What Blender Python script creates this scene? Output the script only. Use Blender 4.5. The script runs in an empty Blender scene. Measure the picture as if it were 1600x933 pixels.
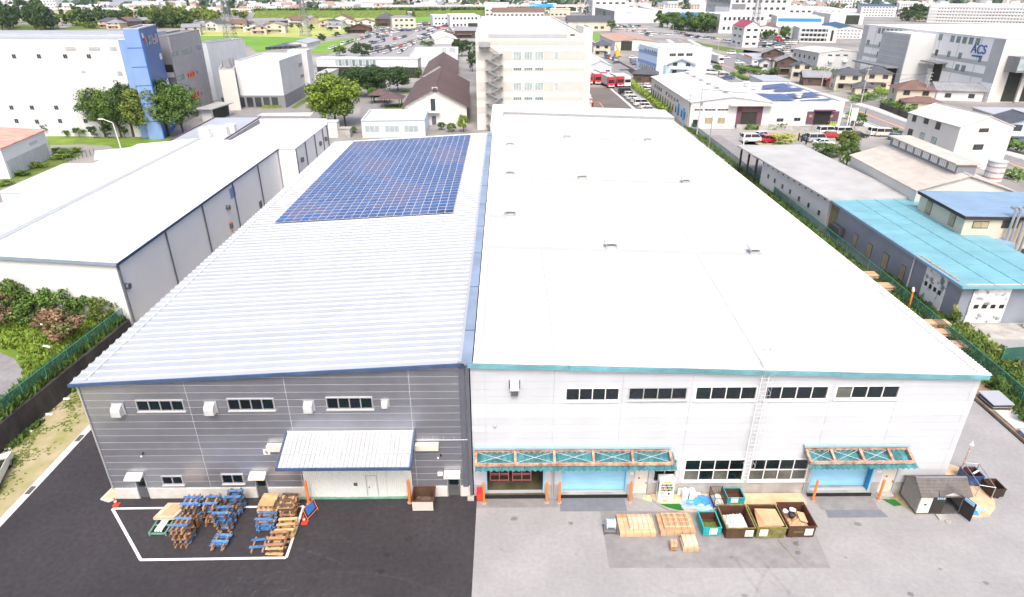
import bpy, bmesh, math, random
from mathutils import Vector, Matrix
random.seed(7)
C = bpy.context.scene.collection
S = bpy.context.scene
R = math.radians
# ------------------------------------------------------------------ camera
F_PX, CAM_H, PITCH, YAW = 999.0, 32.0, R(26), R(0.57)
cam_d = bpy.data.cameras.new('camera'); cam = bpy.data.objects.new('camera', cam_d); C.objects.link(cam)
cam.location = (0, 0, CAM_H)
cam.rotation_euler = (R(90) - PITCH, 0, -YAW)
cam_d.sensor_width = 36; cam_d.lens = 36 * F_PX / 1600; cam_d.clip_start = .5; cam_d.clip_end = 9000
S.camera = cam
# ------------------------------------------------------------------ light
SUN_EL, SUN_AZ = R(55), R(177)      # azimuth clockwise from +Y: the sun stands behind the camera, a little to the right
w = bpy.data.worlds.new('World'); S.world = w; w.use_nodes = True
nt = w.node_tree; bg = nt.nodes['Background']
sky = nt.nodes.new('ShaderNodeTexSky'); sky.sky_type = 'NISHITA'; sky.sun_disc = False
sky.sun_elevation = SUN_EL; sky.sun_rotation = SUN_AZ
sky.air_density = 1.0; sky.dust_density = 7.0; sky.ozone_density = 1.0
nt.links.new(sky.outputs[0], bg.inputs[0]); bg.inputs[1].default_value = 0.15
sd = bpy.data.lights.new('sun', 'SUN'); so = bpy.data.objects.new('sun', sd); C.objects.link(so)
sd.energy = 0.8; sd.angle = R(14); sd.color = (1, .975, .95)
dv = Vector((math.sin(SUN_AZ) * math.cos(SUN_EL), math.cos(SUN_AZ) * math.cos(SUN_EL), math.sin(SUN_EL)))
so.rotation_euler = dv.to_track_quat('Z', 'Y').to_euler()
S.view_settings.view_transform = 'Standard'; S.view_settings.look = 'None'
S.view_settings.exposure = 0.96; S.view_settings.gamma = 1; S.view_settings.use_curve_mapping = False
# ------------------------------------------------------------------ surveying helpers (photo pixel -> metres on a level or upright plane)
def ray(u, v):
    x = (u - 800) / F_PX; y = (466.5 - v) / F_PX
    c, s = math.cos(PITCH), math.sin(PITCH); fy = c + y * s; fz = -s + y * c
    cy, sy = math.cos(YAW), math.sin(YAW)
    return (x * cy + fy * sy, -x * sy + fy * cy, fz)
def P(u, v, z=0):
    r = ray(u, v); t = (z - CAM_H) / r[2]; return Vector((r[0] * t, r[1] * t, z))
def PY(u, v, Y):
    r = ray(u, v); t = Y / r[1]; return Vector((r[0] * t, Y, CAM_H + r[2] * t))
def mpp(p):   # metres per photo pixel at a point
    d = p[1] * math.cos(PITCH) + (CAM_H - p[2]) * math.sin(PITCH); return d / F_PX
# ------------------------------------------------------------------ materials
M = {}
def mat(name, col, rough=.7, metal=0.0, var=.12, scale=1.0, spec=.5, streak=None, bump=0.0, detail=4, col2=None, dirt=0.0, wscale=None, coat=0, island=0.0, alpha=1):
    if name in M: return M[name]
    m = bpy.data.materials.new(name); m.use_nodes = True; M[name] = m
    t = m.node_tree; n = t.nodes; b = n['Principled BSDF']
    b.inputs['Roughness'].default_value = rough; b.inputs['Metallic'].default_value = metal
    b.inputs['Specular IOR Level'].default_value = spec
    if coat: b.inputs['Coat Weight'].default_value = coat; b.inputs['Coat Roughness'].default_value = .1
    m.diffuse_color = (*col, 1)
    if alpha < 1: b.inputs['Alpha'].default_value = alpha
    geo = n.new('ShaderNodeNewGeometry')
    mp = n.new('ShaderNodeMapping'); mp.inputs['Scale'].default_value = streak or (1, 1, 1)
    t.links.new(geo.outputs['Position'], mp.inputs[0])
    no = n.new('ShaderNodeTexNoise'); no.inputs['Scale'].default_value = scale; no.inputs['Detail'].default_value = detail
    no.inputs['Roughness'].default_value = .6
    t.links.new(mp.outputs[0], no.inputs['Vector'])
    ramp = n.new('ShaderNodeValToRGB'); ramp.color_ramp.elements[0].position = .3; ramp.color_ramp.elements[1].position = .7
    c2 = col2 or tuple(min(1, c * (1 + var)) for c in col)
    c1 = col if col2 else tuple(c * (1 - var) for c in col)
    ramp.color_ramp.elements[0].color = (*c1, 1); ramp.color_ramp.elements[1].color = (*c2, 1)
    t.links.new(no.outputs['Fac'], ramp.inputs[0]); out = ramp.outputs[0]
    if dirt:
        n2 = n.new('ShaderNodeTexNoise'); n2.inputs['Scale'].default_value = (wscale or .12); n2.inputs['Detail'].default_value = 5
        t.links.new(geo.outputs['Position'], n2.inputs['Vector'])
        r2 = n.new('ShaderNodeValToRGB'); r2.color_ramp.elements[0].position = .38; r2.color_ramp.elements[1].position = .66
        r2.color_ramp.elements[0].color = (1 - dirt, 1 - dirt, 1 - dirt * .95, 1); r2.color_ramp.elements[1].color = (1, 1, 1, 1)
        t.links.new(n2.outputs['Fac'], r2.inputs[0])
        mx = n.new('ShaderNodeMix'); mx.data_type = 'RGBA'; mx.blend_type = 'MULTIPLY'; mx.inputs[0].default_value = 1
        t.links.new(out, mx.inputs[6]); t.links.new(r2.outputs[0], mx.inputs[7]); out = mx.outputs[2]
    if island:
        hs = n.new('ShaderNodeHueSaturation'); mr = n.new('ShaderNodeMapRange')
        mr.inputs[3].default_value = 1 - island; mr.inputs[4].default_value = 1 + island
        t.links.new(geo.outputs['Random Per Island'], mr.inputs[0]); t.links.new(mr.outputs[0], hs.inputs['Value'])
        t.links.new(out, hs.inputs['Color']); out = hs.outputs[0]
    rv = {'roof_grey': .05, 'roof_white': .05, 'wall_slate': .06, 'roof_cyan': .05, 'canopy_grey': .07, 'teal_sheet': .2}.get(name, .22 if name.startswith('wood_') else 0)
    if rv:
        oi = n.new('ShaderNodeObjectInfo'); h2 = n.new('ShaderNodeHueSaturation'); m2 = n.new('ShaderNodeMapRange'); m2.inputs[3].default_value = 1 - rv; m2.inputs[4].default_value = 1 + rv
        t.links.new(oi.outputs['Random'], m2.inputs[0]); t.links.new(m2.outputs[0], h2.inputs['Value']); t.links.new(out, h2.inputs['Color']); out = h2.outputs[0]
    t.links.new(out, b.inputs['Base Color'])
    if bump:
        bp = n.new('ShaderNodeBump'); bp.inputs['Strength'].default_value = bump; bp.inputs['Distance'].default_value = .02
        t.links.new(no.outputs['Fac'], bp.inputs['Height']); t.links.new(bp.outputs[0], b.inputs['Normal'])
    return m
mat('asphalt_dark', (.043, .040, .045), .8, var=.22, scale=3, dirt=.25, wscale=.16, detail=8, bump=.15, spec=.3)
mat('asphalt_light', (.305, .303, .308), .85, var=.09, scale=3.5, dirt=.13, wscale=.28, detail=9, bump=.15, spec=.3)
mat('asphalt_mid', (.245, .241, .245), .85, var=.14, scale=1.6, dirt=.15, wscale=.5, detail=8, spec=.3)
mat('asphalt_brown', (.17, .15, .14), .85, var=.1, scale=.3, dirt=.2, wscale=.05, spec=.3)
mat('asphalt_blue', (.19, .205, .235), .85, var=.1, scale=2, dirt=.15, spec=.3)
mat('ground_pale', (.30, .29, .275), .9, var=.18, scale=.08, dirt=.3, wscale=.02, detail=8)
mat('concrete', (.42, .41, .385), .85, var=.12, scale=1.5, dirt=.3, wscale=.6, bump=.1)
mat('concrete_light', (.6, .59, .56), .8, var=.08, scale=1.5, dirt=.18, wscale=.5)
mat('concrete_stained', (.055, .05, .05), .9, var=.4, scale=1.1, dirt=.45, wscale=.5, streak=(1, 1, .3), detail=8)
mat('sand', (.62, .45, .29), .95, var=.13, scale=2.2, detail=9, dirt=.15, wscale=.8, bump=.2)
mat('soil', (.46, .38, .27), .95, col2=(.27, .27, .09), scale=.55, detail=9, dirt=.2)
mat('soil_brown', (.20, .13, .08), .95, col2=(.32, .22, .14), scale=1.2, detail=9, dirt=.2)
mat('road_white', (.8, .8, .8), .6, var=.05, scale=3, dirt=.08, wscale=1)
mat('road_orange', (.75, .33, .12), .6, var=.05, scale=3)
mat('grass_bright', (.10, .19, .012), .9, col2=(.19, .30, .03), scale=.35, detail=9, dirt=.25, wscale=.2)
mat('grass_mid', (.07, .13, .015), .9, col2=(.16, .22, .03), scale=.5, detail=9, dirt=.3, wscale=.25)
mat('rice_field', (.11, .26, .02), .9, col2=(.17, .33, .03), scale=.03, detail=5, dirt=.15, wscale=.05)
mat('straw_field', (.42, .40, .13), .9, col2=(.34, .42, .12), scale=.02, detail=6, dirt=.15, wscale=.05)
mat('roof_grey', (.43, .455, .50), .4, metal=.15, var=.05, scale=.5, dirt=.06, wscale=.2)
mat('roof_white', (.62, .625, .64), .45, var=.02, scale=.4, dirt=.05, wscale=.15)
mat('roof_flash', (.43, .44, .47), .5, var=.04, scale=.6)
mat('wall_slate', (.40, .42, .48), .3, metal=.7, var=.07, scale=.8, spec=.7, dirt=.1, wscale=.3)
mat('joint_pale', (.62, .63, .66), .5, var=.05)
mat('wall_white', (.545, .575, .61), .5, var=.045, scale=.9, dirt=.07, wscale=.35, streak=(1, 1, .25))
mat('wall_white_b', (.49, .52, .558), .5, var=.03, scale=.7, dirt=.05, wscale=.35, streak=(1, 1, .25))
mat('joint_grey', (.45, .47, .50), .6, var=.05)
mat('flash_blue', (.33, .47, .55), .5, var=.1, scale=1, dirt=.15)
mat('vent_grey', (.50, .50, .52), .5, var=.04)
mat('tyre_mark', (.05, .05, .05), .9, var=.3, scale=4, alpha=.055)
mat('scuff', (.5, .5, .5), .9, var=.3, scale=2, alpha=.013)
mat('oil_stain', (.02, .018, .015), .7, alpha=.22)
mat('canopy_grey', (.40, .42, .44), .45, var=.05, scale=.8)
mat('white_metal', (.72, .72, .71), .4, var=.04, scale=2, dirt=.06, wscale=.8)
mat('cream_metal', (.66, .63, .56), .5, var=.05, scale=2, dirt=.12, wscale=.8)
mat('frame_alu', (.55, .56, .58), .35, metal=.5, var=.05)
mat('frame_white', (.75, .75, .75), .4, var=.03)
mat('frame_brown', (.13, .09, .07), .5, var=.1)
mat('glass_dark', (.006, .014, .016), .12, var=.5, scale=.35, spec=.5)
mat('glass_smoke', (.10, .105, .095), .25, var=.4, scale=.9, spec=.4)
mat('glass_blue', (.009, .014, .022), .15, var=.3, scale=.8, spec=.5)
mat('glass_pale', (.33, .40, .42), .2, var=.2, scale=.8, spec=.5)
mat('curtain', (.45, .42, .36), .8, var=.2, scale=2)
mat('navy_trim', (.055, .10, .20), .4, var=.15, scale=1.2, dirt=.2, wscale=.5)
mat('blue_gutter', (.27, .34, .46), .4, metal=.2, var=.12, scale=.5, dirt=.15, wscale=.3)
mat('dark_pipe', (.10, .11, .14), .5, var=.1)
mat('teal_trim', (.13, .34, .39), .45, var=.22, scale=.8, dirt=.25, wscale=1.2, streak=(.3, 1, 1))
mat('teal_sheet', (.07, .25, .28), .5, var=.2, scale=3, dirt=.25, wscale=1.5)
mat('rust_beam', (.66, .46, .35), .85, col2=(.27, .09, .04), scale=2.6, detail=9, dirt=.2, wscale=2)
mat('rust_dark', (.10, .035, .02), .8, col2=(.055, .022, .015), scale=2, detail=9)
mat('bin_brown', (.10, .065, .03), .8, col2=(.055, .02, .014), scale=1.6, detail=9)
mat('bin_olive', (.24, .24, .07), .8, col2=(.085, .05, .02), scale=2.2, detail=9)
mat('bin_teal', (.01, .36, .38), .5, var=.1, scale=2, dirt=.15, wscale=2)
mat('shutter_blue', (.27, .55, .74), .45, var=.05, scale=.8, dirt=.08, wscale=.5)
mat('shutter_deep', (.03, .25, .48), .45, var=.08)
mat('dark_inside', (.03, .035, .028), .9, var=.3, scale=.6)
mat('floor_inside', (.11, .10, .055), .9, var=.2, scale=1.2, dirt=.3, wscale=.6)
mat('pink_paint', (.65, .22, .24), .5, var=.1)
mat('orange_paint', (.86, .23, .05), .45, var=.08, scale=3, dirt=.1, wscale=2)
mat('red_paint', (.55, .02, .03), .4, var=.1)
mat('cone_red', (.8, .06, .03), .5, var=.06)
mat('wood_blue', (.09, .23, .50), .65, var=.25, scale=7, dirt=.45, wscale=4)
mat('wood_brown', (.30, .16, .085), .8, col2=(.46, .27, .14), scale=4, detail=6, streak=(1, 1, 3), dirt=.25, wscale=3)
mat('wood_dark', (.085, .05, .04), .85, col2=(.17, .11, .08), scale=4, detail=6, dirt=.2, wscale=3)
mat('wood_tan', (.50, .31, .14), .8, col2=(.62, .42, .22), scale=4, detail=6, dirt=.2, wscale=3)
mat('wood_fresh', (.60, .40, .25), .75, col2=(.52, .33, .19), scale=3, detail=6, dirt=.08, wscale=2)
mat('wood_pale', (.68, .52, .39), .75, col2=(.60, .44, .31), scale=3, detail=6, dirt=.06, wscale=2)
mat('cardboard', (.60, .36, .21), .85, var=.07, scale=1.5, dirt=.1, wscale=1.5)
mat('strap_green', (.10, .14, .03), .6)
mat('paper', (.78, .78, .74), .8, var=.03, scale=5)
mat('paper_yellow', (.75, .60, .25), .8)
mat('plastic_bag', (.62, .68, .64), .5, var=.2, scale=5, detail=8)
mat('black_bag', (.02, .02, .025), .4, var=.2)
mat('tarp_blue', (.06, .26, .72), .55, var=.25, scale=2.2, detail=8, dirt=.15, wscale=2.5)
mat('tarp_mid', (.06, .33, .66), .55, var=.15, scale=3, detail=6, dirt=.15, wscale=2.5)
mat('tarp_pale', (.36, .53, .80), .55, var=.25, scale=2.6, detail=8, dirt=.1, wscale=2)
mat('tarp_grey', (.22, .33, .42), .6, col2=(.40, .50, .58), scale=3, detail=9, dirt=.2, wscale=2)
mat('turf_mat', (.012, .13, .015), .95, var=.2, scale=6)
mat('plastic_white', (.74, .76, .74), .4, var=.04, scale=3)
mat('green_metal', (.12, .30, .22), .5, var=.2, scale=3)
mat('fence_green', (.05, .26, .20), .5, var=.15)
mat('shed_wall', (.27, .255, .24), .7, var=.1, scale=4)
mat('shed_roof', (.13, .118, .11), .8, var=.2, scale=5, dirt=.15, wscale=1.5)
mat('shed_dark', (.028, .024, .024), .7, var=.2, scale=4, streak=(6, 6, .5))
mat('shed_cream', (.62, .58, .52), .7, var=.05, scale=4)
mat('black_', (.012, .012, .014), .6, var=.1)
mat('black', (.012, .012, .014), .6, var=.1)
mat('steel', (.42, .43, .45), .4, metal=.6, var=.1)
mat('steel_dark', (.12, .125, .13), .5, metal=.3, var=.15)
mat('sign_blue', (.05, .16, .55), .4)
mat('gravelly', (.30, .26, .17), .95, col2=(.16, .15, .07), scale=3, detail=9)
mat('vend_green', (.28, .55, .05), .4); mat('vend_multi', (.45, .16, .06), .4, col2=(.08, .30, .35), scale=14, detail=2)
mat('purple_print', (.20, .03, .16), .5)
# ------------------------------------------------------------------ mesh builder
class MB:
    def __init__(s): s.v = []; s.f = []; s.mi = []; s.m = 0
    def poly(s, pts):
        k = len(s.v); s.v += [tuple(p) for p in pts]; s.f.append(tuple(range(k, k + len(pts)))); s.mi.append(s.m); return s
    def faces(s, pts, fs):
        k = len(s.v); s.v += [tuple(p) for p in pts]
        for f in fs: s.f.append(tuple(k + i for i in f)); s.mi.append(s.m)
        return s
    def box(s, x0, y0, z0, x1, y1, z1):
        if x0 > x1: x0, x1 = x1, x0
        if y0 > y1: y0, y1 = y1, y0
        if z0 > z1: z0, z1 = z1, z0
        return s.faces([(x0, y0, z0), (x1, y0, z0), (x1, y1, z0), (x0, y1, z0), (x0, y0, z1), (x1, y0, z1), (x1, y1, z1), (x0, y1, z1)],
                [(0, 3, 2, 1), (4, 5, 6, 7), (0, 1, 5, 4), (1, 2, 6, 5), (2, 3, 7, 6), (3, 0, 4, 7)])
    def prism(s, base, top):       # two rings, counter-clockwise seen from the top one
        n = len(base); fs = [tuple(range(n - 1, -1, -1)), tuple(range(n, 2 * n))]
        fs += [(i, (i + 1) % n, n + (i + 1) % n, n + i) for i in range(n)]
        return s.faces(list(base) + list(top), fs)
    def slab(s, pts, z0, z1): return s.prism([(p[0], p[1], z0) for p in pts], [(p[0], p[1], z1) for p in pts])
    def bar(s, a, b, r, n=6, r2=None):
        a = Vector(a); b = Vector(b); d = (b - a).normalized(); r2 = r if r2 is None else r2
        u = d.cross(Vector((0, 0, 1)) if abs(d.z) < .9 else Vector((1, 0, 0))).normalized(); w_ = d.cross(u)
        q = [math.tau * (i + .5) / n for i in range(n)]
        return s.prism([a + (u * math.cos(t) - w_ * math.sin(t)) * r for t in q][::-1], [b + (u * math.cos(t) - w_ * math.sin(t)) * r2 for t in q][::-1])
    def beam(s, a, b, wd, ht):       # rectangular bar
        a = Vector(a); b = Vector(b); d = (b - a).normalized()
        u = d.cross(Vector((0, 0, 1)) if abs(d.z) < .95 else Vector((0, 1, 0))).normalized(); w_ = u.cross(d)
        o = [u * wd / 2 + w_ * ht / 2, -u * wd / 2 + w_ * ht / 2, -u * wd / 2 - w_ * ht / 2, u * wd / 2 - w_ * ht / 2]
        return s.prism([a + k for k in o][::-1], [b + k for k in o][::-1])
    def mesh(s, name, mats, origin=(0, 0, 0)):
        me = bpy.data.meshes.new(name); o = origin
        me.from_pydata([(x - o[0], y - o[1], z - o[2]) for x, y, z in s.v], [], s.f)
        if not isinstance(mats, (list, tuple)): mats = [mats]
        for m in mats: me.materials.append(M[m] if isinstance(m, str) else m)
        if len(mats) > 1: me.polygons.foreach_set('material_index', s.mi)
        bm = bmesh.new(); bm.from_mesh(me); bmesh.ops.recalc_face_normals(bm, faces=bm.faces) if len(s.f) < 3000 else None; bm.to_mesh(me); bm.free()
        return me
    def build(s, name, mats, parent=None, origin=None):
        if origin is None:
            origin = (0, 0, 0); q = parent
            while q is not None: origin = tuple(a + b for a, b in zip(origin, q.location)); q = q.parent
        me = s.mesh(name, mats, origin)
        o = bpy.data.objects.new(name, me); C.objects.link(o)
        if parent: o.parent = parent
        else: o.location = origin
        return o
def tag(o, label=None, cat=None, group=None, kind=None):
    if label: o['label'] = label
    if cat: o['category'] = cat
    if group: o['group'] = group
    if kind: o['kind'] = kind
    return o
def thing(name, label, cat, loc=(0, 0, 0), group=None, rz=0):
    o = bpy.data.objects.new(name, None); C.objects.link(o); o.location = loc; o.rotation_euler = (0, 0, rz)
    o.empty_display_size = .5
    return tag(o, label, cat, group)
def kids(o): return list(o.children)
def copy_tree(o, loc=None, rz=None, label=None, parent=None, scale=None):
    c = o.copy(); C.objects.link(c)
    if parent: c.parent = parent
    if loc is not None: c.location = loc
    if rz is not None: c.rotation_euler = (0, 0, rz)
    if scale is not None: c.scale = scale if hasattr(scale, '__len__') else (scale,) * 3
    if label: c['label'] = label
    for k in kids(o): copy_tree(k, parent=c)
    return c
def piece(name, me, parent, loc, scale=None, rot=None, label=None):
    o = bpy.data.objects.new(name, me); C.objects.link(o); o.parent = parent; o.location = loc
    if scale: o.scale = scale
    if rot: o.rotation_euler = rot
    if label: o['label'] = label
    return o
def structure(name, pts, m, z, thick=0):
    b = MB()
    if thick: b.slab(pts, z - thick, z)
    else: b.poly([(p[0], p[1], z) for p in pts])
    o = b.build(name, m); o['kind'] = 'structure'; return o
_ub = {}
def ubox(m):
    if m not in _ub: _ub[m] = MB().box(-.5, -.5, -.5, .5, .5, .5).mesh('panel_' + m, m)
    return _ub[m]
def bpart(name, m, parent, x0, y0, z0, x1, y1, z1, base=(0, 0, 0)):   # a box part that shares one unit mesh
    c = ((x0 + x1) / 2 - base[0], (y0 + y1) / 2 - base[1], (z0 + z1) / 2 - base[2])
    return piece(name, ubox(m), parent, c, (abs(x1 - x0), abs(y1 - y0), abs(z1 - z0)))
def wl(o):
    L = Vector((0, 0, 0))
    while o is not None: L += o.location; o = o.parent
    return L
def subtract(cell, ops):
    out = [cell]
    for (a, b, c, d) in ops:
        nx = []
        for (x0, z0, x1, z1) in out:
            if a >= x1 - 1e-4 or c <= x0 + 1e-4 or b >= z1 - 1e-4 or d <= z0 + 1e-4: nx.append((x0, z0, x1, z1)); continue
            if a > x0 + .02: nx.append((x0, z0, a, z1))
            if c < x1 - .02: nx.append((c, z0, x1, z1))
            m0, m1 = max(a, x0), min(c, x1)
            if b > z0 + .02: nx.append((m0, z0, m1, b))
            if d < z1 - .02: nx.append((m0, d, m1, z1))
        out = nx
    return out
def facade(par, xs, z0, row, top, ops, y, m, gap=.03, th=.06, alt=None):
    """horizontal cladding panels; top(x) gives the eave line"""
    B = wl(par); k = 0; z = z0
    while z < max(top(xs[0]), top(xs[-1])):
        for i in range(len(xs) - 1):
            for (a, b, c, d) in subtract((xs[i] + gap / 2, z + gap / 2, xs[i + 1] - gap / 2, z + row - gap / 2), ops):
                mm = alt(k) if alt else m
                ta, tc = top(a), top(c)
                if d <= min(ta, tc): bpart('wall_panel', mm, par, a, y - th, b, c, y, d, B)
                elif b < max(ta, tc) - .03:
                    if b >= min(ta, tc):   # triangle
                        s = (tc - ta) / (c - a); xc = a + (b - ta) / s
                        pts = [(xc, b), (c, b), (c, tc)] if s > 0 else [(a, b), (xc, b), (a, ta)]
                        if d < max(ta, tc):
                            xd = a + (d - ta) / s
                            pts = [(xc, b), (c, b), (c, d), (xd, d)] if s > 0 else [(a, b), (xc, b), (xd, d), (a, d)]
                    else:
                        pts = [(a, b), (c, b)]
                        s = (tc - ta) / (c - a)
                        pr = [(c, min(d, tc))]
                        if (ta - d) * (tc - d) < 0: pr.append((a + (d - ta) / s, d))
                        pr.append((a, min(d, ta))); pts += pr
                    q = MB().prism([(p[0], y, p[1]) for p in pts], [(p[0], y - th, p[1]) for p in pts])
                    q.build('wall_panel', mm, par)
        z += row; k += 1
def window(par, x0, z0, x1, z1, nc, nr, y, fm='frame_alu', gm='glass_dark', fw=.07, depth=.14, glasses=None, sill=True):
    """window on a wall that faces -Y; frame ring, mullions and panes"""
    b = MB(); yf = y - .09
    b.box(x0, yf, z0, x1, y + depth, z0 + fw); b.box(x0, yf, z1 - fw, x1, y + depth, z1)
    b.box(x0, yf, z0 + fw, x0 + fw, y + depth, z1 - fw); b.box(x1 - fw, yf, z0 + fw, x1, y + depth, z1 - fw)
    wn = b.build('window', fm, par)
    cw = (x1 - x0 - 2 * fw) / nc; rh = (z1 - z0 - 2 * fw) / nr
    for i in range(1, nc): MB().box(x0 + fw + cw * i - .03, yf + .01, z0 + fw, x0 + fw + cw * i + .03, y + .05, z1 - fw).build('mullion', fm, wn)
    for j in range(1, nr): MB().box(x0 + fw, yf + .012, z0 + fw + rh * j - .03, x1 - fw, y + .045, z0 + fw + rh * j + .03).build('transom', fm, wn)
    for i in range(nc):
        for j in range(nr):
            g = (glasses[(i + j * nc) % len(glasses)] if glasses else gm)
            a = x0 + fw + cw * i + .031; c = z0 + fw + rh * j + .031
            MB().box(a, y - .03 + .02 * (i % 2), c, a + cw - .062, y + .0 + .02 * (i % 2), c + rh - .062).build('pane', g, wn)
    if sill: MB().box(x0 - .04, y - .16, z0 - .07, x1 + .04, y + .02, z0 - .002).build('sill', fm, wn)
    return wn
# ================================================================== GROUND
structure('ground', [(-3500, -60), (3500, -60), (3500, 5200), (-3500, 5200)], 'ground_pale', 0)
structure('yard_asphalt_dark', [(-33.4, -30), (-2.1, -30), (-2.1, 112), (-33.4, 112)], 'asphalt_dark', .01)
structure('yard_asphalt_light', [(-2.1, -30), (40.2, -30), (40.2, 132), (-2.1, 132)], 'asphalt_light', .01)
structure('kerb_strip', [(-33.95, -30), (-33.4, -30), (-33.4, 112), (-33.95, 112)], 'concrete_light', .02)
structure('verge_soil', [(-39.2, -30), (-33.95, -30), (-33.95, 60), (-39.2, 60)], 'soil', .014)
for y in (34.6, 40.4):    # drain grates in the kerb strip
    g = MB(); g.box(-33.86, y, .02, -33.5, y + .8, .032)
    tag(g.build('drain_grate', 'steel_dark'), 'small grey drain grate set in the pale kerb strip, %s one' % ('nearer' if y < 36 else 'farther'), 'drain grate', 'drain grates in the kerb strip')
pt = [P(*q) for q in [(952, 888), (1298, 888), (1240, 800), (960, 790)]]
structure('asphalt_patch', [(6.23, 27.9), (19.8, 27.75), (20.2, 32.4), (6.3, 32.6)], 'asphalt_mid', .014)
structure('asphalt_repair', [(3.6, 32.6), (8.15, 32.6), (8.15, 33.85), (3.6, 33.85)], 'asphalt_blue', .018)
structure('asphalt_ramp', [(21.4, 32.55), (25.3, 32.55), (25.5, 33.85), (21.2, 33.85)], 'asphalt_mid', .018)
structure('asphalt_ramp_patch', [(21.5, 31.85), (25.6, 31.85), (25.4, 32.55), (21.6, 32.55)], 'asphalt_blue', .018)
structure('apron_strip', [(-2.1, 33.0), (3.5, 33.0), (3.5, 33.85), (-2.1, 33.85)], 'asphalt_mid', .016)
# white box marking
def stripe(a, b, wd, m='road_white', z=.022, name='marking_line'):
    a = Vector((a[0], a[1], 0)); b = Vector((b[0], b[1], 0)); d = (b - a).normalized(); n = Vector((-d.y, d.x, 0)) * wd / 2
    return structure(name, [a - n, b - n, b + n, a + n], m, z)
mk = [(-26.9, 33.15), (-22.75, 28.78), (-13.78, 28.86), (-13.94, 33.25)]
stripe(mk[0], mk[1], .17); stripe(mk[1], mk[2], .18, z=.026); stripe(mk[2], mk[3], .17, z=.03); stripe(mk[3], mk[0], .17, z=.034)
# crack and tyre marks
cr = MB(); pc = [(17.4, 30.0), (17.55, 29.4), (17.75, 28.9), (17.9, 28.3), (18.2, 27.8)]
for i in range(4):
    a, b = pc[i], pc[i + 1]; ww = .05 - .009 * i
    cr.poly([(a[0] - ww, a[1], .02), (b[0] - ww * .8, b[1], .02), (b[0] + ww * .8, b[1], .02), (a[0] + ww, a[1], .02)])
tag(cr.build('pavement_crack', 'soil_brown'), kind='structure')
rq = random.Random(8)
for i in range(26):
    lt = i % 3 == 0; cx, cy, ra = (rq.uniform(-26, -8), rq.uniform(12, 30), rq.uniform(4, 14)) if lt else (rq.uniform(4, 36), rq.uniform(14, 31), rq.uniform(3.5, 12)); a0 = rq.uniform(0, 6.28); sp_ = rq.uniform(.5, 1.5); b = MB()
    for off in (0, 1.6):
        for k in range(14):
            a1, a2 = a0 + sp_ * k / 14, a0 + sp_ * (k + 1) / 14; q = []
            for (aa, rr_) in ((a1, ra + off), (a2, ra + off), (a2, ra + off + .2), (a1, ra + off + .2)): q.append((cx + rr_ * math.cos(aa), cy + rr_ * math.sin(aa), .0205 + i * .00002))
            if all(30 < p[0] or p[1] < 31.8 for p in q) and all((p[0] < -2.6) == lt for p in q) and not any(6 < p[0] < 20.2 and 28.8 < p[1] for p in q): b.poly(q)
    if b.f: tag(b.build('tyre_marks', 'scuff' if lt else 'tyre_mark'), kind='structure')
for i in range(34):
    x, y = (rq.uniform(-1, 36), rq.uniform(20, 33)) if i % 4 else (rq.uniform(-12, -3), rq.uniform(27, 33)); r0 = rq.uniform(.05, .3); b = MB()
    b.poly([(x + r0 * rq.uniform(.6, 1.3) * math.cos(t_ * .7), y + r0 * rq.uniform(.5, 1.1) * math.sin(t_ * .7), .0212 + i * .00002) for t_ in range(9)]); tag(b.build('oil_stain', 'oil_stain'), kind='structure')
# ================================================================== GREY WAREHOUSE
GX0, GX1, FY, GB = -27.15, -2.4, 34.2, 103.2
def gtop(x): return 9.55 + .0562 * (x + 27.3)
gw = thing('warehouse', 'slate grey clad warehouse with ribbed pale roof and solar panels', 'warehouse', (GX0, FY, 0))
G_DOOR = [(-25.55, 0.0, -24.75, 2.0), (-17.35, 0.0, -16.5, 2.0), (-4.15, 0.0, -3.2, 2.0)]
G_BIG = (-13.95, 0.0, -6.55, 3.3)
G_WIN = [(-23.8, 7.35, -20.75, 8.22, 4), (-17.95, 7.38, -14.95, 8.3, 4), (-11.62, 7.42, -8.62, 8.36, 4), (-23.65, 1.2, -22.2, 1.98, 2), (-19.55, 1.25, -18.05, 2.1, 2)]
ops = [w_[:4] for w_ in G_WIN] + G_DOOR + [G_BIG]
# core behind the cladding
for (a, b, c, d) in subtract((GX0, 0, GX1, 9.5), ops):
    bpart('wall', 'joint_pale', gw, a, FY, b, c, FY + .25, d, wl(gw))
q = [(GX0, 9.5), (GX1, 9.5), (GX1, gtop(GX1) - .02), (GX0, gtop(GX0) - .02)]
MB().prism([(p[0], FY + .25, p[1]) for p in q], [(p[0], FY, p[1]) for p in q]).build('wall', 'joint_pale', gw)
b = MB(); b.box(GX0, FY + .25, 0, GX0 + .2, GB, 9.5); b.box(GX0 + .2, GB - .2, 0, GX1, GB, 9.5); b.build('wall', 'wall_slate', gw)
facade(gw, [GX0, -20.45, -14.1, -6.2, GX1], .9, .56, lambda x: gtop(x) - .03, ops, FY, 'wall_slate', gap=.03, th=.018)
for (a, b_, c, d) in subtract((GX0, 0, GX1, .88), ops): bpart('plinth', 'concrete_light', gw, a, FY - .09, b_, c, FY, d, wl(gw))
b = MB(); b.box(GX0 - .04, FY - .1, .9, GX0 + .06, FY - .062, 9.5); b.build('corner_trim', 'frame_alu', gw)
for wd in G_WIN: window(gw, *wd[:4], wd[4], 1, FY, glasses=['glass_blue', 'glass_dark'], depth=.1)
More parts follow.
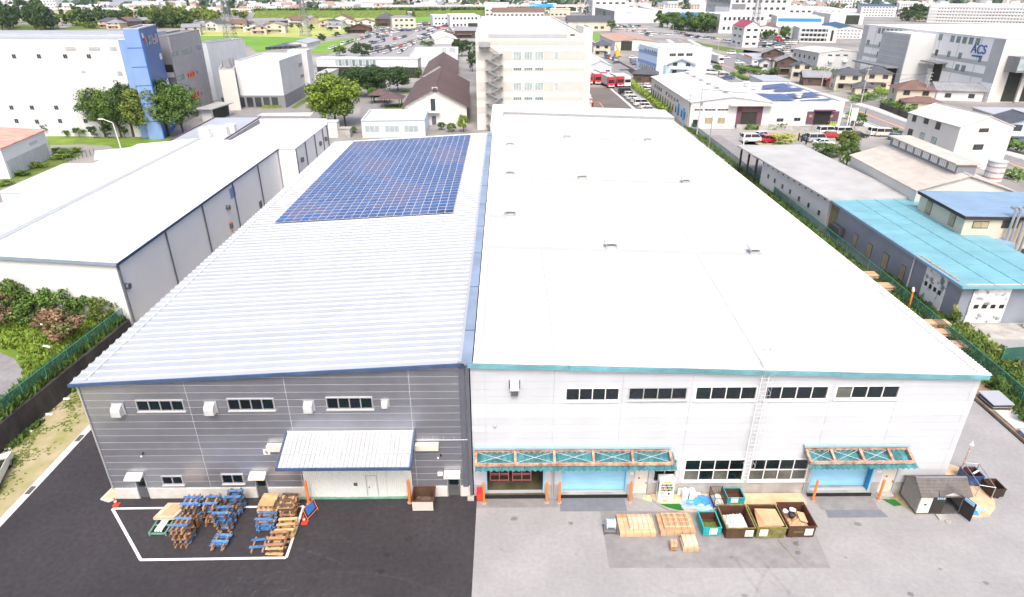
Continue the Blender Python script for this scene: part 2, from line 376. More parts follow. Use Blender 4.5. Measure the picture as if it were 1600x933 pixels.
for (x0, z0, x1, z1) in G_DOOR:
    d = bpart('door', 'steel_dark', gw, x0 + .07, FY + .02, 0.02, x1 - .07, FY + .08, 1.9, wl(gw))
    b = MB(); b.box(x0, FY - .07, 0, x0 + .07, FY + .1, 2); b.box(x1 - .07, FY - .07, 0, x1, FY + .1, 2); b.box(x0 + .07, FY - .07, 1.9, x1 - .07, FY + .1, 2); b.build('door_frame', 'frame_alu', gw)
    MB().box(x0 + .17, FY - .005, 1.0, x1 - .17, FY + .018, 1.75).build('door_pane', 'glass_dark', gw)
    MB().box(x1 - .2, FY - .04, .9, x1 - .14, FY + .01, 1.0).build('handle', 'steel', gw)
# door hoods, cream
for x0 in (-25.85, -17.5, -4.3):
    b = MB(); b.prism([(x0, FY - .06, 2.1), (x0 + 1.1, FY - .06, 2.1), (x0 + 1.1, FY - .62, 2.02), (x0, FY - .62, 2.02)][::-1], [(x0, FY - .06, 2.32), (x0 + 1.1, FY - .06, 2.32), (x0 + 1.1, FY - .62, 2.1), (x0, FY - .62, 2.1)][::-1])
    b.box(x0 + .03, FY - .55, 1.92, x0 + .07, FY - .06, 2.02)
    b.build('door_hood', 'cream_metal', gw)
# curved vent hoods
def vent_hood(par, x, z, wd, h, dp):
    b = MB(); n = 6; prof = [(0, h)] + [(-dp * math.sin(t), h * .45 + h * .5 * math.cos(t)) for t in [i * math.pi / 2 / n for i in range(1, n + 1)]] + [(-dp, 0), (-dp * .3, -.02), (0, -.02)]
    b.prism([(x + wd / 2, FY - .06 + p[0], z + p[1]) for p in prof], [(x - wd / 2, FY - .06 + p[0], z + p[1]) for p in prof])
    o = b.build('vent_hood', 'vent_grey', par)
    MB().box(x - wd / 2 - .07, FY - .1, z - .06, x + wd / 2 + .12, FY - .062, z + h + .08).build('flange', 'frame_alu', o)
    return o
for x, z, s in ((-25.0, 7.2, 1), (-19.05, 7.3, 1), (-12.75, 7.4, .9), (-7.85, 7.65, .62)): vent_hood(gw, x, z, .6 * s, .75 * s, .45 * s)
# boxes beside the canopy: shutter housings
for a, c in ((-15.9, -14.5), (-6.1, -4.55)): MB().box(a, FY - .45, 4.3, c, FY - .06, 4.75).build('housing_box', 'cream_metal', gw)
b = MB(); b.bar((-6.1, FY - .12, 4.95), (-2.6, FY - .12, 4.95), .03); [b.bar((x, FY - .12, 4.9), (x, FY - .12, 5.25), .02) for x in (-5.6, -4.9, -4.2, -3.5)]; b.build('conduit', 'frame_alu', gw)
for x, z in ((-24.3, 4.0), (-4.45, 3.7)):
    MB().bar((x, FY - .06, z), (x, FY - .22, z - .02), .055).build('wall_lamp', 'black', gw)
    MB().box(x - .25, FY - .12, z - .35, x - .15, FY - .06, z - .25).build('sensor', 'paper', gw)
def text(par, s, loc, size, m, rot=(R(90), 0, 0), name='lettering', ext=.006):
    cu = bpy.data.curves.new(name, 'FONT'); cu.body = s; cu.size = size; cu.extrude = ext; cu.align_x = 'CENTER'; cu.align_y = 'CENTER'; cu.materials.append(M[m]); cu.offset = .006
    tmp = bpy.data.objects.new(name, cu); C.objects.link(tmp)
    dg = bpy.context.evaluated_depsgraph_get(); me = bpy.data.meshes.new_from_object(tmp.evaluated_get(dg)); C.objects.unlink(tmp); bpy.data.objects.remove(tmp)
    o = bpy.data.objects.new(name, me); C.objects.link(o)
    if par: o.parent = par; o.location = Vector(loc) - wl(par)
    else: o.location = loc
    o.rotation_euler = rot; return o
sg = MB().box(-16.3, FY - .1, 3.8, -15.85, FY - .062, 4.22).build('number_plate', 'paper', gw)
text(sg, '8', (-16.07, FY - .108, 4.01), .38, 'black')
MB().box(-4.75, FY - .1, 1.85, -4.4, FY - .062, 2.2).build('notice', 'paper', gw)
for x, z in ((-4.66, 2.05), (-4.49, 2.05)): MB().bar((x, FY - .115, z), (x, FY - .1, z), .04).build('notice_dot', 'black', gw)
# sliding door of ribbed leaves
b_ = MB().box(G_BIG[0], FY + .2, 0, G_BIG[2], FY + .25, 3.3).build('door_recess', 'dark_inside', gw)
for i, (a, c) in enumerate(((-13.95, -11.9), (-11.9, -8.3), (-8.3, -6.55))):
    y = FY - .12 - .03 * (i == 1); b = MB(); n = int((c - a) / .12)
    for k in range(n):
        x = a + (c - a) * k / n; ww = (c - a) / n
        b.faces([(x, y + .06, .06), (x + ww, y + .06, .06), (x, y + .06, 3.25), (x + ww, y + .06, 3.25), (x + ww * .25, y, .06), (x + ww * .75, y, .06), (x + ww * .25, y, 3.25), (x + ww * .75, y, 3.25)], [(0, 4, 6, 2), (4, 5, 7, 6), (5, 1, 3, 7)])
    b.box(a + .01, y + .06, .05, c - .01, y + .09, 3.25)
    d = b.build('sliding_door', 'plastic_white', gw)
    if i == 1:
        w_ = MB(); 
        for (p, q_, r_, s_) in ((-9.7, .15, -9.65, 2.0), (-8.95, .15, -8.9, 2.0), (-9.65, 1.95, -8.95, 2.0)): w_.box(p, y - .02, q_, r_, y - .002, s_)
        w_.build('wicket_door_frame', 'frame_alu', d)
        MB().box(-10.55, y - .03, 1.1, -10.3, y - .002, 1.35).build('window_hatch', 'steel_dark', d)
        MB().bar((-9.5, y - .05, .95), (-9.5, y, .95), .04).build('handle', 'black', d)
MB().box(-15.2, FY - .3, 0.012, -6.0, FY - .14, .09).build('door_rail', 'green_metal', gw)
# canopy
cn = MB(); xa, xb = -14.45, -6.15; y0, z0, y1, z1 = FY - .06, 5.62, 31.6, 4.75
n = 30; pw = (xb - xa) / n
for k in range(n):
    x = xa + k * pw; me = None
    if k == 0:
        e = MB(); h = .075
        def pt_(xx, t, dz): return (xx, y0 + (y1 - y0) * t, z0 + (z1 - z0) * t + dz)
        prof = [(0, 0), (.55, 0), (.68, h), (.87, h), (1, 0)]
        for i in range(4):
            a_, b2 = prof[i], prof[i + 1]
            e.poly([pt_(a_[0] * pw, 0, a_[1]), pt_(a_[0] * pw, 1, a_[1]), pt_(b2[0] * pw, 1, b2[1]), pt_(b2[0] * pw, 0, b2[1])])
        e.poly([pt_(0, 0, -.06), pt_(pw, 0, -.06), pt_(pw, 1, -.06), pt_(0, 1, -.06)])
        ribm = e.mesh('canopy_sheet', 'canopy_grey')
        cano = MB().box(xa - .02, y0 - .02, z0 - .1, xb + .02, y0, z0 + .1).build('canopy', 'white_metal', gw)
    piece('canopy_sheet', ribm, cano, Vector((x, 0, 0)) - wl(gw))
b = MB()
for x in (xa - .06, xb + .06): b.beam((x, y0, z0 + .0), (x, y1 - .05, z1 + .0), .1, .22)
b.beam((xa - .1, y1 - .06, z1 - .03), (xb + .1, y1 - .06, z1 - .03), .1, .2); b.build('canopy_edge', 'navy_trim', gw)
b = MB(); ym = y0 + (y1 - y0) * .62; zm = z0 + (z1 - z0) * .62; b.box(xa, ym - .04, zm + .055, xb, ym + .04, zm + .075); b.build('canopy_batten', 'roof_flash', gw)
b = MB(); [b.beam((x, y0 - .1, z0 - .35), (x, y1 + .1, z1 - .15), .08, .12) for x in (xa + .3, -11.5, -9, xb - .3)]; b.build('canopy_bracket', 'steel', gw)
# roof panels (ribs run across the roof)
sl = .0562; xl, xr = GX0 - .35, -2.75; pit = .82; ny = int((GB + .3 - (FY - .25)) / pit) + 1
e = MB(); prof = [(0, 0), (.50, 0), (.56, .075), (.76, .075), (.82, 0)]
for i in range(4):
    a_, b2 = prof[i], prof[i + 1]
    e.poly([(0, a_[0], a_[1]), (0, b2[0], b2[1]), (xr - xl, b2[0], b2[1] + sl * (xr - xl)), (xr - xl, a_[0], a_[1] + sl * (xr - xl))])
L = xr - xl
e.poly([(0, .5, 0), (0, .56, .10), (0, .76, .10), (0, .82, 0)]); e.poly([(0, 0, -.03), (0, .82, -.03), (L, .82, sl * L - .03), (L, 0, sl * L - .03)])
rp = e.mesh('roof_panel', 'roof_grey')
for k in range(ny): piece('roof_panel', rp, gw, Vector((xl, FY - .25 + k * pit, gtop(xl) + .03)) - wl(gw))
b = MB(); b.beam((xl, FY - .30, gtop(xl) - .03), (xr + .1, FY - .30, gtop(xr) - .03), .12, .2); b.build('eave_trim', 'navy_trim', gw)
MB().beam((xl + .9, FY, gtop(xl + .9) + .135), (xl + .9, GB + .2, gtop(xl + .9) + .135), .06, .02).build('roof_flashing', 'joint_pale', gw)
MB().box(-2.8, FY - .36, 10.88, -2.15, GB + .4, 11.06).build('valley_gutter', 'blue_gutter', gw)
b = MB(); b.box(-3.02, FY - .2, 10.99, -2.8, GB + .4, 11.10); b.build('gutter_lip', 'roof_grey', gw)
for y in range(38, 104, 7): MB().box(-2.8, y, 11.061, -2.15, y + .08, 11.08).build('gutter_strap', 'navy_trim', gw)
b = MB(); b.box(-2.56, FY - .28, 0.3, -2.36, FY - .08, 10.85); b.box(-3.02, FY - .12, .9, -2.66, FY - .062, 10.8); b.build('downpipe', 'dark_pipe', gw)
MB().box(-2.75, FY - .55, 0.011, -2.3, FY - .1, .15).build('drain_box', 'concrete', gw)
# solar array
X0, X1, Y0, Y1 = -24.1, -5.45, 63.6, 102.2
SA = thing('solar_array', 'large field of blue solar panels on the grey ribbed roof', 'solar panels', (X0, Y0, gtop(X0) + .16))
ncx, nry = 21, 36
sx, sy = (X1 - X0) / ncx, (Y1 - Y0) / nry
cols = [('solar_a', (.035, .075, .22)), ('solar_b', (.06, .10, .25)), ('solar_c', (.085, .095, .21)), ('solar_d', (.02, .085, .28)), ('solar_e', (.015, .02, .07))]
for nme, c_ in cols: mat(nme, c_, .28, var=.10, scale=7, spec=.6, detail=2)
def pbox(mb, x, y): 
    z = sl * (x); mb.faces([(x + .03, y + .03, z), (x + sx - .05, y + .03, z + sl * sx), (x + sx - .05, y + sy - .15, z + sl * sx), (x + .03, y + sy - .15, z),
        (x + .03, y + .03, z + .02), (x + sx - .05, y + .03, z + sl * sx + .02), (x + sx - .05, y + sy - .15, z + sl * sx + .02), (x + .03, y + sy - .15, z + .02)],
        [(0, 3, 2, 1), (4, 5, 6, 7), (0, 1, 5, 4), (1, 2, 6, 5), (2, 3, 7, 6), (3, 0, 4, 7)])
pm = {}
for nme, _ in cols: m_ = MB(); pbox(m_, 0, 0); pm[nme] = m_.mesh('solar_panel', nme)
def pick(i, j):
    r_ = random.random()
    if j == 0 and i >= ncx - 2: return 'solar_e'
    if j < 4 and (i > ncx - 7 or i < 7) and r_ < .34 - .07 * j: return 'solar_d'
    s_ = math.sin(i * .5 + j * .22) + .8 * math.sin(i * .17 - j * .4 + 2) + (r_ - .5) * 1.6
    return 'solar_c' if s_ > .75 else ('solar_a' if s_ < -.1 or i > ncx - 3 else 'solar_b')
MB().faces([(X0, Y0, gtop(X0) + .15), (X1, Y0, gtop(X1) + .15), (X1, Y1, gtop(X1) + .15), (X0, Y1, gtop(X0) + .15), (X0, Y0, gtop(X0) + .19), (X1, Y0, gtop(X1) + .19), (X1, Y1, gtop(X1) + .19), (X0, Y1, gtop(X0) + .19)],
    [(0, 3, 2, 1), (4, 5, 6, 7), (0, 1, 5, 4), (1, 2, 6, 5), (2, 3, 7, 6), (3, 0, 4, 7)]).build('mounting_frame', 'roof_flash', SA)
rest = {c_[0]: MB() for c_ in cols}
cnt = 0
for j in range(nry):
    for i in range(ncx):
        k = pick(i, j)
        if cnt < 294: piece('solar_panel', pm[k], SA, (i * sx, j * sy, sl * i * sx + .032)); cnt += 1
        else: pbox(rest[k], i * sx, j * sy)
allr = MB()
for q_, (nme, _) in enumerate(cols):
    k = len(allr.v); allr.v += [(x, y, z + .032) for x, y, z in rest[nme].v]; allr.f += [tuple(k + i for i in f) for f in rest[nme].f]; allr.mi += [q_] * len(rest[nme].f)
o = allr.build('far_solar_panels', [c_[0] for c_ in cols], None, (0, 0, 0)); o.parent = SA; o['kind'] = 'stuff'
# ================================================================== WHITE WAREHOUSE
WX0, WX1, WB = -2.3, 30.35, 121.0
def wtop(x): return 10.85 - .034 * (x + 2.3)
ww = thing('warehouse', 'long white warehouse with teal eave trim and plain white roof', 'warehouse', (WX0, FY, 0))
W_OPEN = (-1.5, 0.25, 2.6, 2.95); W_SH1 = (3.75, 0.25, 8.3, 2.95); W_SH2 = (21.0, .25, 25.35, 2.95)
W_D = [(8.75, 0.1, 9.75, 2.15), (25.95, 0.1, 26.95, 2.1)]
W_UP = [(3.75, 7.95, 7.25, 9.0, 4), (7.8, 8.0, 11.6, 9.0, 4), (12.1, 7.95, 16.1, 9.05, 4), (16.6, 7.95, 20.7, 9.05, 4), (21.15, 8.0, 25.3, 9.05, 4)]
W_LO = [(10.05, 1.2, 11.6, 3.15, 2), (12.1, 1.2, 16.3, 3.15, 4), (16.6, 1.2, 20.7, 3.15, 4)]
ops = [W_OPEN, W_SH1, W_SH2] + W_D + [w_[:4] for w_ in W_UP + W_LO]
for (a, b2, c, d) in subtract((WX0, 0, WX1, 9.7), ops): bpart('wall', 'joint_grey', ww, a, FY, b2, c, FY + .25, d, wl(ww))
q = [(WX0, 9.7), (WX1, 9.7), (WX1, wtop(WX1) - .02), (WX0, wtop(WX0) - .02)]
MB().prism([(p[0], FY + .25, p[1]) for p in q], [(p[0], FY, p[1]) for p in q]).build('wall', 'joint_grey', ww)
b = MB(); b.box(WX1 - .2, FY + .25, 0, WX1, WB, 9.7); b.box(WX0, WB - .2, 0, WX1 - .2, WB, 9.7); b.build('wall', 'wall_white', ww)
tone = [1, 1, 0, 0, 0, 1, 1, 1, 0, 1, 0, 0, 1, 1, 1, 1, 0]
facade(ww, [WX0, -1.4, 3.02, 7.42, 11.85, 16.3, 20.95, 25.3, 29.9, WX1], 1.0, .565, lambda x: wtop(x) - .03, ops, FY, 'wall_white', gap=.012, alt=lambda k: 'wall_white_b' if tone[k % 17] else 'wall_white')
for (a, b2, c, d) in subtract((WX0, 0, WX1, .99), ops): bpart('plinth', 'concrete', ww, a, FY - .05, b2, c, FY, d, wl(ww))
for k, wd in enumerate(W_UP): window(ww, *wd[:4], wd[4], 1, FY, fm='frame_white' if k != 1 else 'frame_alu', glasses=[['glass_dark', 'glass_blue', 'glass_dark', 'glass_blue'], ['glass_blue', 'glass_dark', 'glass_blue'], ['glass_dark', 'glass_blue', 'glass_dark', 'glass_dark'], ['glass_blue', 'glass_dark'], ['glass_smoke', 'glass_dark', 'glass_dark', 'glass_blue']][k], depth=.12, fw=.08)
window(ww, *W_LO[0][:4], 2, 2, FY, glasses=['glass_dark'], fw=.09)
for wd in W_LO[1:]: window(ww, *wd[:4], 4, 2, FY, glasses=['glass_smoke', 'glass_dark', 'glass_smoke', 'glass_dark', 'glass_dark', 'glass_dark', 'glass_dark', 'glass_dark'] if wd[0] < 15 else ['glass_smoke', 'glass_smoke', 'glass_smoke', 'glass_smoke', 'glass_dark', 'glass_dark', 'glass_dark', 'glass_blue'], fw=.1, fm='frame_white')
for (x0, z0, x1, z1) in W_D:
    bpart('door', 'cream_metal', ww, x0 + .03, FY - .02, .12, x1 - .03, FY + .04, z1 - .03, wl(ww))
    MB().box(x0 + .3, FY - .05, 1.45, x0 + .42, FY - .022, 1.55).build('door_plate', 'steel_dark', ww)
    MB().box(x1 - .15, FY - .06, 1.0, x1 - .08, FY - .022, 1.12).build('handle', 'steel_dark', ww)
    MB().box(x0, FY - .45, .012, x1, FY - .052, .1).build('door_step', 'concrete', ww)
# loading openings
for k, (x0, z0, x1, z1) in enumerate((W_OPEN, W_SH1, W_SH2)):
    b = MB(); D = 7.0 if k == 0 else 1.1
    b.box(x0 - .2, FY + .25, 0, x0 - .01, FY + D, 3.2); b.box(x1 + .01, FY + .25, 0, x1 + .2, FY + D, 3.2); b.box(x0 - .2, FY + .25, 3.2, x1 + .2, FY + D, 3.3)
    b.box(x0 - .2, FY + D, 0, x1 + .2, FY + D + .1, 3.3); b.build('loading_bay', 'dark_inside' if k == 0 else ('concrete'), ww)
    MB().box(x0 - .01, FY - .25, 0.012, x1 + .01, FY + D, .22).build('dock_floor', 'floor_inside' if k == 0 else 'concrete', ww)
    MB().box(x0 - .05, FY - .36, 0.012, x1 + .05, FY - .252, .24).build('dock_bumper', 'black', ww)
    for xx in (x0, x1 - .12): MB().box(xx, FY - .075, .24, xx + .12, FY + .24, z1).build('bay_frame', 'shutter_blue', ww)
    if k:
        ys = FY + (.2 if k == 1 else .45); b = MB(); nz = 22; zb = .42
        for i in range(nz):
            za, zc = zb + (z1 + .2 - zb) * i / nz, zb + (z1 + .2 - zb) * (i + 1) / nz; zm = (za + zc) / 2
            b.poly([(x0 + .12, ys, za), (x1 - .12, ys, za), (x1 - .12, ys - .03, zm), (x0 + .12, ys - .03, zm)]); b.poly([(x0 + .12, ys - .03, zm), (x1 - .12, ys - .03, zm), (x1 - .12, ys, zc), (x0 + .12, ys, zc)])
        b.box(x0 + .12, ys - .05, zb - .1, x1 - .12, ys + .03, zb); b.build('roller_shutter', 'shutter_blue', ww)
        if k == 2: MB().box(x1 - .16, FY - .07, .26, x1 - .13, ys - .06, z1).build('bay_side_panel', 'shutter_deep', ww)
# fascia and roof
b = MB(); xs_ = [WX0 - .15, 3.9, 12.4, 21, WX1 + .2]
for i in range(4):
    MB().beam((xs_[i] + .01, FY - .34, wtop(xs_[i]) - .02), (xs_[i + 1] - .01, FY - .34, wtop(xs_[i + 1]) + .02), .16, .24).build('eave_fascia', 'teal_trim', ww)
xl2, xr2 = -2.08, WX1 + .42; L2 = xr2 - xl2; s2 = -.034; pit2 = .55
e = MB(); prof = [(0, 0), (.16, 0), (.195, .05), (.24, .05), (.275, 0), (.435, 0), (.47, .05), (.515, .05), (.55, 0)]
for i in range(8):
    a_, b2 = prof[i], prof[i + 1]; e.poly([(0, a_[0], a_[1]), (0, b2[0], b2[1]), (L2, b2[0], b2[1] + s2 * L2), (L2, a_[0], a_[1] + s2 * L2)])
for o_ in (0, .275): e.poly([(L2, .16 + o_, s2 * L2), (L2, .195 + o_, .05 + s2 * L2), (L2, .24 + o_, .05 + s2 * L2), (L2, .275 + o_, s2 * L2)])
e.poly([(0, 0, -.03), (0, pit2, -.03), (L2, pit2, s2 * L2 - .03), (L2, 0, s2 * L2 - .03)])
rp2 = e.mesh('roof_panel', 'roof_white')
for k in range(int((WB - FY + .3) / pit2)): piece('roof_panel', rp2, ww, Vector((xl2, FY - .28 + k * pit2, wtop(xl2) + .16)) - wl(ww))
def rz_(x): return wtop(x) + .22
for (xa_, ya_, xb_, yb_) in ((3.05, FY - .2, 3.4, 109), (16.25, FY - .2, 20.3, WB)): MB().beam((xa_, ya_, rz_(xa_)), (xb_, yb_, rz_(xb_)), .14, .025).build('roof_flashing', 'roof_flash', ww)
for yy, x1_ in ((53.6, 22.4), (62.2, .1), (77.0, 22), (94.5, .1), (101, 22.3)): MB().beam((-1.8, yy, rz_(-1.8)), (x1_, yy, rz_(x1_)), .9, .02).build('roof_walk_strip', 'roof_flash', ww)
b = MB(); [b.beam((-1.55, y, rz_(-1.55)), (-1.55, y + 20, rz_(-1.55)), .25, .03) for y in (35, 56, 77)]; b.build('roof_edge_flashing', 'roof_flash', ww)
MB().beam((xr2 - .8, FY, rz_(xr2 - .8) - .01), (xr2 - .8, WB, rz_(xr2 - .8) - .01), .08, .03).build('roof_flashing', 'roof_flash', ww)
# taller rear wing, L-shaped
def blk(x0, y0, x1, y1, h):
    return MB().prism([(x0, y0, 9), (x1, y0, 9), (x1, y1, 9), (x0, y1, 9)], [(x0, y0, wtop(x0) + h), (x1, y0, wtop(x1) + h), (x1, y1, wtop(x1) + h), (x0, y1, wtop(x0) + h)])
blk(-2.45, 105.0, -.4, 118.2, 1.0).build('rear_parapet_block', 'roof_white', ww); blk(-2.45, 118.2, 30.6, 126.0, 1.0).build('rear_parapet_block', 'roof_white', ww)
b = MB(); b.beam((-.36, 105.1, 11.55), (-.36, 118.1, 11.55), .06, .35); b.beam((-.3, 118.15, wtop(-.3) + .8), (30.6, 118.15, wtop(30.6) + .8), .06, .35); b.build('parapet_trim', 'steel', ww)
# roof ventilators
def rvent(x, y, i, lab):
    # cap sits on four short legs
    z = rz_(x) - .02; t = thing('roof_ventilator', lab, 'roof vent', (x, y, z), 'ventilators on the white roof')
    b = MB(); b.box(x - .42, y - .35, z, x + .42, y + .35, z + .28); b.build('base', 'frame_alu', t)
    b = MB(); b.prism([(x - .68, y - .55, z + .55), (x + .68, y - .55, z + .55), (x + .68, y + .6, z + .55), (x - .68, y + .6, z + .55)], [(x - .62, y - .5, z + .67), (x + .62, y - .5, z + .67), (x + .62, y + .55, z + .67), (x - .62, y + .55, z + .67)])
    b.prism([(x - .62, y - .5, z + .671), (x + .62, y - .5, z + .671), (x + .62, y + .55, z + .671), (x - .62, y + .55, z + .671)], [(x - .3, y - .2, z + .82), (x + .3, y - .2, z + .82), (x + .3, y + .25, z + .82), (x - .3, y + .25, z + .82)])
    b.build('cap', 'vent_grey', t)
    b = MB(); [b.bar((x + a * .5, y + c * .42, z), (x + a * .5, y + c * .42, z + .55), .04) for a in (-1, 1) for c in (-1, 1)]; b.build('leg', 'frame_alu', t)
RV = [(9.55, 54.3, 'nearest row, left'), (22.6, 53.9, 'nearest row, right'), (.45, 62.7, 'left edge column, nearest'), (.55, 78.5, 'left edge column, second'), (9.5, 77.6, 'middle row, centre'), (22.3, 77.2, 'middle row, right'), (9.7, 101.5, 'farthest row, left'), (22.5, 101.3, 'farthest row, right'), (.7, 95.0, 'left edge column, farthest')]
for i, (x, y, l) in enumerate(RV): rvent(x, y, i, 'low white capped roof ventilator, %s' % l)
# wall vent and lamp
b = MB(); x = .5; b.box(x - .28, FY - .5, 9.05, x + .28, FY - .06, 9.45); o = b.build('vent_hood', 'white_metal', ww)
MB().box(x - .22, FY - .4, 8.6, x + .22, FY - .06, 9.04).build('hood_mouth', 'steel_dark', o); MB().box(x - .36, FY - .12, 9.0, x - .29, FY - .06, 9.6).build('hood_side', 'steel_dark', o); MB().box(x + .29, FY - .12, 9.0, x + .36, FY - .06, 9.6).build('hood_side', 'steel_dark', o)
b = MB(); b.bar((-.8, FY - .06, 6.1), (-.8, FY - .22, 6.02), .11, 8, .08); b.build('wall_lamp', 'steel', ww)
for x, z0 in ((3.15, .1), (20.7, .1)):
    b = MB(); b.bar((x, FY - .12, z0), (x, FY - .12, 3.1), .05); b.bar((x + .12, FY - .1, z0), (x + .12, FY - .1, 2.9), .03); b.build('downpipe', 'frame_alu', ww)
MB().box(8.45, FY - .1, 1.9, 8.68, FY - .052, 2.05).build('notice', 'paper', ww); MB().box(25.5, FY - .1, 1.9, 25.85, FY - .062, 2.05).build('notice', 'paper', ww)
# rusted canopies
def rust_canopy(xa, xb, nb, label, xbeams):
    t = thing('canopy', label, 'canopy', (xa, FY, 3.9), 'rusted steel canopies over the loading doors')
    y0, z0, y1, z1 = FY - .08, 4.05, 32.95, 3.72
    zf = lambda y: z0 + (z1 - z0) * (y0 - y) / (y0 - y1)
    b = MB(); 
    b.beam((xa, y0 - .1, z0), (xb, y0 - .1, z0), .1, .14); b.build('back_beam', 'rust_beam', t)
    MB().beam((xa, y1 + .08, z1), (xb, y1 + .08, z1), .14, .18).build('front_beam', 'rust_beam', t)
    for x in xbeams: MB().beam((x, y0 - .16, zf(y0) + .01), (x, y1 + .16, zf(y1) + .01), .16, .16).build('cross_beam', 'rust_beam', t)
    n = int((xb - xa) / .36); 
    sh = MB(); w1 = .36
    sh.v = []; ya, yb2 = y0 - .02, y1 - .2
    za, zb = z0 - .30, zf(yb2) - .30
    sh.poly([(0, ya, za), (0, yb2, zb), (w1 / 2, yb2, zb + .16), (w1 / 2, ya, za + .16)]); sh.poly([(w1 / 2, ya, za + .16), (w1 / 2, yb2, zb + .16), (w1, yb2, zb), (w1, ya, za)])
    sh.poly([(0, ya, za - .012), (w1 / 2, ya, za + .118), (w1 / 2, yb2, zb + .118), (0, yb2, zb - .012)]); sh.poly([(w1, ya, za - .012), (w1 / 2, ya, za + .118), (w1 / 2, yb2, zb + .118), (w1, yb2, zb - .012)])
    me = sh.mesh('corrugated_sheet', 'teal_sheet')
    for k in range(n + 1): piece('corrugated_sheet', me, t, Vector((xa + k * w1, 0, 0)) - wl(t))
    MB().box(xa - .1, FY - .28, 4.22, xb + .05, FY - .062, 4.38).build('top_flashing', 'flash_blue', t)
    for i in range(len(xbeams) - 1):
        a, c = xbeams[i] + .1, xbeams[i + 1] - .1
        if c - a < 1.2: continue
        for p, q2 in (((a, y0 - .2), (c, y1 + .2)), ((a, y1 + .2), (c, y0 - .2))): MB().bar((p[0], p[1], zf(p[1]) - .0), (q2[0], q2[1], zf(q2[1]) - .0), .018, 5).build('tie_rod', 'joint_grey', t)
    return t
rust_canopy(-2.1, 10.95, 5, 'long rusty framed canopy with teal corrugated sheets over the open loading bay', [-2.05, .55, 3.15, 5.75, 8.35, 10.9])
rust_canopy(20.05, 27.0, 4, 'short rusty framed canopy with teal corrugated sheets over the right blue shutter', [20.1, 21.75, 23.7, 25.6, 26.95])
# ladder with cage
ld = thing('roof_ladder', 'pale caged access ladder fixed to the white facade up to the roof', 'ladder', (16.3, FY, 2.0))
b = MB(); lx = 16.35; y = FY - .25
for x in (lx - .22, lx + .22): MB().beam((x, y, 1.3), (x, y, 11.6), .035, .05).build('rail', 'frame_white', ld)
for k in range(30): MB().bar((lx - .22, y, 1.5 + k * .33), (lx + .22, y, 1.5 + k * .33), .012, 5).build('rung', 'frame_white', ld)
for k in range(9):
    z = 3.0 + k * .98; b = MB(); pts = [(lx + .36 * math.cos(t), y - .3 - .36 * math.sin(t) * 1.0, z) for t in [math.pi * i / 7 for i in range(8)]]; pts = [(lx + .36, y, z)] + pts + [(lx - .36, y, z)]
    for i in range(len(pts) - 1): b.bar(pts[i], pts[i + 1], .009, 4)
    b.build('cage_hoop', 'frame_white', ld)
for x, yy in ((lx, y - .66), (lx - .3, y - .48), (lx + .3, y - .48)): MB().bar((x, yy, 3), (x, yy, 10.85), .012, 4).build('cage_bar', 'frame_alu', ld)
for x in (lx - .22, lx + .22):
    b = MB(); b.bar((x, y, 11.6), (x, y + .6, 11.6), .02, 5); b.bar((x, y + .6, 11.6), (x, y + .6, 10.5), .02, 5); b.bar((x, y, 11.0), (x, y + .6, 11.6), .015, 5); b.build('top_handrail', 'steel', ld)
# ================================================================== NEAR OBJECTS
ORD = ['bottom', 'second', 'third', 'fourth', 'fifth', 'sixth', 'seventh', 'eighth', 'ninth', 'tenth', 'eleventh', 'twelfth', 'thirteenth']
def pallet(x, y, z, rz, nrun, bm_, rm_, label, group, bl=1.0, rl=1.15, jit=0.0, slats=2):
    t = thing('pallet', label, 'pallet', (x, y, z), group, rz)
    kb = ('board', bm_, bl); kr = ('runner', rm_, rl)
    if kb not in PM: PM[kb] = MB().box(-bl / 2, -.105, .105, bl / 2, .105, .14).mesh('board', bm_)
    if kr not in PM: PM[kr] = MB().prism([(-.06, -rl / 2, 0), (.06, -rl / 2, 0), (.06, rl / 2, 0), (-.06, rl / 2, 0)], [(-.05, -rl / 2, .105), (.05, -rl / 2, .105), (.05, rl / 2, .105), (-.05, rl / 2, .105)]).mesh('runner', rm_)
    for i in range(nrun): piece('runner', PM[kr], t, ((-.5 + i / (nrun - 1)) * bl * .62, 0, 0))
    ys = [-.26, .32] if slats == 2 else [-.5 + i / (slats - 1) for i in range(slats)]
    for yy in ys: piece('board', PM[kb], t, (random.uniform(-.03, .03), yy + random.uniform(-jit, jit), 0))
    return t
PM = {}
def stack(u, v, n, nrun, bm_, rm_, where, mixed=None, bl=1.0, rl=1.15, slats=2, lean=0):
    bl *= 1.1; rl *= 1.08
    p = P(u, v); x, y = p.x, p.y + .5
    for k in range(n):
        if mixed and k < n - 1: bm2, rm2 = random.choice(mixed)
        else: bm2, rm2 = bm_, rm_
        lv = ORD[k] if k < n - 1 else 'topmost'
        lab = ('%s pallet of %s' % (lv, where)) if n > 1 else where
        pallet(x + random.uniform(-.09, .09) + lean * k, y + random.uniform(-.1, .1), .012 + k * .145, random.uniform(-.09, .09) + (R(180) if k % 2 else 0) * 0, nrun, bm2, rm2, lab, 'wooden pallets inside the white box', bl, rl, .03, slats)
BL = [('wood_blue', 'wood_brown'), ('wood_blue', 'wood_dark'), ('wood_blue', 'wood_blue'), ('wood_dark', 'wood_brown'), ('wood_brown', 'wood_dark')]
BL2 = [('wood_blue', 'wood_brown'), ('wood_brown', 'wood_brown'), ('wood_dark', 'wood_brown'), ('wood_blue', 'wood_dark')]
stack(284, 853, 10, 3, 'wood_blue', 'wood_brown', 'the blue stack beside the green rack', BL2, .98, 1.2)
stack(303, 822, 12, 3, 'wood_blue', 'wood_brown', 'the tall blue stack behind the plywood sheets', BL2, 1.05, 1.2)
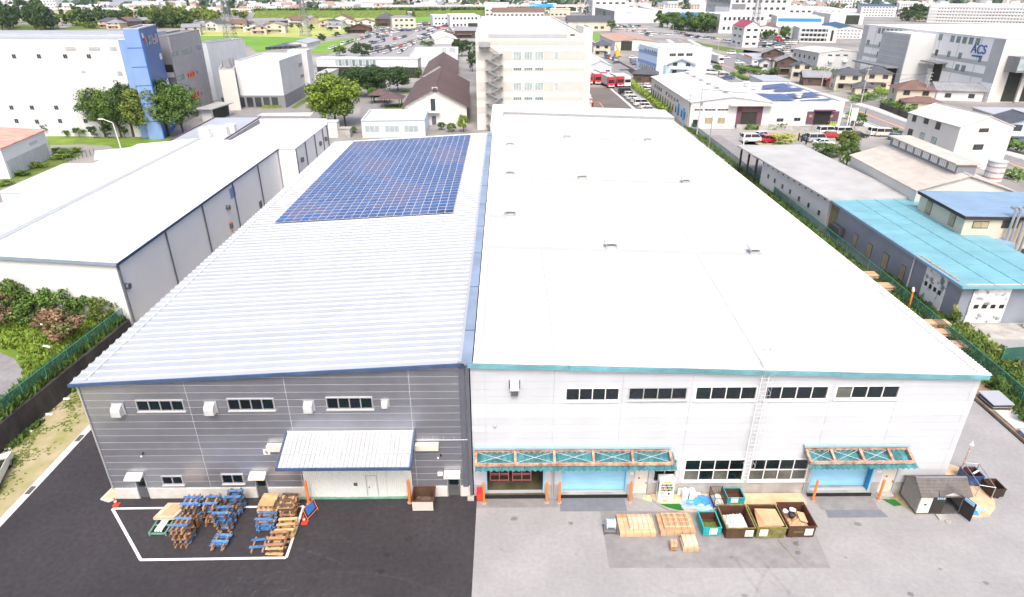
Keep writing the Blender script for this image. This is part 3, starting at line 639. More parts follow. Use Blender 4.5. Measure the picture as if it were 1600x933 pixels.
stack(332, 820, 12, 2, 'wood_blue', 'wood_brown', 'the blue stack between two other tall blue stacks', BL2, .85, 1.2)
stack(366, 807, 11, 2, 'wood_blue', 'wood_dark', 'the blue stack nearest the grey wall', BL, .95, 1.15)
stack(350, 831, 10, 2, 'wood_blue', 'wood_dark', 'the dark and blue stack in the middle of the box', BL, .95, 1.15)
stack(341, 860, 3, 2, 'wood_blue', 'wood_brown', 'the low blue stack in front', None, .98, 1.2)
stack(415, 832, 6, 2, 'wood_blue', 'wood_dark', 'the low blue stack among the brown ones', BL, 1.1, .9)
stack(399, 862, 1, 2, 'wood_blue', 'wood_brown', 'lone blue and brown pallet lying flat near the white line')
stack(419, 811, 8, 3, 'wood_tan', 'wood_dark', 'the tan slatted stack near the grey wall', [('wood_tan', 'wood_dark'), ('wood_tan', 'wood_tan')], .95, 1.15, 6)
stack(451, 811, 9, 2, 'wood_dark', 'wood_tan', 'the dark brown stack under the orange bollard', [('wood_dark', 'wood_tan'), ('wood_tan', 'wood_dark'), ('wood_brown', 'wood_brown')], .95, 1.2, 3)
stack(445, 842, 5, 2, 'wood_tan', 'wood_dark', 'the tan stack beside the right white line', [('wood_tan', 'wood_tan'), ('wood_tan', 'wood_dark')], 1.1, 1.2, 3)
stack(431, 866, 6, 2, 'wood_brown', 'wood_dark', 'the front brown stack in the box corner', [('wood_brown', 'wood_dark'), ('wood_dark', 'wood_brown'), ('wood_tan', 'wood_brown')], 1.0, 1.1, 3)
# green rack with white rolls, plywood on top
t = thing('steel_rack', 'green steel rack holding white rolls, left of the blue pallets', 'rack', (-22.5, 31.4, .01))
b = MB()
x0, y0, x1, y1 = -23.15, 30.75, -22.1, 32.2
for x in (x0, x1): MB().beam((x, y0, .25), (x, y1, .25), .08, .08).build('side_rail', 'green_metal', t)
b = MB()
for y in (y0, (y0 + y1) / 2, y1): b.beam((x0, y, .18), (x1, y, .18), .08, .1)
b.build('cross_rail', 'green_metal', t)
for x in (x0, x1):
    for y in (y0, y1): MB().box(x - .05, y - .05, .01, x + .05, y + .05, .32).build('leg', 'green_metal', t)
for i in range(3): tag(MB().bar((-22.8 + i * .17, 30.85, .30), (-22.75 + i * .17, 31.9, .30), .075, 8).build('roll', 'plastic_white'), 'white roll lying lengthwise on the green rack, %s of three' % ('leftmost', 'middle', 'rightmost')[i], 'roll', 'white rolls on the green rack')
t = thing('plywood_pack', 'pale plywood sheets stacked behind the green rack', 'plywood', (-22.4, 32.2, .35))
for i in range(4): MB().prism([(-23.3, 31.7, .42 + i * .05), (-21.9, 31.7, .42 + i * .05), (-21.55, 33.05, .42 + i * .05), (-22.95, 33.05, .42 + i * .05)], [(-23.3, 31.7, .465 + i * .05), (-21.9, 31.7, .465 + i * .05), (-21.55, 33.05, .465 + i * .05), (-22.95, 33.05, .465 + i * .05)]).build('sheet', 'wood_pale', t)
MB().prism([(-22.9, 31.9, .621), (-22.1, 31.9, .621), (-21.8, 32.9, .621), (-22.6, 32.9, .621)], [(-22.9, 31.9, .65), (-22.1, 31.9, .65), (-21.8, 32.9, .65), (-22.6, 32.9, .65)]).build('top_sheet', 'wood_fresh', t)
b = MB(); [b.box(x, y, .01, x + .1, y + .1, .42) for x in (-23.1, -22.1) for y in (31.8 + .5, 32.85)]; b.build('bearer', 'wood_dark', t)
# cones
def cone(p, label, m='cone_red'):
    t = thing('traffic_cone', label, 'traffic cone', (p[0], p[1], .01))
    MB().box(p[0] - .19, p[1] - .19, .012, p[0] + .19, p[1] + .19, .05).build('base', m, t)
    b = MB(); b.bar((p[0], p[1], .05), (p[0], p[1], .3), .14, 12, .09); b.build('cone', m, t)
    MB().bar((p[0], p[1], .301), (p[0], p[1], .42), .09, 12, .065).build('band', 'road_white' if 'white' in label else m, t)
    MB().bar((p[0], p[1], .421), (p[0], p[1], .66), .065, 12, .025).build('tip', m, t)
cone(P(182, 789), 'red and white traffic cone at the left corner of the marked box')
cone(P(476, 817), 'plain red traffic cone by the right white line')
# bollards
def bollard(x, y, h, label, r_=.085, lean=0):
    h += .5
    t = thing('bollard', label, 'bollard', (x, y, .01), 'orange bollards along the facades')
    b = MB(); b.bar((x, y, .01), (x + lean, y, h - .05), r_, 12); b.bar((x + lean, y, h - .05), (x + lean, y, h), r_, 12, r_ * .55); b.build('post', 'orange_paint', t)
    MB().bar((x, y, .012), (x, y, .04), r_ + .09, 12).build('foot', 'concrete', t)
for x, l in ((-1.6, 'left of the open loading bay'), (2.72, 'right of the open loading bay'), (3.6, 'left of the first blue shutter'), (8.45, 'right of the first blue shutter'), (21.15, 'left of the right blue shutter'), (25.7, 'right of the right blue shutter')):
    bollard(x, 33.45, 1.35, 'orange steel bollard %s' % l)
bollard(-13.64, 33.5, 1.55, 'tall orange bollard at the left end of the sliding door', .1)
bollard(-6.7, 33.55, 1.5, 'tall orange bollard beside the timber filled skip', .1)
# orange A-frame barrier
t = thing('barrier_sign', 'orange framed sign board with blue panel leaning by the tall bollard', 'sign board', (-13.35, 32.6, .01))
b = MB(); p0, p1, p2, p3 = Vector((-13.55, 32.05, .02)), Vector((-13.3, 33.2, .02)), Vector((-13.35, 32.9, 1.0)), Vector((-13.6, 31.9, 1.0))
p0 = Vector((-13.25, 31.9, .02)); p1 = Vector((-12.85, 32.9, .02)); p2 = Vector((-13.1, 33.0, .95)); p3 = Vector((-13.5, 32.0, .95))
for a, c in ((p0, p3), (p1, p2), (p3, p2), (p0 + Vector((0, 0, .2)), p1 + Vector((0, 0, .2)))): b.bar(a, c, .02, 6)
b.bar(p3, p3 + Vector((-.3, .1, -.93)), .02); b.bar(p2, p2 + Vector((-.3, .1, -.93)), .02); b.build('frame', 'orange_paint', t)
n_ = Vector((.01, 0, 0)); a = [p0.lerp(p3, .35).lerp(p1.lerp(p2, .35), .15), p0.lerp(p3, .35).lerp(p1.lerp(p2, .35), .85), p0.lerp(p3, .93).lerp(p1.lerp(p2, .93), .85), p0.lerp(p3, .93).lerp(p1.lerp(p2, .93), .15)]
MB().prism([v + n_ for v in a], [v + n_ * 3 for v in a]).build('panel', 'sign_blue', t)
# open skip / bins
def bin_(x0, y0, x1, y1, h, mo, mi, label, name='skip', th=.05, z0=.08, flare=0.0, cat='skip', grp=None, rim=None):
    t = thing(name, label, cat, ((x0 + x1) / 2, (y0 + y1) / 2, .01), grp)
    f = flare
    def side(a, b2, n, nm):
        m_ = MB(); a = Vector(a); b2 = Vector(b2); n = Vector(n)
        m_.prism([a, b2, b2 + n * th, a + n * th], [Vector((a.x - n.x * f, a.y - n.y * f, h)), Vector((b2.x - n.x * f, b2.y - n.y * f, h)), Vector((b2.x - n.x * f, b2.y - n.y * f, h)) + n * th, Vector((a.x - n.x * f, a.y - n.y * f, h)) + n * th])
        return m_
    side((x0, y0, z0), (x1, y0, z0), (0, 1, 0), '').build('front_side', mo, t)
    side((x0, y1, z0), (x1, y1, z0), (0, -1, 0), '').build('rear_side', mi, t)
    side((x0, y0 + th, z0), (x0, y1 - th, z0), (1, 0, 0), '').build('end_side', mi if mi != 'rust_dark' else mo, t)
    side((x1, y0 + th, z0), (x1, y1 - th, z0), (-1, 0, 0), '').build('end_side', mi, t)
    MB().box(x0 + th, y0 + th, z0, x1 - th, y1 - th, z0 + .05).build('floor', mi, t)
    for x in (x0 + .25, x1 - .35): MB().box(x, y0 + .03, .012, x + .1, y1 - .03, z0).build('skid', mi, t)
    r_ = rim or mo; b = MB(); g = .035
    b.box(x0 - f - .03, y0 - f - .04, h, x1 + f + .03, y0 - f + th, h + g); b.box(x0 - f - .03, y1 + f - th, h, x1 + f + .03, y1 + f + .04, h + g)
    b.box(x0 - f - .03, y0 - f + th, h, x0 - f + th, y1 + f - th, h + g); b.box(x1 + f - th, y0 - f + th, h, x1 + f + .03, y1 + f - th, h + g); b.build('rim', r_, t)
    return t
def paper(t, x, y, z, wd, ht, hdr=True):
    s_ = MB().box(x - wd / 2, y - .012, z - ht / 2, x + wd / 2, y - .003, z + ht / 2).build('notice', 'paper', t)
    if hdr: MB().box(x - wd / 2 + .03, y - .016, z + ht / 2 - .1, x + wd / 2 - .03, y - .0125, z + ht / 2 - .04).build('notice_header', 'paper_yellow', s_)
    m_ = MB()
    for k in range(4): m_.box(x - wd / 2 + .07, y - .0155, z + ht / 2 - .19 - k * .09, x + wd / 2 - .09 - .1 * (k % 2), y - .0125, z + ht / 2 - .165 - k * .09)
    m_.build('notice_lines', 'joint_grey', s_)
B1 = bin_(12.62, 30.32, 13.78, 31.75, .75, 'bin_teal', 'rust_dark', 'small teal skip with rusty inside and green scraps, left of the brown bins', rim='bin_teal')
for k in range(3): MB().box(12.74 + k * .3, 30.315, .08, 12.78 + k * .3, 30.319, .1)
paper(B1, 13.28, 30.318, .46, .5, .5)
BG = 'rusty open skips in a row on the patched asphalt'
B2 = bin_(14.02, 30.1, 15.82, 32.1, .95, 'bin_brown', 'rust_dark', 'rusty brown skip heaped with white plastic film', grp=BG, rim='bin_olive', flare=.03)
paper(B2, 15.5, 30.07, .52, .52, .52)
B3 = bin_(16.0, 30.1, 17.85, 32.1, .95, 'bin_olive', 'rust_dark', 'olive and rust skip filled with brown cardboard sheets', grp=BG, rim='bin_olive', flare=.03)
paper(B3, 16.42, 30.07, .56, .52, .55)
B4 = bin_(18.05, 30.15, 19.75, 32.2, 1.0, 'bin_brown', 'rust_dark', 'rusty skip of mixed rubbish and a black bag at the right end of the row', grp=BG, rim='rust_dark', flare=.04)
paper(B4, 19.35, 30.11, .56, .52, .55); MB().box(18.35, 30.1, .5, 18.95, 30.108, .62).build('paint_mark', 'bin_olive', B4)
b = MB()
for k in range(7): b.beam((15.0 + k * .12 - .9, 30.06, .12), (15.0 + k * .12 - .9, 30.06, .9), .012, .01)
random.seed(3)
def heap(x0, y0, x1, y1, z0, z1, m, label, name, cat, n=14, seed=1, cr=.16):
    rr = random.Random(seed); b = MB(); g = []
    for i in range(n + 1):
        for j in range(n + 1):
            s, t_ = i / n, j / n; e = min(s, 1 - s, t_, 1 - t_) * 4; e = min(1, e)
            g.append((x0 + (x1 - x0) * s + rr.uniform(-.02, .02), y0 + (y1 - y0) * t_ + rr.uniform(-.02, .02), z0 + (z1 - z0) * e * (.55 + .45 * math.sin(3 * s + seed) * math.cos(2.5 * t_)) + rr.uniform(0, cr) * e))
    fs = []
    for i in range(n):
        for j in range(n):
            a = i * (n + 1) + j; fs += [(a, a + n + 1, a + n + 2), (a, a + n + 2, a + 1)]
    b.faces(g, fs); o = b.build(name, m, None, ((x0 + x1) / 2, (y0 + y1) / 2, z0)); return tag(o, label, cat)
heap(14.1, 30.25, 15.6, 31.7, .5, .98, 'plastic_bag', 'crumpled white plastic film heaped in the brown skip', 'plastic_film', 'plastic film', 16, 2, .2)
heap(12.7, 30.4, 13.7, 31.3, .3, .42, 'grass_mid', 'green scraps lying in the small teal skip', 'scrap_heap', 'scrap', 8, 5, .1)
for i in range(7):
    o_ = MB().prism([(16.15 + i * .07, 30.3, .80 + i * .028), (17.45 + i * .05, 30.25, .80 + i * .028), (17.4 + i * .05, 31.7, .80 + i * .028), (16.35, 31.75, .80 + i * .028)], [(16.15 + i * .07, 30.3, .822 + i * .028), (17.45 + i * .05, 30.25, .822 + i * .028), (17.4 + i * .05, 31.7, .822 + i * .028), (16.35, 31.75, .822 + i * .028)])
    tag(o_.build('cardboard_sheet', 'cardboard', None, (16.8, 31, .8)), 'flat brown cardboard sheet in the olive skip, %s of the pile' % (ORD[i] if i < 6 else 'topmost'), 'cardboard', 'cardboard sheets in the olive skip')
heap(18.15, 30.3, 19.6, 32.0, .45, .7, 'cardboard', 'loose brown rubbish filling the right end skip', 'rubbish', 'rubbish', 12, 7, .25)
def blob(x, y, z, r_, m, label, name, cat, sq=.8, seed=0, par=None):
    bm = bmesh.new(); bmesh.ops.create_icosphere(bm, subdivisions=2, radius=r_); rr = random.Random(seed)
    for v in bm.verts: v.co *= rr.uniform(.82, 1.12); v.co.z *= sq
    me = bpy.data.meshes.new(name); bm.to_mesh(me); bm.free(); me.materials.append(M[m]); o = bpy.data.objects.new(name, me); C.objects.link(o); o.location = (x, y, z)
    if par: o.parent = par; o.location = Vector((x, y, z)) - wl(par)
    return tag(o, label, cat) if label else o
blob(18.62, 31.2, .95, .27, 'black_bag', 'round black rubbish bag in the right end skip', 'rubbish_bag', 'rubbish bag', .8, 4)
blob(18.9, 31.75, .85, .22, 'paper', 'small white bag behind the black one in the right end skip', 'rubbish_bag', 'rubbish bag', .6, 5)
blob(18.35, 31.6, .9, .2, 'plastic_bag', 'crumpled pale bag at the left of the right end skip', 'rubbish_bag', 'rubbish bag', .6, 6)
tag(MB().prism([(19.0, 30.8, .85), (19.5, 30.7, .75), (19.55, 31.5, .8), (19.05, 31.5, .95)], [(19.0, 30.8, .88), (19.5, 30.7, .78), (19.55, 31.5, .83), (19.05, 31.5, .98)]).build('cardboard_box', 'cardboard', None, (19.2, 31, .8)), 'crushed brown cardboard box leaning in the right end skip', 'cardboard')
# beige skip near the grey wall
B5 = bin_(-6.4, 32.7, -5.0, 34.0, .95, 'cream_metal', 'bin_brown', 'rusting beige skip with timber scraps beside the tall bollard', flare=.05, rim='rust_dark')
heap(-6.3, 32.8, -5.1, 33.9, .2, .4, 'wood_dark', 'timber scraps lying in the beige skip', 'timber_scraps', 'scrap wood', 10, 3, .25)
# red box at the corner
t = thing('fire_hose_box', 'red steel box standing between the two warehouses', 'box', (-2.0, 33.8, .01))
b = MB(); b.prism([(-2.1, 33.55, .12), (-1.65, 33.55, .12), (-1.65, 34.05, .12), (-2.1, 34.05, .12)], [(-2.1, 33.55, .78), (-1.65, 33.55, .78), (-1.65, 34.05, .9), (-2.1, 34.05, .9)]); b.build('cabinet', 'red_paint', t)
for x in (-2.07, -1.71): MB().box(x, 33.6, .012, x + .04, 33.66, .12).build('leg', 'red_paint', t)
MB().box(-2.06, 33.54, .2, -1.69, 33.549, .7).build('door', 'cone_red', t)
# flat timber crates
def plank_crate(x0, y0, x1, y1, z0, z1, m, label, nx=0, ny=5, straps=3, lattice=False, grp='strapped timber crates on the asphalt'):
    t = thing('timber_crate', label, 'crate', ((x0 + x1) / 2, (y0 + y1) / 2, z0), grp)
    layers = max(1, round((z1 - z0) / .17)); h = (z1 - z0) / layers
    for k in range(layers):
        a, c = z0 + k * h + .008, z0 + (k + 1) * h - .006
        bpart('side_board', m, t, x0, y0, a, x1, y0 + .03, c, wl(t)); bpart('side_board', m, t, x0, y1 - .03, a, x1, y1, c, wl(t))
        bpart('end_board', m, t, x0, y0 + .032, a, x0 + .03, y1 - .032, c, wl(t)); bpart('end_board', m, t, x1 - .03, y0 + .032, a, x1, y1 - .032, c, wl(t))
    if lattice:
        bpart('deck', 'wood_fresh', t, x0 + .04, y0 + .04, z1 - .1, x1 - .04, y1 - .04, z1 - .07, wl(t))
        for i in range(4): y = y0 + .05 + (y1 - y0 - .1) * i / 3; bpart('slat', m, t, x0 - .01, y - .05, z1, x1 + .01, y + .05, z1 + .025, wl(t))
        for i in range(5): x = x0 + .05 + (x1 - x0 - .1) * i / 4; bpart('slat', m, t, x - .05, y0 - .005, z1 - .04, x + .05, y1 + .005, z1 - .002, wl(t))
    else:
        for i in range(ny):
            a = y0 + (y1 - y0) * i / ny; bpart('plank', m, t, x0 - .01, a + .006, z1, x1 + .01, a + (y1 - y0) / ny - .006, z1 + .022 + .003 * (i % 2), wl(t))
    for i in range(straps):
        x = x0 + (x1 - x0) * (i + .7) / (straps + .4); b = MB(); zt = z1 + .03
        b.box(x - .012, y0 - .006, z0, x + .012, y0 - .001, zt); b.box(x - .012, y0 - .006, zt, x + .012, y1 + .006, zt + .005); b.box(x - .012, y1 + .001, z0, x + .012, y1 + .006, zt); b.build('strap', 'strap_green', t)
    return t
plank_crate(7.28, 30.32, 9.6, 32.0, .02, .33, 'wood_fresh', 'low wide strapped timber crate beside the cable reel, carrying a paler one', straps=4)
plank_crate(7.95, 30.62, 9.4, 31.75, .365, .55, 'wood_pale', 'pale strapped crate resting on the wide crate by the cable reel', straps=4)
plank_crate(9.92, 30.36, 12.18, 32.0, .02, .33, 'wood_fresh', 'low wide timber crate left of the teal skip, carrying a lattice top frame', straps=4)
plank_crate(10.2, 30.6, 11.95, 31.85, .365, .55, 'wood_fresh', 'lattice topped timber crate resting on the wide crate by the teal skip', straps=4, lattice=True)
plank_crate(11.05, 29.08, 12.05, 30.0, .02, .25, 'wood_fresh', 'small low crate set in front of the wide crates', straps=2)
plank_crate(11.12, 29.2, 11.98, 30.05, .285, .48, 'wood_pale', 'small pale crate resting on the small low crate in front', straps=2)
plank_crate(10.27, 29.12, 10.66, 29.45, .02, .32, 'wood_brown', 'narrow little wooden crate on end, left of the small pale crates, lower one', straps=1, ny=2)
plank_crate(10.27, 29.14, 10.66, 29.47, .35, .68, 'wood_fresh', 'narrow little wooden crate stacked on its twin, left of the small pale crates', straps=1, ny=2)
# cable reel on stand
t = thing('cable_reel', 'wound white and blue strap reel on a small grey stand left of the crates', 'reel', (6.75, 30.9, .01))
b = MB()
for x in (6.3, 7.15): b.beam((x, 30.55, .05), (x + .02, 30.85, .62), .05, .05); b.beam((x, 31.3, .05), (x + .02, 30.95, .62), .05, .05); b.beam((x, 30.5, .05), (x, 31.35, .05), .06, .06)
b.beam((6.3, 30.55, .15), (7.15, 30.55, .15), .06, .06); b.build('stand', 'steel_dark', t)
for x in (6.45, 6.98): MB().bar((x, 30.9, .62), (x + .03, 30.9, .62), .36, 18).build('flange', 'plastic_white', t)
MB().bar((6.48, 30.9, .62), (6.98, 30.9, .62), .29, 18).build('winding', 'tarp_pale', t); MB().bar((6.2, 30.9, .62), (7.27, 30.9, .62), .03, 8).build('axle', 'sign_blue', t)
# planted kerb island with sand
def smooth_poly(pts, z): return pts
isl = [(9.95, 33.95), (10.05, 33.5), (10.4, 33.05), (10.9, 32.65), (11.6, 32.4), (12.4, 32.35), (15, 32.35), (19.3, 32.4), (20.1, 32.6), (20.6, 33.0), (20.75, 33.5), (20.6, 34.1), (9.95, 34.1)]
structure('kerb_island', isl, 'concrete', .11, .11)
ins = [(10.1, 33.95), (10.2, 33.55), (10.5, 33.15), (11.0, 32.78), (11.65, 32.53), (12.4, 32.48), (15, 32.48), (19.2, 32.52), (20.0, 32.7), (20.45, 33.05), (20.58, 33.5), (20.45, 34.08), (10.1, 34.08)]
structure('sand_bed', ins, 'sand', .125)
structure('turf_mat', [(10.45, 33.12), (11.9, 33.12), (11.98, 32.5), (11.65, 32.5), (11.0, 32.76)], 'turf_mat', .15)
structure('turf_mat_small', [(26.0, 33.55), (26.9, 33.5), (27.1, 32.95), (26.5, 32.85)], 'turf_mat', .02)
# vending machine
t = thing('vending_machine', 'white drinks vending machine on the sand bed by the cream door', 'vending machine', (10.85, 33.7, .12))
x0, x1, y0, y1, z1 = 10.35, 11.4, 33.35, 34.0, 1.98
MB().box(x0, y0 + .03, .25, x1, y1, z1).build('cabinet', 'plastic_white', t); MB().box(x0 + .02, y0, .35, x1 - .02, y0 + .029, z1 - .03).build('front_door', 'plastic_white', t)
for x in (x0, x1 - .35): MB().box(x, y0 + .02, .126, x + .35, y1, .249).build('foot', 'plastic_white', t)
MB().box(x0 + .3, y0 - .008, 1.78, x1 - .3, y0 - .001, 1.9).build('logo_panel', 'vend_green', t)
for k, z in enumerate((1.5, 1.27, 1.05)):
    s_ = MB().box(x0 + .12, y0 - .006, z, x1 - .12, y0 - .001, z + .16).build('display_shelf', 'glass_smoke', t)
    for j in range(8): MB().bar((x0 + .19 + j * .095, y0 - .03, z + .02), (x0 + .19 + j * .095, y0 - .03, z + .13), .025, 6).build('can', ['red_paint', 'vend_green', 'shutter_blue', 'black', 'orange_paint', 'plastic_white'][(j * 5 + k) % 6], s_)
MB().box(x0 + .08, y0 - .006, .82, x0 + .4, y0 - .001, .95).build('sticker', 'vend_green', t); MB().box(x0 + .65, y0 - .01, .72, x0 + .76, y0 - .001, .92).build('coin_slot', 'black', t)
MB().box(x0 + .2, y0 - .012, .5, x0 + .75, y0 - .001, .66).build('dispenser_flap', 'joint_grey', t); MB().box(x0 - .004, y0 + .1, .8, x0 - .001, y0 + .35, 1.7).build('side_sticker', 'purple_print', t)
# recycling bins
for i, x in enumerate((12.25, 12.72)):
    t = thing('recycling_bin', 'white round-holed recycling bin on the sand bed, %s one' % ('left' if i == 0 else 'right'), 'bin', (x, 33.6, .12), 'recycling bins beside the vending machine')
    MB().prism([(x - .16, 33.45, .16), (x + .16, 33.45, .16), (x + .16, 33.78, .16), (x - .16, 33.78, .16)], [(x - .2, 33.4, .82), (x + .2, 33.4, .82), (x + .2, 33.82, .82), (x - .2, 33.82, .82)]).build('bin_body', 'plastic_white', t)
    MB().prism([(x - .22, 33.38, .82), (x + .22, 33.38, .82), (x + .22, 33.84, .82), (x - .22, 33.84, .82)], [(x - .13, 33.5, .98), (x + .13, 33.5, .98), (x + .13, 33.76, .98), (x - .13, 33.76, .98)]).build('lid', 'plastic_white', t)
    for dx in (-.1, .1): MB().bar((x + dx, 33.42, .87), (x + dx, 33.40, .86), .045, 8).build('hole', 'black', t)
tag(MB().box(11.85, 33.92, .14, 12.35, 33.97, .75).build('notice_board', 'plastic_white'), 'white notice board leaning on the plinth behind the bins', 'board')
tag(MB().box(13.1, 33.85, .14, 13.45, 34.05, .3).build('planter_box', 'plastic_white'), 'small white box against the plinth behind the blue tarps', 'box')
# tarps
def sheet(pts, m, label, z, seed, name='tarpaulin', cat='tarpaulin', n=12, amp=.05):
    rr = random.Random(seed); a, b2, c, d = [Vector((p[0], p[1], 0)) for p in pts]; g = []; fs = []
    for i in range(n + 1):
        for j in range(n + 1):
            s, t_ = i / n, j / n; p = a.lerp(b2, s).lerp(d.lerp(c, s), t_)
            e = .07 * (1 if min(i, j, n - i, n - j) == 0 else 0)
            g.append((p.x + rr.uniform(-1, 1) * e, p.y + rr.uniform(-1, 1) * e, z + amp * abs(math.sin(5 * s + seed) * math.cos(6 * t_ + seed)) + rr.uniform(0, amp * .6)))
    for i in range(n):
        for j in range(n): k = i * (n + 1) + j; fs += [(k, k + n + 1, k + n + 2), (k, k + n + 2, k + 1)]
    return tag(MB().faces(g, fs).build(name, m, None, (a.x, a.y, z)), label, cat)
sheet([(11.9, 32.6), (13.0, 32.5), (12.9, 33.35), (11.8, 33.3)], 'tarp_grey', 'faded grey blue tarpaulin beside the green mat', .135, 1)
sheet([(12.2, 33.0), (13.6, 32.95), (13.5, 33.75), (12.5, 33.6)], 'tarp_mid', 'mid blue tarpaulin under the recycling bins', .15, 2)
sheet([(12.9, 32.4), (14.0, 32.4), (13.9, 32.95), (12.9, 33.0)], 'tarp_pale', 'pale sun-bleached tarpaulin at the kerb edge', .14, 3)
sheet([(13.5, 32.9), (14.6, 32.6), (14.9, 33.6), (13.2, 33.9)], 'tarp_blue', 'bright blue tarpaulin under the mesh cart', .16, 4)
sheet([(13.9, 32.25), (15.0, 32.5), (15.75, 33.3), (14.6, 33.1)], 'tarp_blue', 'bright blue tarpaulin hanging over the kerb before the teal bin', .175, 5)
B6 = bin_(15.0, 33.0, 16.2, 34.0, .7, 'bin_teal', 'rust_dark', 'teal edged rusty bin with paper notice on the sand bed', z0=.2, rim='bin_teal')
paper(B6, 15.5, 32.99, .55, .5, .45, False)
# mesh cart
t = thing('mesh_cart', 'dark wire mesh cart of white waste on the blue tarps', 'cart', (14.4, 33.3, .2))
b = MB(); x0, y0, x1, y1, z0, z1 = 14.05, 32.7, 14.85, 33.85, .28, 1.0
for (x, y) in ((x0, y0), (x1, y0), (x1, y1), (x0, y1)): b.bar((x, y, .18), (x, y, z1), .025, 6)
for z in (z0, z1): [b.bar(p, q_, .02, 6) for p, q_ in (((x0, y0, z), (x1, y0, z)), ((x1, y0, z), (x1, y1, z)), ((x1, y1, z), (x0, y1, z)), ((x0, y1, z), (x0, y0, z)))]
b.build('frame', 'rust_dark', t); b = MB()
for k in range(1, 10):
    y = y0 + (y1 - y0) * k / 10; b.bar((x0, y, z0), (x0, y, z1), .008, 4); b.bar((x1, y, z0), (x1, y, z1), .008, 4)
for k in range(1, 7):
    x = x0 + (x1 - x0) * k / 7; b.bar((x, y0, z0), (x, y0, z1), .008, 4); b.bar((x, y1, z0), (x, y1, z1), .008, 4)
for k in range(1, 6):
    z = z0 + (z1 - z0) * k / 6
    for p, q_ in (((x0, y0, z), (x1, y0, z)), ((x1, y0, z), (x1, y1, z)), ((x1, y1, z), (x0, y1, z)), ((x0, y1, z), (x0, y0, z))): b.bar(p, q_, .006, 4)
b.build('mesh_side', 'rust_dark', t); MB().box(x0, y0, .24, x1, y1, .275).build('floor', 'rust_dark', t)
heap(x0 + .05, y0 + .05, x1 - .05, y1 - .05, .3, .5, 'plastic_bag', 'white waste pieces lying in the mesh cart', 'waste_heap', 'waste', 10, 9, .2)
# pink racks in the open bay
for i, x in enumerate((-.55, 1.05)):
    t = thing('steel_trolley', 'pink steel trolley frame inside the open bay, %s one' % ('left' if i == 0 else 'right'), 'trolley', (x, 36.5, .22), 'pink trolleys in the open loading bay')
    b = MB(); a, c = x - .65, x + .65
    for xx in (a, x, c):
        for yy in (35.35, 35.9): b.beam((xx, yy, .25), (xx, yy, 1.75), .05, .05)
    b.build('upright', 'pink_paint', t); b = MB()
    for z in (.34, .95, 1.6):
        for yy in (35.35, 35.9): b.beam((a, yy, z), (c, yy, z), .05, .05)
        b.beam((a, 35.35, z), (a, 35.9, z), .05, .05); b.beam((c, 35.35, z), (c, 35.9, z), .05, .05)
    b.build('rail', 'pink_paint', t)
tag(MB().box(1.0, 37.3, .25, 2.0, 37.9, 1.3).build('carton_stack', 'paper'), 'white carton block at the back of the open bay', 'carton')
# mud flap ends
# ------------------------------------------------------------------ garden shed
t = thing('garden_shed', 'grey shingled garden shed with one door open by the white wall', 'shed', (29, 33, .05), rz=0)
x0, x1, y0, y1, e, rg, ym = 27.5, 30.75, 32.1, 33.95, 1.72, 2.4, 33.0
b = MB(); b.slab([(x0 - .02, y0), (x0 + .05, y0), (x0 + .05, y1), (x0 - .02, y1)], .14, .2)
b = MB(); b.prism([(x0, y0, .15), (x0, y1, .15), (x0, y1, e), (x0, ym, rg - .03), (x0, y0, e)], [(x0 + .05, y0, .15), (x0 + .05, y1, .15), (x0 + .05, y1, e), (x0 + .05, ym, rg - .03), (x0 + .05, y0, e)]); b.build('gable_wall', 'shed_wall', t)
b = MB(); b.prism([(x1 - .05, y0, .15), (x1 - .05, y1, .15), (x1 - .05, y1, e), (x1 - .05, ym, rg - .03), (x1 - .05, y0, e)], [(x1, y0, .15), (x1, y1, .15), (x1, y1, e), (x1, ym, rg - .03), (x1, y0, e)]); b.build('gable_wall', 'shed_wall', t)
for k in range(13):
    z = .2 + k * .12; wv = MB().prism([(x0 - .02, y0 + .02, z), (x0 - .02, y1 - .02, z), (x0, y1 - .02, z + .1), (x0, y0 + .02, z + .1)], [(x0 - .005, y0 + .02, z), (x0 - .005, y1 - .02, z), (x0 + .001, y1 - .02, z + .1), (x0 + .001, y0 + .02, z + .1)]); wv.build('siding_board', 'shed_wall', t)
MB().box(x0 + .05, y1 - .05, .15, x1 - .05, y1, e).build('rear_wall', 'shed_wall', t)
MB().box(x0 + .05, y0, .15, 28.35, y0 + .05, e).build('front_panel', 'shed_cream', t); MB().box(30.4, y0, .15, x1 - .05, y0 + .05, e).build('front_panel', 'shed_cream', t)
MB().box(28.35, y0, 1.66, 30.4, y0 + .05, e).build('lintel', 'shed_cream', t)
MB().box(x0, y0, .05, x1, y1, .15).build('floor', 'steel_dark', t)
dl = MB().box(28.38, y0 - .03, .17, 29.2, y0 - .002, 1.65).build('door', 'shed_dark', t)
for k in range(4): MB().box(28.6 + k * .14, y0 - .045, 1.35, 28.7 + k * .14, y0 - .031, 1.58).build('door_window', 'shutter_blue', dl)
dr = MB().beam((30.38, y0 - .03, .9), (30.62, y0 - .85, .9), .03, 1.48).build('door', 'shed_dark', t)
MB().beam((30.36, y0 - .12, 1.5), (30.55, y0 - .75, 1.5), .05, .22).build('door_window', 'shutter_blue', dr)
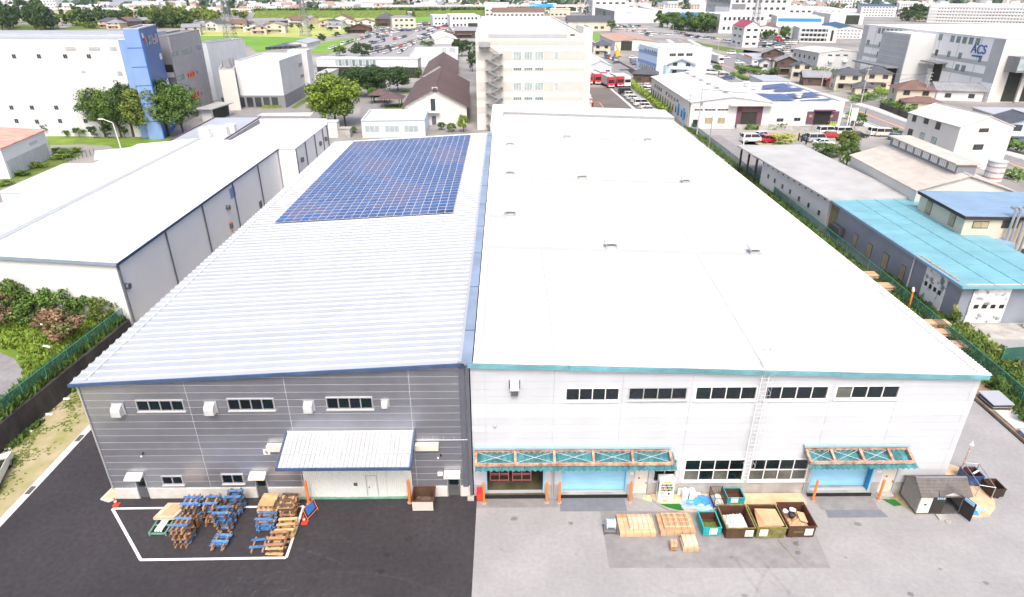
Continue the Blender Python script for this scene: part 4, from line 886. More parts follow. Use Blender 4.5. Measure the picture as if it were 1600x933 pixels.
for (ya, za, yb, zb) in ((y0 - .14, e - .1, ym, rg), (y1 + .12, e - .09, ym, rg)):
    nr = 6
    for k in range(nr):
        t0, t1 = k / nr, (k + 1) / nr; za0 = za + (zb - za) * t0; za1 = za + (zb - za) * t1; ya0 = ya + (yb - ya) * t0; ya1 = ya + (yb - ya) * t1
        MB().prism([(x0 - .1, ya0, za0), (x1 + .1, ya0, za0), (x1 + .1, ya1, za1), (x0 - .1, ya1, za1)], [(x0 - .1, ya0, za0 + .045), (x1 + .1, ya0, za0 + .045), (x1 + .1, ya1, za1 + .02), (x0 - .1, ya1, za1 + .02)]).build('shingle_row', 'shed_roof', t)
MB().box(x0 - .1, ym - .09, rg + .0, x1 + .1, ym + .09, rg + .045).build('ridge_cap', 'asphalt_blue', t)
# cross gable
xc = 29.4; b = MB(); b.prism([(28.55, y0 - .22, e - .02), (xc, y0 - .22, 2.12), (xc, ym - .35, 2.14), (28.75, y0 + .25, e + .18)], [(28.55, y0 - .22, e + .03), (xc, y0 - .22, 2.17), (xc, ym - .35, 2.19), (28.75, y0 + .25, e + .23)]); b.prism([(xc, y0 - .22, 2.12), (30.25, y0 - .22, e - .02), (30.05, y0 + .25, e + .18), (xc, ym - .35, 2.14)], [(xc, y0 - .22, 2.17), (30.25, y0 - .22, e + .03), (30.05, y0 + .25, e + .23), (xc, ym - .35, 2.19)]); b.build('porch_gable', 'shed_roof', t)
MB().prism([(28.8, y0 - .08, e), (30.0, y0 - .08, e), (xc, y0 - .08, 2.05)], [(28.8, y0 - .04, e), (30.0, y0 - .04, e), (xc, y0 - .04, 2.05)]).build('porch_panel', 'shed_cream', t)
MB().box(27.9, y0 - .015, .95, 28.1, y0 - .003, 1.15).build('sign_plate', 'paper', t); MB().box(27.86, y0 - .02, .82, 28.04, y0 - .004, .94).build('meter', 'black', t)
b = MB().box(28.8, 31.55, .012, 29.5, 32.0, .12); tag(b.build('door_step', 'concrete'), 'loose concrete step block in front of the shed door', 'step'); tag(MB().box(29.15, 31.3, .012, 29.55, 31.53, .07).build('paving_slab', 'concrete'), 'small paving slab lying before the concrete step', 'slab')
structure('shed_ground', [(26.6, 33.6), (27.5, 32.1), (27.5, 34.1), (26.8, 34.1)], 'gravelly', .016)
# ------------------------------------------------------------------ corner island, cage, bins, lamp
ki = [(30.9, 31.9), (31.6, 31.75), (32.4, 31.9), (33.2, 32.5), (33.7, 33.3), (33.9, 34.4), (33.6, 36.5), (31.0, 38.5), (30.4, 38.4), (30.4, 34.0), (30.9, 34.0)]
structure('corner_island', ki, 'sand', .1, .1)
tl = [P(u, v, 1.1) for u, v in ((1507, 723), (1530, 725), (1556, 762), (1531, 758))]
t = thing('pipe_cage', 'galvanised pipe cage around the dark bins at the warehouse corner', 'cage', (tl[3].x, tl[3].y, .1))
b = MB()
for i in range(4): b.bar(tl[i], tl[(i + 1) % 4], .028, 8)
b.build('top_rail', 'steel', t)
for i in range(4): MB().bar((tl[i].x, tl[i].y, .1), tl[i], .03, 8).build('post', 'steel', t)
b = MB(); [b.bar((tl[i].x, tl[i].y, .55), (tl[(i + 1) % 4].x, tl[(i + 1) % 4].y, .55), .022, 6) for i in (1, 3)]; b.build('mid_rail', 'steel', t)
cx = sum(p.x for p in tl) / 4; cy = sum(p.y for p in tl) / 4
mat('bin_navy', (.03, .07, .17), .5, var=.2, scale=3); mat('bin_dark', (.035, .022, .018), .7, var=.3, scale=3)
bin_(cx - .75, cy - .1, cx + .35, cy + .95, .95, 'bin_navy', 'rust_dark', 'navy skip with rusty inside in the pipe cage', z0=.2, rim='bin_navy')
bin_(cx + .2, cy - 1.25, cx + 1.1, cy - .2, .85, 'bin_dark', 'rust_dark', 'dark brown bin at the front of the pipe cage', z0=.2, rim='bin_dark')
tag(MB().beam((cx - .3, cy + .2, 1.02), (cx + .3, cy + .5, 1.04), .12, .05).build('scrap_bar', 'plastic_bag'), 'pale scrap lying across the navy skip', 'scrap')
t = thing('lamp_post', 'leaning rust streaked white lamp post at the warehouse corner', 'lamp post', (32.72, 35.6, .1))
mat('rusty_white', (.70, .66, .62), .6, col2=(.33, .11, .05), scale=3.5, detail=8, streak=(1, 1, 1))
MB().bar((32.7, 35.6, .1), (32.62, 35.55, 1.5), .06, 8).build('pole', 'rust_beam', t); MB().bar((32.62, 35.55, 1.5), (32.6, 35.5, 3.1), .05, 8).build('pole', 'rusty_white', t)
b = MB(); b.bar((32.6, 35.5, 3.1), (32.6, 35.5, 3.25), .16, 10, .1); b.bar((32.6, 35.5, 3.25), (32.6, 35.5, 3.4), .05, 8); b.build('lamp_head', 'plastic_white', t)
sheet([(30.95, 31.95), (31.75, 31.9), (31.5, 33.1), (30.9, 33.3)], 'tarp_mid', 'blue tarpaulin between the shed and the pipe cage', .13, 8)
sheet([(31.7, 32.1), (32.4, 32.2), (31.9, 33.3), (31.5, 33.2)], 'tarp_pale', 'pale green sheet at the foot of the pipe cage', .13, 9)
tag(MB().box(31.05, 32.05, .25, 31.4, 32.12, .5).build('sign_plate', 'pink_paint'), 'small pink sign on the blue tarpaulin by the shed', 'sign')
for i, (x, y) in enumerate(((31.1, 36.4), (31.4, 37.3), (31.2, 38.2))):
    t = thing('panel_stack', 'pale blue board stack beside the warehouse corner, %s' % ('nearest', 'middle', 'farthest')[i], 'board stack', (x, y, .1), 'board stacks behind the pipe cage')
    for k in range(3): MB().box(x - .55, y - .4, .11 + k * .12, x + .6, y + .4, .2 + k * .12).build('board', 'tarp_pale' if k else 'bin_dark', t)
    MB().box(x - .5, y - .06, .445, x + .55, y + .06, .5).build('batten', 'wood_fresh', t)
# small wedge by the door
tag(MB().prism([(9.85, 33.5, .012), (10.0, 33.5, .012), (10.0, 34.0, .012), (8.9, 34.0, .012)], [(9.85, 33.5, .05), (10.0, 33.5, .05), (10.0, 34.0, .09), (8.9, 34.0, .09)]).build('kerb_ramp', 'paper_yellow'), 'yellow kerb wedge beside the left cream door', 'kerb ramp')
structure('curved_kerb', [(-28.2, 34.0), (-27.5, 33.75), (-27.15, 34.0), (-27.15, 36.2), (-27.9, 36.0)], 'concrete_light', .1, .1)
structure('curved_kerb_fill', [(-28.05, 34.1), (-27.5, 33.9), (-27.25, 34.1), (-27.25, 36.0), (-27.85, 35.85)], 'sand', .106)
# ================================================================== BACKGROUND KIT
mat('bw_white', (.63, .64, .655), .6, var=.03, scale=.15, dirt=.07, wscale=.08)
mat('bw_warm', (.62, .61, .58), .7, var=.03, scale=.2, dirt=.07, wscale=.08)
mat('bw_grey', (.42, .44, .45), .6, var=.05, scale=.2, dirt=.08, wscale=.1)
mat('bw_shade', (.55, .57, .58), .6, var=.04, scale=.2, dirt=.08, wscale=.1)  # pale grey, also painted as shade on side walls of white buildings
mat('bw_cream', (.56, .52, .42), .7, var=.04, scale=.3, dirt=.08, wscale=.2)
mat('bw_slate', (.20, .205, .225), .55, var=.06, scale=.4)
mat('bw_steelblue', (.24, .27, .32), .55, var=.06, scale=.4, dirt=.1, wscale=.2)
mat('bw_peach', (.52, .42, .33), .7, var=.05, scale=.3)
mat('blue_light', (.20, .33, .62), .45, var=.06, scale=.2, dirt=.1, wscale=.06)
mat('blue_strong', (.010, .095, .36), .4, var=.08, scale=.3)
mat('blue_stripe', (.50, .62, .80), .6, var=.03)
mat('grey_tile', (.33, .33, .355), .6, var=.08, scale=.6)
mat('beige_band', (.50, .485, .455), .6, var=.05)
mat('roof_brown', (.115, .075, .075), .8, var=.15, scale=1.5, dirt=.2, wscale=.15)
mat('roof_tile', (.085, .09, .105), .55, var=.25, scale=2, dirt=.15, wscale=.4)
mat('roof_tile_pale', (.26, .27, .29), .6, var=.2, scale=2, dirt=.2, wscale=.4)
mat('roof_tile_brown', (.17, .10, .08), .7, var=.2, scale=2, dirt=.15, wscale=.4)
mat('roof_cyan', (.18, .40, .475), .5, var=.07, scale=.5, dirt=.14, wscale=.3)
mat('roof_blue', (.21, .32, .45), .45, var=.06, scale=.8, dirt=.1, wscale=.3)
mat('roof_navy', (.03, .08, .16), .5, var=.15)
mat('roof_bluebright', (.02, .24, .55), .45, var=.1)
mat('roof_red', (.32, .05, .08), .6, var=.15)
mat('roof_rusty', (.47, .47, .46), .5, col2=(.40, .40, .395), scale=.5, dirt=.12, wscale=.2)
mat('roof_concrete', (.45, .41, .37), .85, col2=(.54, .50, .45), scale=.9, dirt=.15, wscale=.4, streak=(1, .3, 1))
mat('roof_pale', (.60, .58, .53), .7, var=.05, scale=.3, dirt=.08, wscale=.1)
mat('roof_terracotta', (.45, .29, .22), .7, var=.15, scale=.8, dirt=.2, wscale=.1)
mat('roof_redstripe', (.60, .12, .08), .7, col2=(.72, .45, .38), scale=1.2, streak=(.2, 3, 1), detail=6)
mat('bw_corr', (.26, .22, .13), .8, var=.2, scale=2)
mat('wall_brick', (.30, .13, .09), .8, var=.2, scale=3)
mat('wood_wall', (.09, .055, .04), .8, var=.25, scale=2)
mat('purple_metal', (.14, .06, .09), .5, var=.15)
mat('window_far', (.04, .05, .055), .2, var=.3, scale=.3)
mat('window_green', (.16, .22, .21), .25, var=.3, scale=.3)
mat('window_warm', (.35, .29, .18), .5, var=.2, scale=1)
mat('sign_orange', (.75, .13, .05), .5)
mat('sky_line', (.6, .62, .64), .5)
mat('wire', (.08, .08, .085), .6)
mat('pole_concrete', (.40, .39, .37), .8, var=.1)
mat('pylon_steel', (.20, .22, .25), .5, metal=.3)
def lerp(a, b, t): return a + (b - a) * t
class Bld:
    def __init__(s, name, label, cat, base, top, a, c, wall='bw_white', walls=None, roof='flat', rm='roof_white', rh=1.2, over=.35, parapet=.5, group=None, h=None, la=None, lc=None, z0=0, ridge='a', ground=0):
        if h is None:
            B = P(base[0], base[1], ground); s.h = PY(top[0], top[1], B.y).z - 0
        else:
            T = P(top[0], top[1], h); B = Vector((T.x, T.y, ground)); s.h = h
        s.B = Vector((B.x, B.y, 0)); A = P(a[0], a[1], s.h) if a else None; Cc = P(c[0], c[1], s.h) if c else None
        def flat(v): return Vector((v.x, v.y, 0))
        if A is not None:
            ex = flat(A) - s.B; s.la = la or ex.length; s.ex = ex.normalized(); ey = Vector((-s.ex.y, s.ex.x, 0))
            if Cc is not None:
                d = flat(Cc) - s.B
                if d.dot(ey) < 0: ey = -ey
                s.lc = lc or abs(d.dot(ey))
            else:
                s.lc = lc
                if ey.dot(s.B) < 0: ey = -ey
            s.ey = ey
        else:
            ey = flat(Cc) - s.B; s.lc = lc or ey.length; s.ey = ey.normalized(); ex = Vector((-s.ey.y, s.ey.x, 0))
            if ex.dot(s.B) < 0: ex = -ex
            s.ex = ex; s.la = la
        s.t = thing(name, label, cat, (s.B.x, s.B.y, z0), group)
        s.roofz = s.h; s.z0 = z0
        wa, wc, wb = (walls or (wall, wall, wall))[:3] if walls else (wall, wall, wall)
        h = s.h; th = .25
        s.quadwall((0, 0), (s.la, 0), z0, h, wa); s.quadwall((0, 0), (0, s.lc), z0, h, wc, .002)
        s.quadwall((s.la, 0), (s.la, s.lc), z0, h, wb, .002); s.quadwall((0, s.lc), (s.la, s.lc), z0, h, wb)
        if roof == 'flat':
            s.solid([(0, 0), (s.la, 0), (s.la, s.lc), (0, s.lc)], h - .35, h - .3 + .02, inset=.1).build('roof', rm, s.t)
            if parapet:
                p = parapet; m = MB()
                for (x0, y0, x1, y1) in ((0, 0, s.la, .3), (0, s.lc - .3, s.la, s.lc), (0, .3, .3, s.lc - .3), (s.la - .3, .3, s.la, s.lc - .3)):
                    s._box(m, x0 - .03, y0 - .03, h - .1, x1 + .03, y1 + .03, h + .12)
                m.build('parapet', rm, s.t)
        elif roof == 'slab':
            s.solid([(0, 0), (s.la, 0), (s.la, s.lc), (0, s.lc)], h, h + .25, inset=-over).build('roof', rm, s.t)
        elif roof == 'gable': s.gable(h, rh, over, rm, wc if ridge == 'a' else wa, ridge)
        elif roof == 'hip':
            m = MB(); o = over; la, lc = s.la, s.lc; r_ = min(la, lc) / 2
            e = [s.L(-o, -o, h - .05), s.L(la + o, -o, h - .05), s.L(la + o, lc + o, h - .05), s.L(-o, lc + o, h - .05)]
            if la > lc: r1, r2 = s.L(r_, lc / 2, h + rh), s.L(la - r_, lc / 2, h + rh)
            else: r1, r2 = s.L(la / 2, r_, h + rh), s.L(la / 2, lc - r_, h + rh)
            if (r1 - r2).length < .15: r2 = r1 + s.ex * .2
            if la > lc: fs = [(0, 1, 5, 4), (1, 2, 5), (2, 3, 4, 5), (3, 0, 4)]
            else: fs = [(0, 1, 4), (1, 2, 5, 4), (2, 3, 5), (3, 0, 4, 5)]
            m.faces(e + [r1, r2], fs + [(3, 2, 1, 0)]); m.build('roof', rm, s.t)
        elif roof == 'shed':   # rises toward +a by rh
            o = over; m = MB(); q = [s.L(-o, -o, h), s.L(s.la + o, -o, h + rh), s.L(s.la + o, s.lc + o, h + rh), s.L(-o, s.lc + o, h)]
            m.prism(q, [v + Vector((0, 0, .18)) for v in q]); m.build('roof', rm, s.t)
            m = MB(); m.prism([s.L(0, 0, h), s.L(s.la, 0, h), s.L(s.la, 0, h + rh)], [s.L(0, .2, h), s.L(s.la, .2, h), s.L(s.la, .2, h + rh)]); m.prism([s.L(s.la - .2, 0, h), s.L(s.la, 0, h), s.L(s.la, s.lc, h), s.L(s.la - .2, s.lc, h)], [s.L(s.la - .2, 0, h + rh), s.L(s.la, 0, h + rh), s.L(s.la, s.lc, h + rh), s.L(s.la - .2, s.lc, h + rh)]); m.build('upper_wall', wa, s.t)
    def L(s, x, y, z): v = s.B + s.ex * x + s.ey * y; return Vector((v.x, v.y, z))
    def _box(s, m, x0, y0, z0, x1, y1, z1):
        return m.prism([s.L(x0, y0, z0), s.L(x1, y0, z0), s.L(x1, y1, z0), s.L(x0, y1, z0)], [s.L(x0, y0, z1), s.L(x1, y0, z1), s.L(x1, y1, z1), s.L(x0, y1, z1)])
    def box(s, x0, y0, z0, x1, y1, z1, name, m, parent=None):
        return s._box(MB(), x0, y0, z0, x1, y1, z1).build(name, m, parent or s.t)
    def solid(s, pts, z0, z1, inset=0):
        q = [(x + (inset if x < s.la / 2 else -inset), y + (inset if y < s.lc / 2 else -inset)) for x, y in pts]
        return MB().prism([s.L(x, y, z0) for x, y in q], [s.L(x, y, z1) for x, y in q])
    def quadwall(s, p, q, z0, z1, m, tr=0):
        cx, cy = s.la / 2, s.lc / 2; th = .25
        x0, x1 = sorted((p[0], q[0])); y0, y1 = sorted((p[1], q[1]))
        if x1 - x0 < .01: x0, x1 = (x0, x0 + th) if x0 < cx else (x0 - th, x0); y0 += th; y1 -= th
        else: y0, y1 = (y0, y0 + th) if y0 < cy else (y0 - th, y0)
        s._box(MB(), x0, y0, z0, x1, y1, z1).build('wall', m, s.t)
    def gable(s, h, rh, o, rm, gm, ridge, th=.14):
        la, lc = s.la, s.lc
        if ridge == 'a':
            f = lambda t, u, z: s.L(t, u, z); LL, W = la, lc
        else:
            f = lambda t, u, z: s.L(u, t, z); LL, W = lc, la
        k = rh / (W / 2)
        for (u0, u1) in ((-o, W / 2), (W + o, W / 2)):
            z0 = h - k * o; q = [f(-o, u0, z0), f(LL + o, u0, z0), f(LL + o, u1, h + rh), f(-o, u1, h + rh)]
            MB().prism(q, [v + Vector((0, 0, th)) for v in q]).build('roof_slope', rm, s.t)
        for t in (0, LL):
            t1 = t + (.25 if t == 0 else -.25)
            MB().prism([f(t, 0, h), f(t, W, h), f(t, W / 2, h + rh)], [f(t1, 0, h), f(t1, W, h), f(t1, W / 2, h + rh)]).build('gable_wall', gm, s.t)
        q0, q1 = f(-o, W / 2, h + rh + th + .02), f(LL + o, W / 2, h + rh + th + .02)
        MB().beam(q0, q1, .35, .08).build('ridge_cap', 'roof_flash' if rm in ('roof_white', 'roof_concrete', 'roof_pale') else rm, s.t)
    def hit(s, face, u, v):
        r = Vector(ray(u, v)); n, d = (s.ey, s.ex) if face == 'a' else (s.ex, s.ey)
        o = Vector((0, 0, CAM_H)); t = (s.B - o).dot(n) / r.dot(n); p = o + r * t
        return (p - s.B).dot(d), p.z
    def rect(s, face, s0, z0, s1, z1, name, m, out=.05, dp=.05, parent=None):
        if s0 > s1: s0, s1 = s1, s0
        if z0 > z1: z0, z1 = z1, z0
        if face == 'a': q = (s0, -out, z0, s1, -out + dp - .002, z1)
        else: q = (-out, s0, z0, -out + dp - .002, s1, z1)
        return s.box(*q, name, m, parent)
    def pr(s, face, u0, v0, u1, v1, name, m, out=.05, dp=.05, parent=None):
        a = s.hit(face, u0, v0); b = s.hit(face, u1, v1)
        return s.rect(face, a[0], b[1], b[0], a[1], name, m, out, dp, parent)
    def win(s, face, s0, z0, s1, z1, g='window_far', fr='frame_white', nm=2):
        if s0 > s1: s0, s1 = s1, s0
        if z0 > z1: z0, z1 = z1, z0
        f = s.rect(face, s0 - .06, z0 - .06, s1 + .06, z1 + .06, 'window', fr, .05, .05)
        w_ = (s1 - s0) / nm
        for i in range(nm): s.rect(face, s0 + w_ * i + .03, z0 + .03, s0 + w_ * (i + 1) - .03, z1 - .03, 'pane', g, .075, .025, f)
        return f
    def pwin(s, face, u0, v0, u1, v1, g='window_far', fr='frame_white', nm=2):
        a = s.hit(face, u0, v0); b = s.hit(face, u1, v1); return s.win(face, a[0], b[1], b[0], a[1], g, fr, nm)
    def prow(s, face, u0, v0, u1, v1, n, fill=.6, g='window_far', fr='frame_white', nm=1):
        a = s.hit(face, u0, v0); b = s.hit(face, u1, v1)
        # heights read at each end; keep rows level: use top of first and a height from the px size at the first
        s0, s1 = a[0], b[0]; z1 = a[1]; z0 = b[1]
        p = (s1 - s0) / n
        for i in range(n): c0 = s0 + p * i; s.win(face, c0 + p * (1 - fill) / 2, z0, c0 + p * (1 + fill) / 2, z1, g, fr, nm)
    def row(s, face, f0, f1, z0, z1, n, fill=.6, g='window_far', fr='frame_white', nm=1):
        LL = s.la if face == 'a' else s.lc; p = (f1 - f0) * LL / n
        for i in range(n): c0 = f0 * LL + p * i; s.win(face, c0 + p * (1 - fill) / 2, z0, c0 + p * (1 + fill) / 2, z1, g, fr, nm)
# ---- trees
def leafmat(name, c1, c2): return mat(name, c1, .8, col2=c2, scale=.6, detail=3, island=.35)
mat('wall_bright', (.80, .81, .82), .6, var=.02, scale=.3, dirt=.05, wscale=.2)  # raised white for walls the sun misses, standing in for light
leafmat('leaf_mid', (.05, .105, .018), (.10, .18, .028)); leafmat('leaf_bright', (.10, .17, .012), (.20, .28, .03)); leafmat('leaf_dark', (.022, .055, .016), (.05, .10, .022)); leafmat('leaf_olive', (.085, .125, .02), (.16, .21, .035))
leafmat('leaf_pink', (.30, .14, .11), (.10, .14, .035)); leafmat('leaf_yellow', (.25, .30, .05), (.40, .42, .10)); leafmat('leaf_blue', (.022, .055, .03), (.05, .09, .04))
mat('bark', (.07, .05, .035), .9, var=.25, scale=6)
CR = {}
def crown(m, kind, v):
    key = (m, kind, v)
    if key in CR: return CR[key]
    rr = random.Random(hash((kind, v)) % 1000 + v * 7 + len(kind)); b = MB()
    nb = {'big': 64, 'mid': 40, 'cone': 34, 'small': 22, 'far': 16}[kind]; nl = {'big': 105, 'mid': 56, 'cone': 46, 'small': 44, 'far': 24}[kind]
    ls = {'big': .05, 'mid': .075, 'cone': .07, 'small': .10, 'far': .16}[kind]
    for i in range(nb):
        for _ in range(50):
            p = Vector((rr.uniform(-1, 1), rr.uniform(-1, 1), rr.uniform(-1, 1)))
            if .25 < p.length < .88: break
        if p.z < -.3 and rr.random() < .5: p.z = -p.z
        if kind == 'cone': hh = rr.random() ** 1.2; a = rr.uniform(0, 6.28); rad = (1 - hh) * .8; p = Vector((math.cos(a) * rad, math.sin(a) * rad, hh * 1.9 - .95))
        br = rr.uniform(.17, .34) * (1 if kind != 'cone' else .7 * (1.15 - (p.z + 1) / 2.2))
        for k in range(nl):
            d = Vector((rr.gauss(0, 1), rr.gauss(0, 1), rr.gauss(0, 1) * .75)); d = d.normalized() * br * rr.uniform(.6, 1.05); q = p + d
            n = (d.normalized() * .8 + Vector((rr.gauss(0, .5), rr.gauss(0, .5), rr.gauss(.3, .5)))).normalized()
            u = n.orthogonal().normalized(); w_ = n.cross(u); sz = ls * rr.uniform(.6, 1.4); an = rr.uniform(0, 6.28)
            u2 = u * math.cos(an) + w_ * math.sin(an); w2 = n.cross(u2)
            b.poly([q - u2 * sz, q - w2 * sz * .6, q + u2 * sz, q + w2 * sz * .6])
    CR[key] = b.mesh('crown', m); return CR[key]
tk = MB(); tk.bar((0, 0, 0), (.02, .01, .5), .055, 7, .04); tk.bar((.02, .01, .5), (0, 0, 1), .04, 7, .02)
for a in (0, 2.1, 4.2): tk.bar((.02, .01, .45), (.3 * math.cos(a), .3 * math.sin(a), .85), .028, 5, .012)
TRUNK = tk.mesh('trunk', 'bark')
def tree(u, v, hp, wp, m, label, kind='mid', group=None, trunk=.25, base_z=0, name='tree', cat='tree', fixed=None):
    p = P(u, v, base_z) if fixed is None else Vector(fixed); k = mpp(p)
    th = math.atan2(CAM_H, p.length if p.length else 1)
    h = hp * k / max(.5, math.cos(math.atan2(CAM_H - base_z, p.y))) if fixed is None else hp; wd = wp * k if fixed is None else wp
    t = thing(name, label, cat, (p.x, p.y, base_z), group, random.uniform(0, 6.28))
    cb = h * trunk; ch = (h - cb) / 2
    piece('crown', crown(m, kind, random.randint(0, 2)), t, (0, 0, cb + ch), (wd / 2 / .95, wd / 2 / .95, ch / .95 * 1.02))
    if kind != 'far' or h > 3: piece('trunk', TRUNK, t, (0, 0, 0), (h * .45, h * .45, cb + ch * .7))
    return t
# ---- cars
PAINTS = {'white': (.75, .75, .75), 'silver': (.42, .44, .46), 'black': (.02, .02, .025), 'red': (.55, .02, .03), 'blue': (.03, .09, .25), 'orange': (.75, .16, .02), 'grey': (.15, .16, .17), 'pearl': (.66, .64, .58), 'yellow': (.8, .42, .03), 'pink': (.6, .1, .2)}
for k_, c_ in PAINTS.items(): mat('paint_' + k_, c_, .28, var=.03, coat=.6)
mat('tyre', (.02, .02, .02), .8); mat('car_glass', (.02, .025, .03), .08, spec=.7); mat('lamp_clear', (.7, .72, .72), .15); mat('lamp_red', (.35, .01, .01), .2)
def carshape(kind):
    # side outline (y, z) lower body then cabin; length along y, nose at -y
    return {'sedan': (4.4, 1.72, [(-2.2, .35), (-2.2, .68), (-2.05, .80), (-1.0, .95), (1.75, .98), (2.2, .85), (2.2, .35)], [(-1.05, .95), (-.35, 1.42), (.95, 1.44), (1.7, .98)]),
            'hatch': (3.8, 1.66, [(-1.9, .35), (-1.9, .75), (-1.7, .88), (-.95, 1.0), (1.85, 1.05), (1.9, .9), (1.9, .35)], [(-1.05, .98), (-.45, 1.5), (1.45, 1.52), (1.85, 1.04)]),
            'van': (4.6, 1.78, [(-2.3, .35), (-2.3, .85), (-2.1, 1.05), (-1.75, 1.15), (2.28, 1.2), (2.3, 1.0), (2.3, .35)], [(-1.85, 1.12), (-1.2, 1.92), (2.1, 1.96), (2.28, 1.2)]),
            'kei': (3.4, 1.48, [(-1.7, .35), (-1.7, .85), (-1.55, .98), (-1.1, 1.08), (1.68, 1.12), (1.7, .9), (1.7, .35)], [(-1.15, 1.06), (-.7, 1.72), (1.55, 1.75), (1.68, 1.12)])}[kind]
CM = {}
def carmeshes(kind, paint):
    if (kind, paint) in CM: return CM[(kind, paint)]
    L_, W, lo, cab = carshape(kind); hw = W / 2; p = 'paint_' + paint
    b = MB(); b.prism([(-hw, y, z) for y, z in lo], [(hw, y, z) for y, z in lo]); 
    roof = [cab[1], cab[2]]; hr = hw * .80
    b.prism([(-hr, roof[0][0], roof[0][1] - .03), (hr, roof[0][0], roof[0][1] - .03), (hr, roof[1][0], roof[1][1] - .03), (-hr, roof[1][0], roof[1][1] - .03)], [(-hr * .93, roof[0][0] + .1, roof[0][1] + .03), (hr * .93, roof[0][0] + .1, roof[0][1] + .03), (hr * .93, roof[1][0] - .1, roof[1][1] + .03), (-hr * .93, roof[1][0] - .1, roof[1][1] + .03)])
    for sx in (-1, 1):
        for (i, j) in ((0, 1), (3, 2)): b.beam((sx * hw * .95, cab[i][0], cab[i][1]), (sx * hr, cab[j][0], cab[j][1] - .02), .07, .07)
        ym = (cab[1][0] + cab[2][0]) / 2; b.beam((sx * hw * .955, ym, cab[0][1]), (sx * hr * 1.0, ym, cab[1][1] - .02), .07, .07)
    g = MB(); q = .95
    g.prism([(-hw * .93, cab[0][0], cab[0][1]), (hw * .93, cab[0][0], cab[0][1]), (hw * .93, cab[3][0], cab[3][1]), (-hw * .93, cab[3][0], cab[3][1])], [(-hr * .97, cab[1][0], cab[1][1] - .035), (hr * .97, cab[1][0], cab[1][1] - .035), (hr * .97, cab[2][0], cab[2][1] - .035), (-hr * .97, cab[2][0], cab[2][1] - .035)])
    wh = MB(); wh.bar((-.1, 0, 0), (.1, 0, 0), .31, 12)
    wr = MB(); wr.bar((-.105, 0, 0), (.105, 0, 0), .18, 8)
    hl = MB().box(-.18, -.04, -.07, .18, .04, .07); tl_ = MB().box(-.13, -.04, -.1, .13, .04, .1)
    bp = MB().box(-hw * .9, -.06, -.12, hw * .9, .06, .1)
    allb = MB(); 
    for mi, src in ((0, b), (1, g)):
        k = len(allb.v); allb.v += src.v; allb.f += [tuple(k + i for i in f) for f in src.f]; allb.mi += [mi] * len(src.f)
    for sx in (-1, 1):
        for yy in (-.62 * L_ / 2, .62 * L_ / 2): allb.m = 2; allb.bar((sx * (hw - .12) - .1, yy, .31), (sx * (hw - .12) + .13, yy, .31), .31, 8)
    for sx in (-1, 1): allb.m = 3; allb.box(sx * hw * .75 - .16, -L_ / 2 - .02, .6, sx * hw * .75 + .16, -L_ / 2 + .05, .75)
    CM[(kind, paint)] = dict(body=b.mesh('body', p), glass=g.mesh('window_glass', 'car_glass'), wheel=wh.mesh('wheel', 'tyre'), rim=wr.mesh('rim', 'steel'), head=hl.mesh('headlight', 'lamp_clear'), tail=tl_.mesh('tail_light', 'lamp_red'), bump=bp.mesh('bumper', p), far=allb.mesh('parked_car', [p, 'car_glass', 'tyre', 'lamp_clear']))
    return CM[(kind, paint)]
def car(u, v, heading, kind, paint, label, group='cars parked around the factories', z=0.03, pos=None):
    p = P(u, v) if pos is None else Vector((pos[0], pos[1], 0)); m = carmeshes(kind, paint); L_, W, lo, cab = carshape(kind)
    t = thing('parked_car', label, 'car' if kind != 'van' else 'van', (p.x, p.y, z), group, R(heading))
    piece('body', m['body'], t, (0, 0, 0)); piece('window_glass', m['glass'], t, (0, 0, 0))
    for sx in (-1, 1):
        for sy_ in (-1, 1):
            w_ = piece('wheel', m['wheel'], t, (sx * (W / 2 - .1), sy_ * .62 * L_ / 2, .31)); piece('rim', m['rim'], w_, (sx * .01, 0, 0))
        piece('headlight', m['head'], t, (sx * W * .36, -L_ / 2 - .0, .66)); piece('tail_light', m['tail'], t, (sx * W * .42, L_ / 2 - .0, .82))
    return t
FARCOL = ['white'] * 7 + ['silver'] * 3 + ['black'] * 3 + ['blue'] * 1 + ['grey'] * 2 + ['pearl'] * 2 + ['red']
def carrow(u0, v0, u1, v1, n, label, group, skip=.1, h=None):
    a, b_ = P(u0, v0), P(u1, v1); d = (b_ - a); an = math.degrees(math.atan2(d.y, d.x)) + random.choice((0, 180))
    for i in range(n):
        if random.random() < skip: continue
        p = a.lerp(b_, (i + .5) / n); k = random.choice(['sedan', 'hatch', 'kei', 'van', 'sedan']); c_ = random.choice(FARCOL)
        o = bpy.data.objects.new('parked_car', carmeshes(k, c_)['far']); C.objects.link(o); o.location = (p.x + random.uniform(-.15, .15), p.y + random.uniform(-.3, .3), .05); o.rotation_euler = (0, 0, R(an + (h or 0) + random.uniform(-3, 3)))
        cn = {'pearl': 'cream'}.get(c_, c_)
        tag(o, 'small distant %s %s parked %s' % (cn, {'sedan': 'saloon car', 'hatch': 'hatchback', 'kei': 'box-shaped small car', 'van': 'minivan'}[k], label), 'car', 'distant ' + cn + ' ' + k + ' cars ' + label)
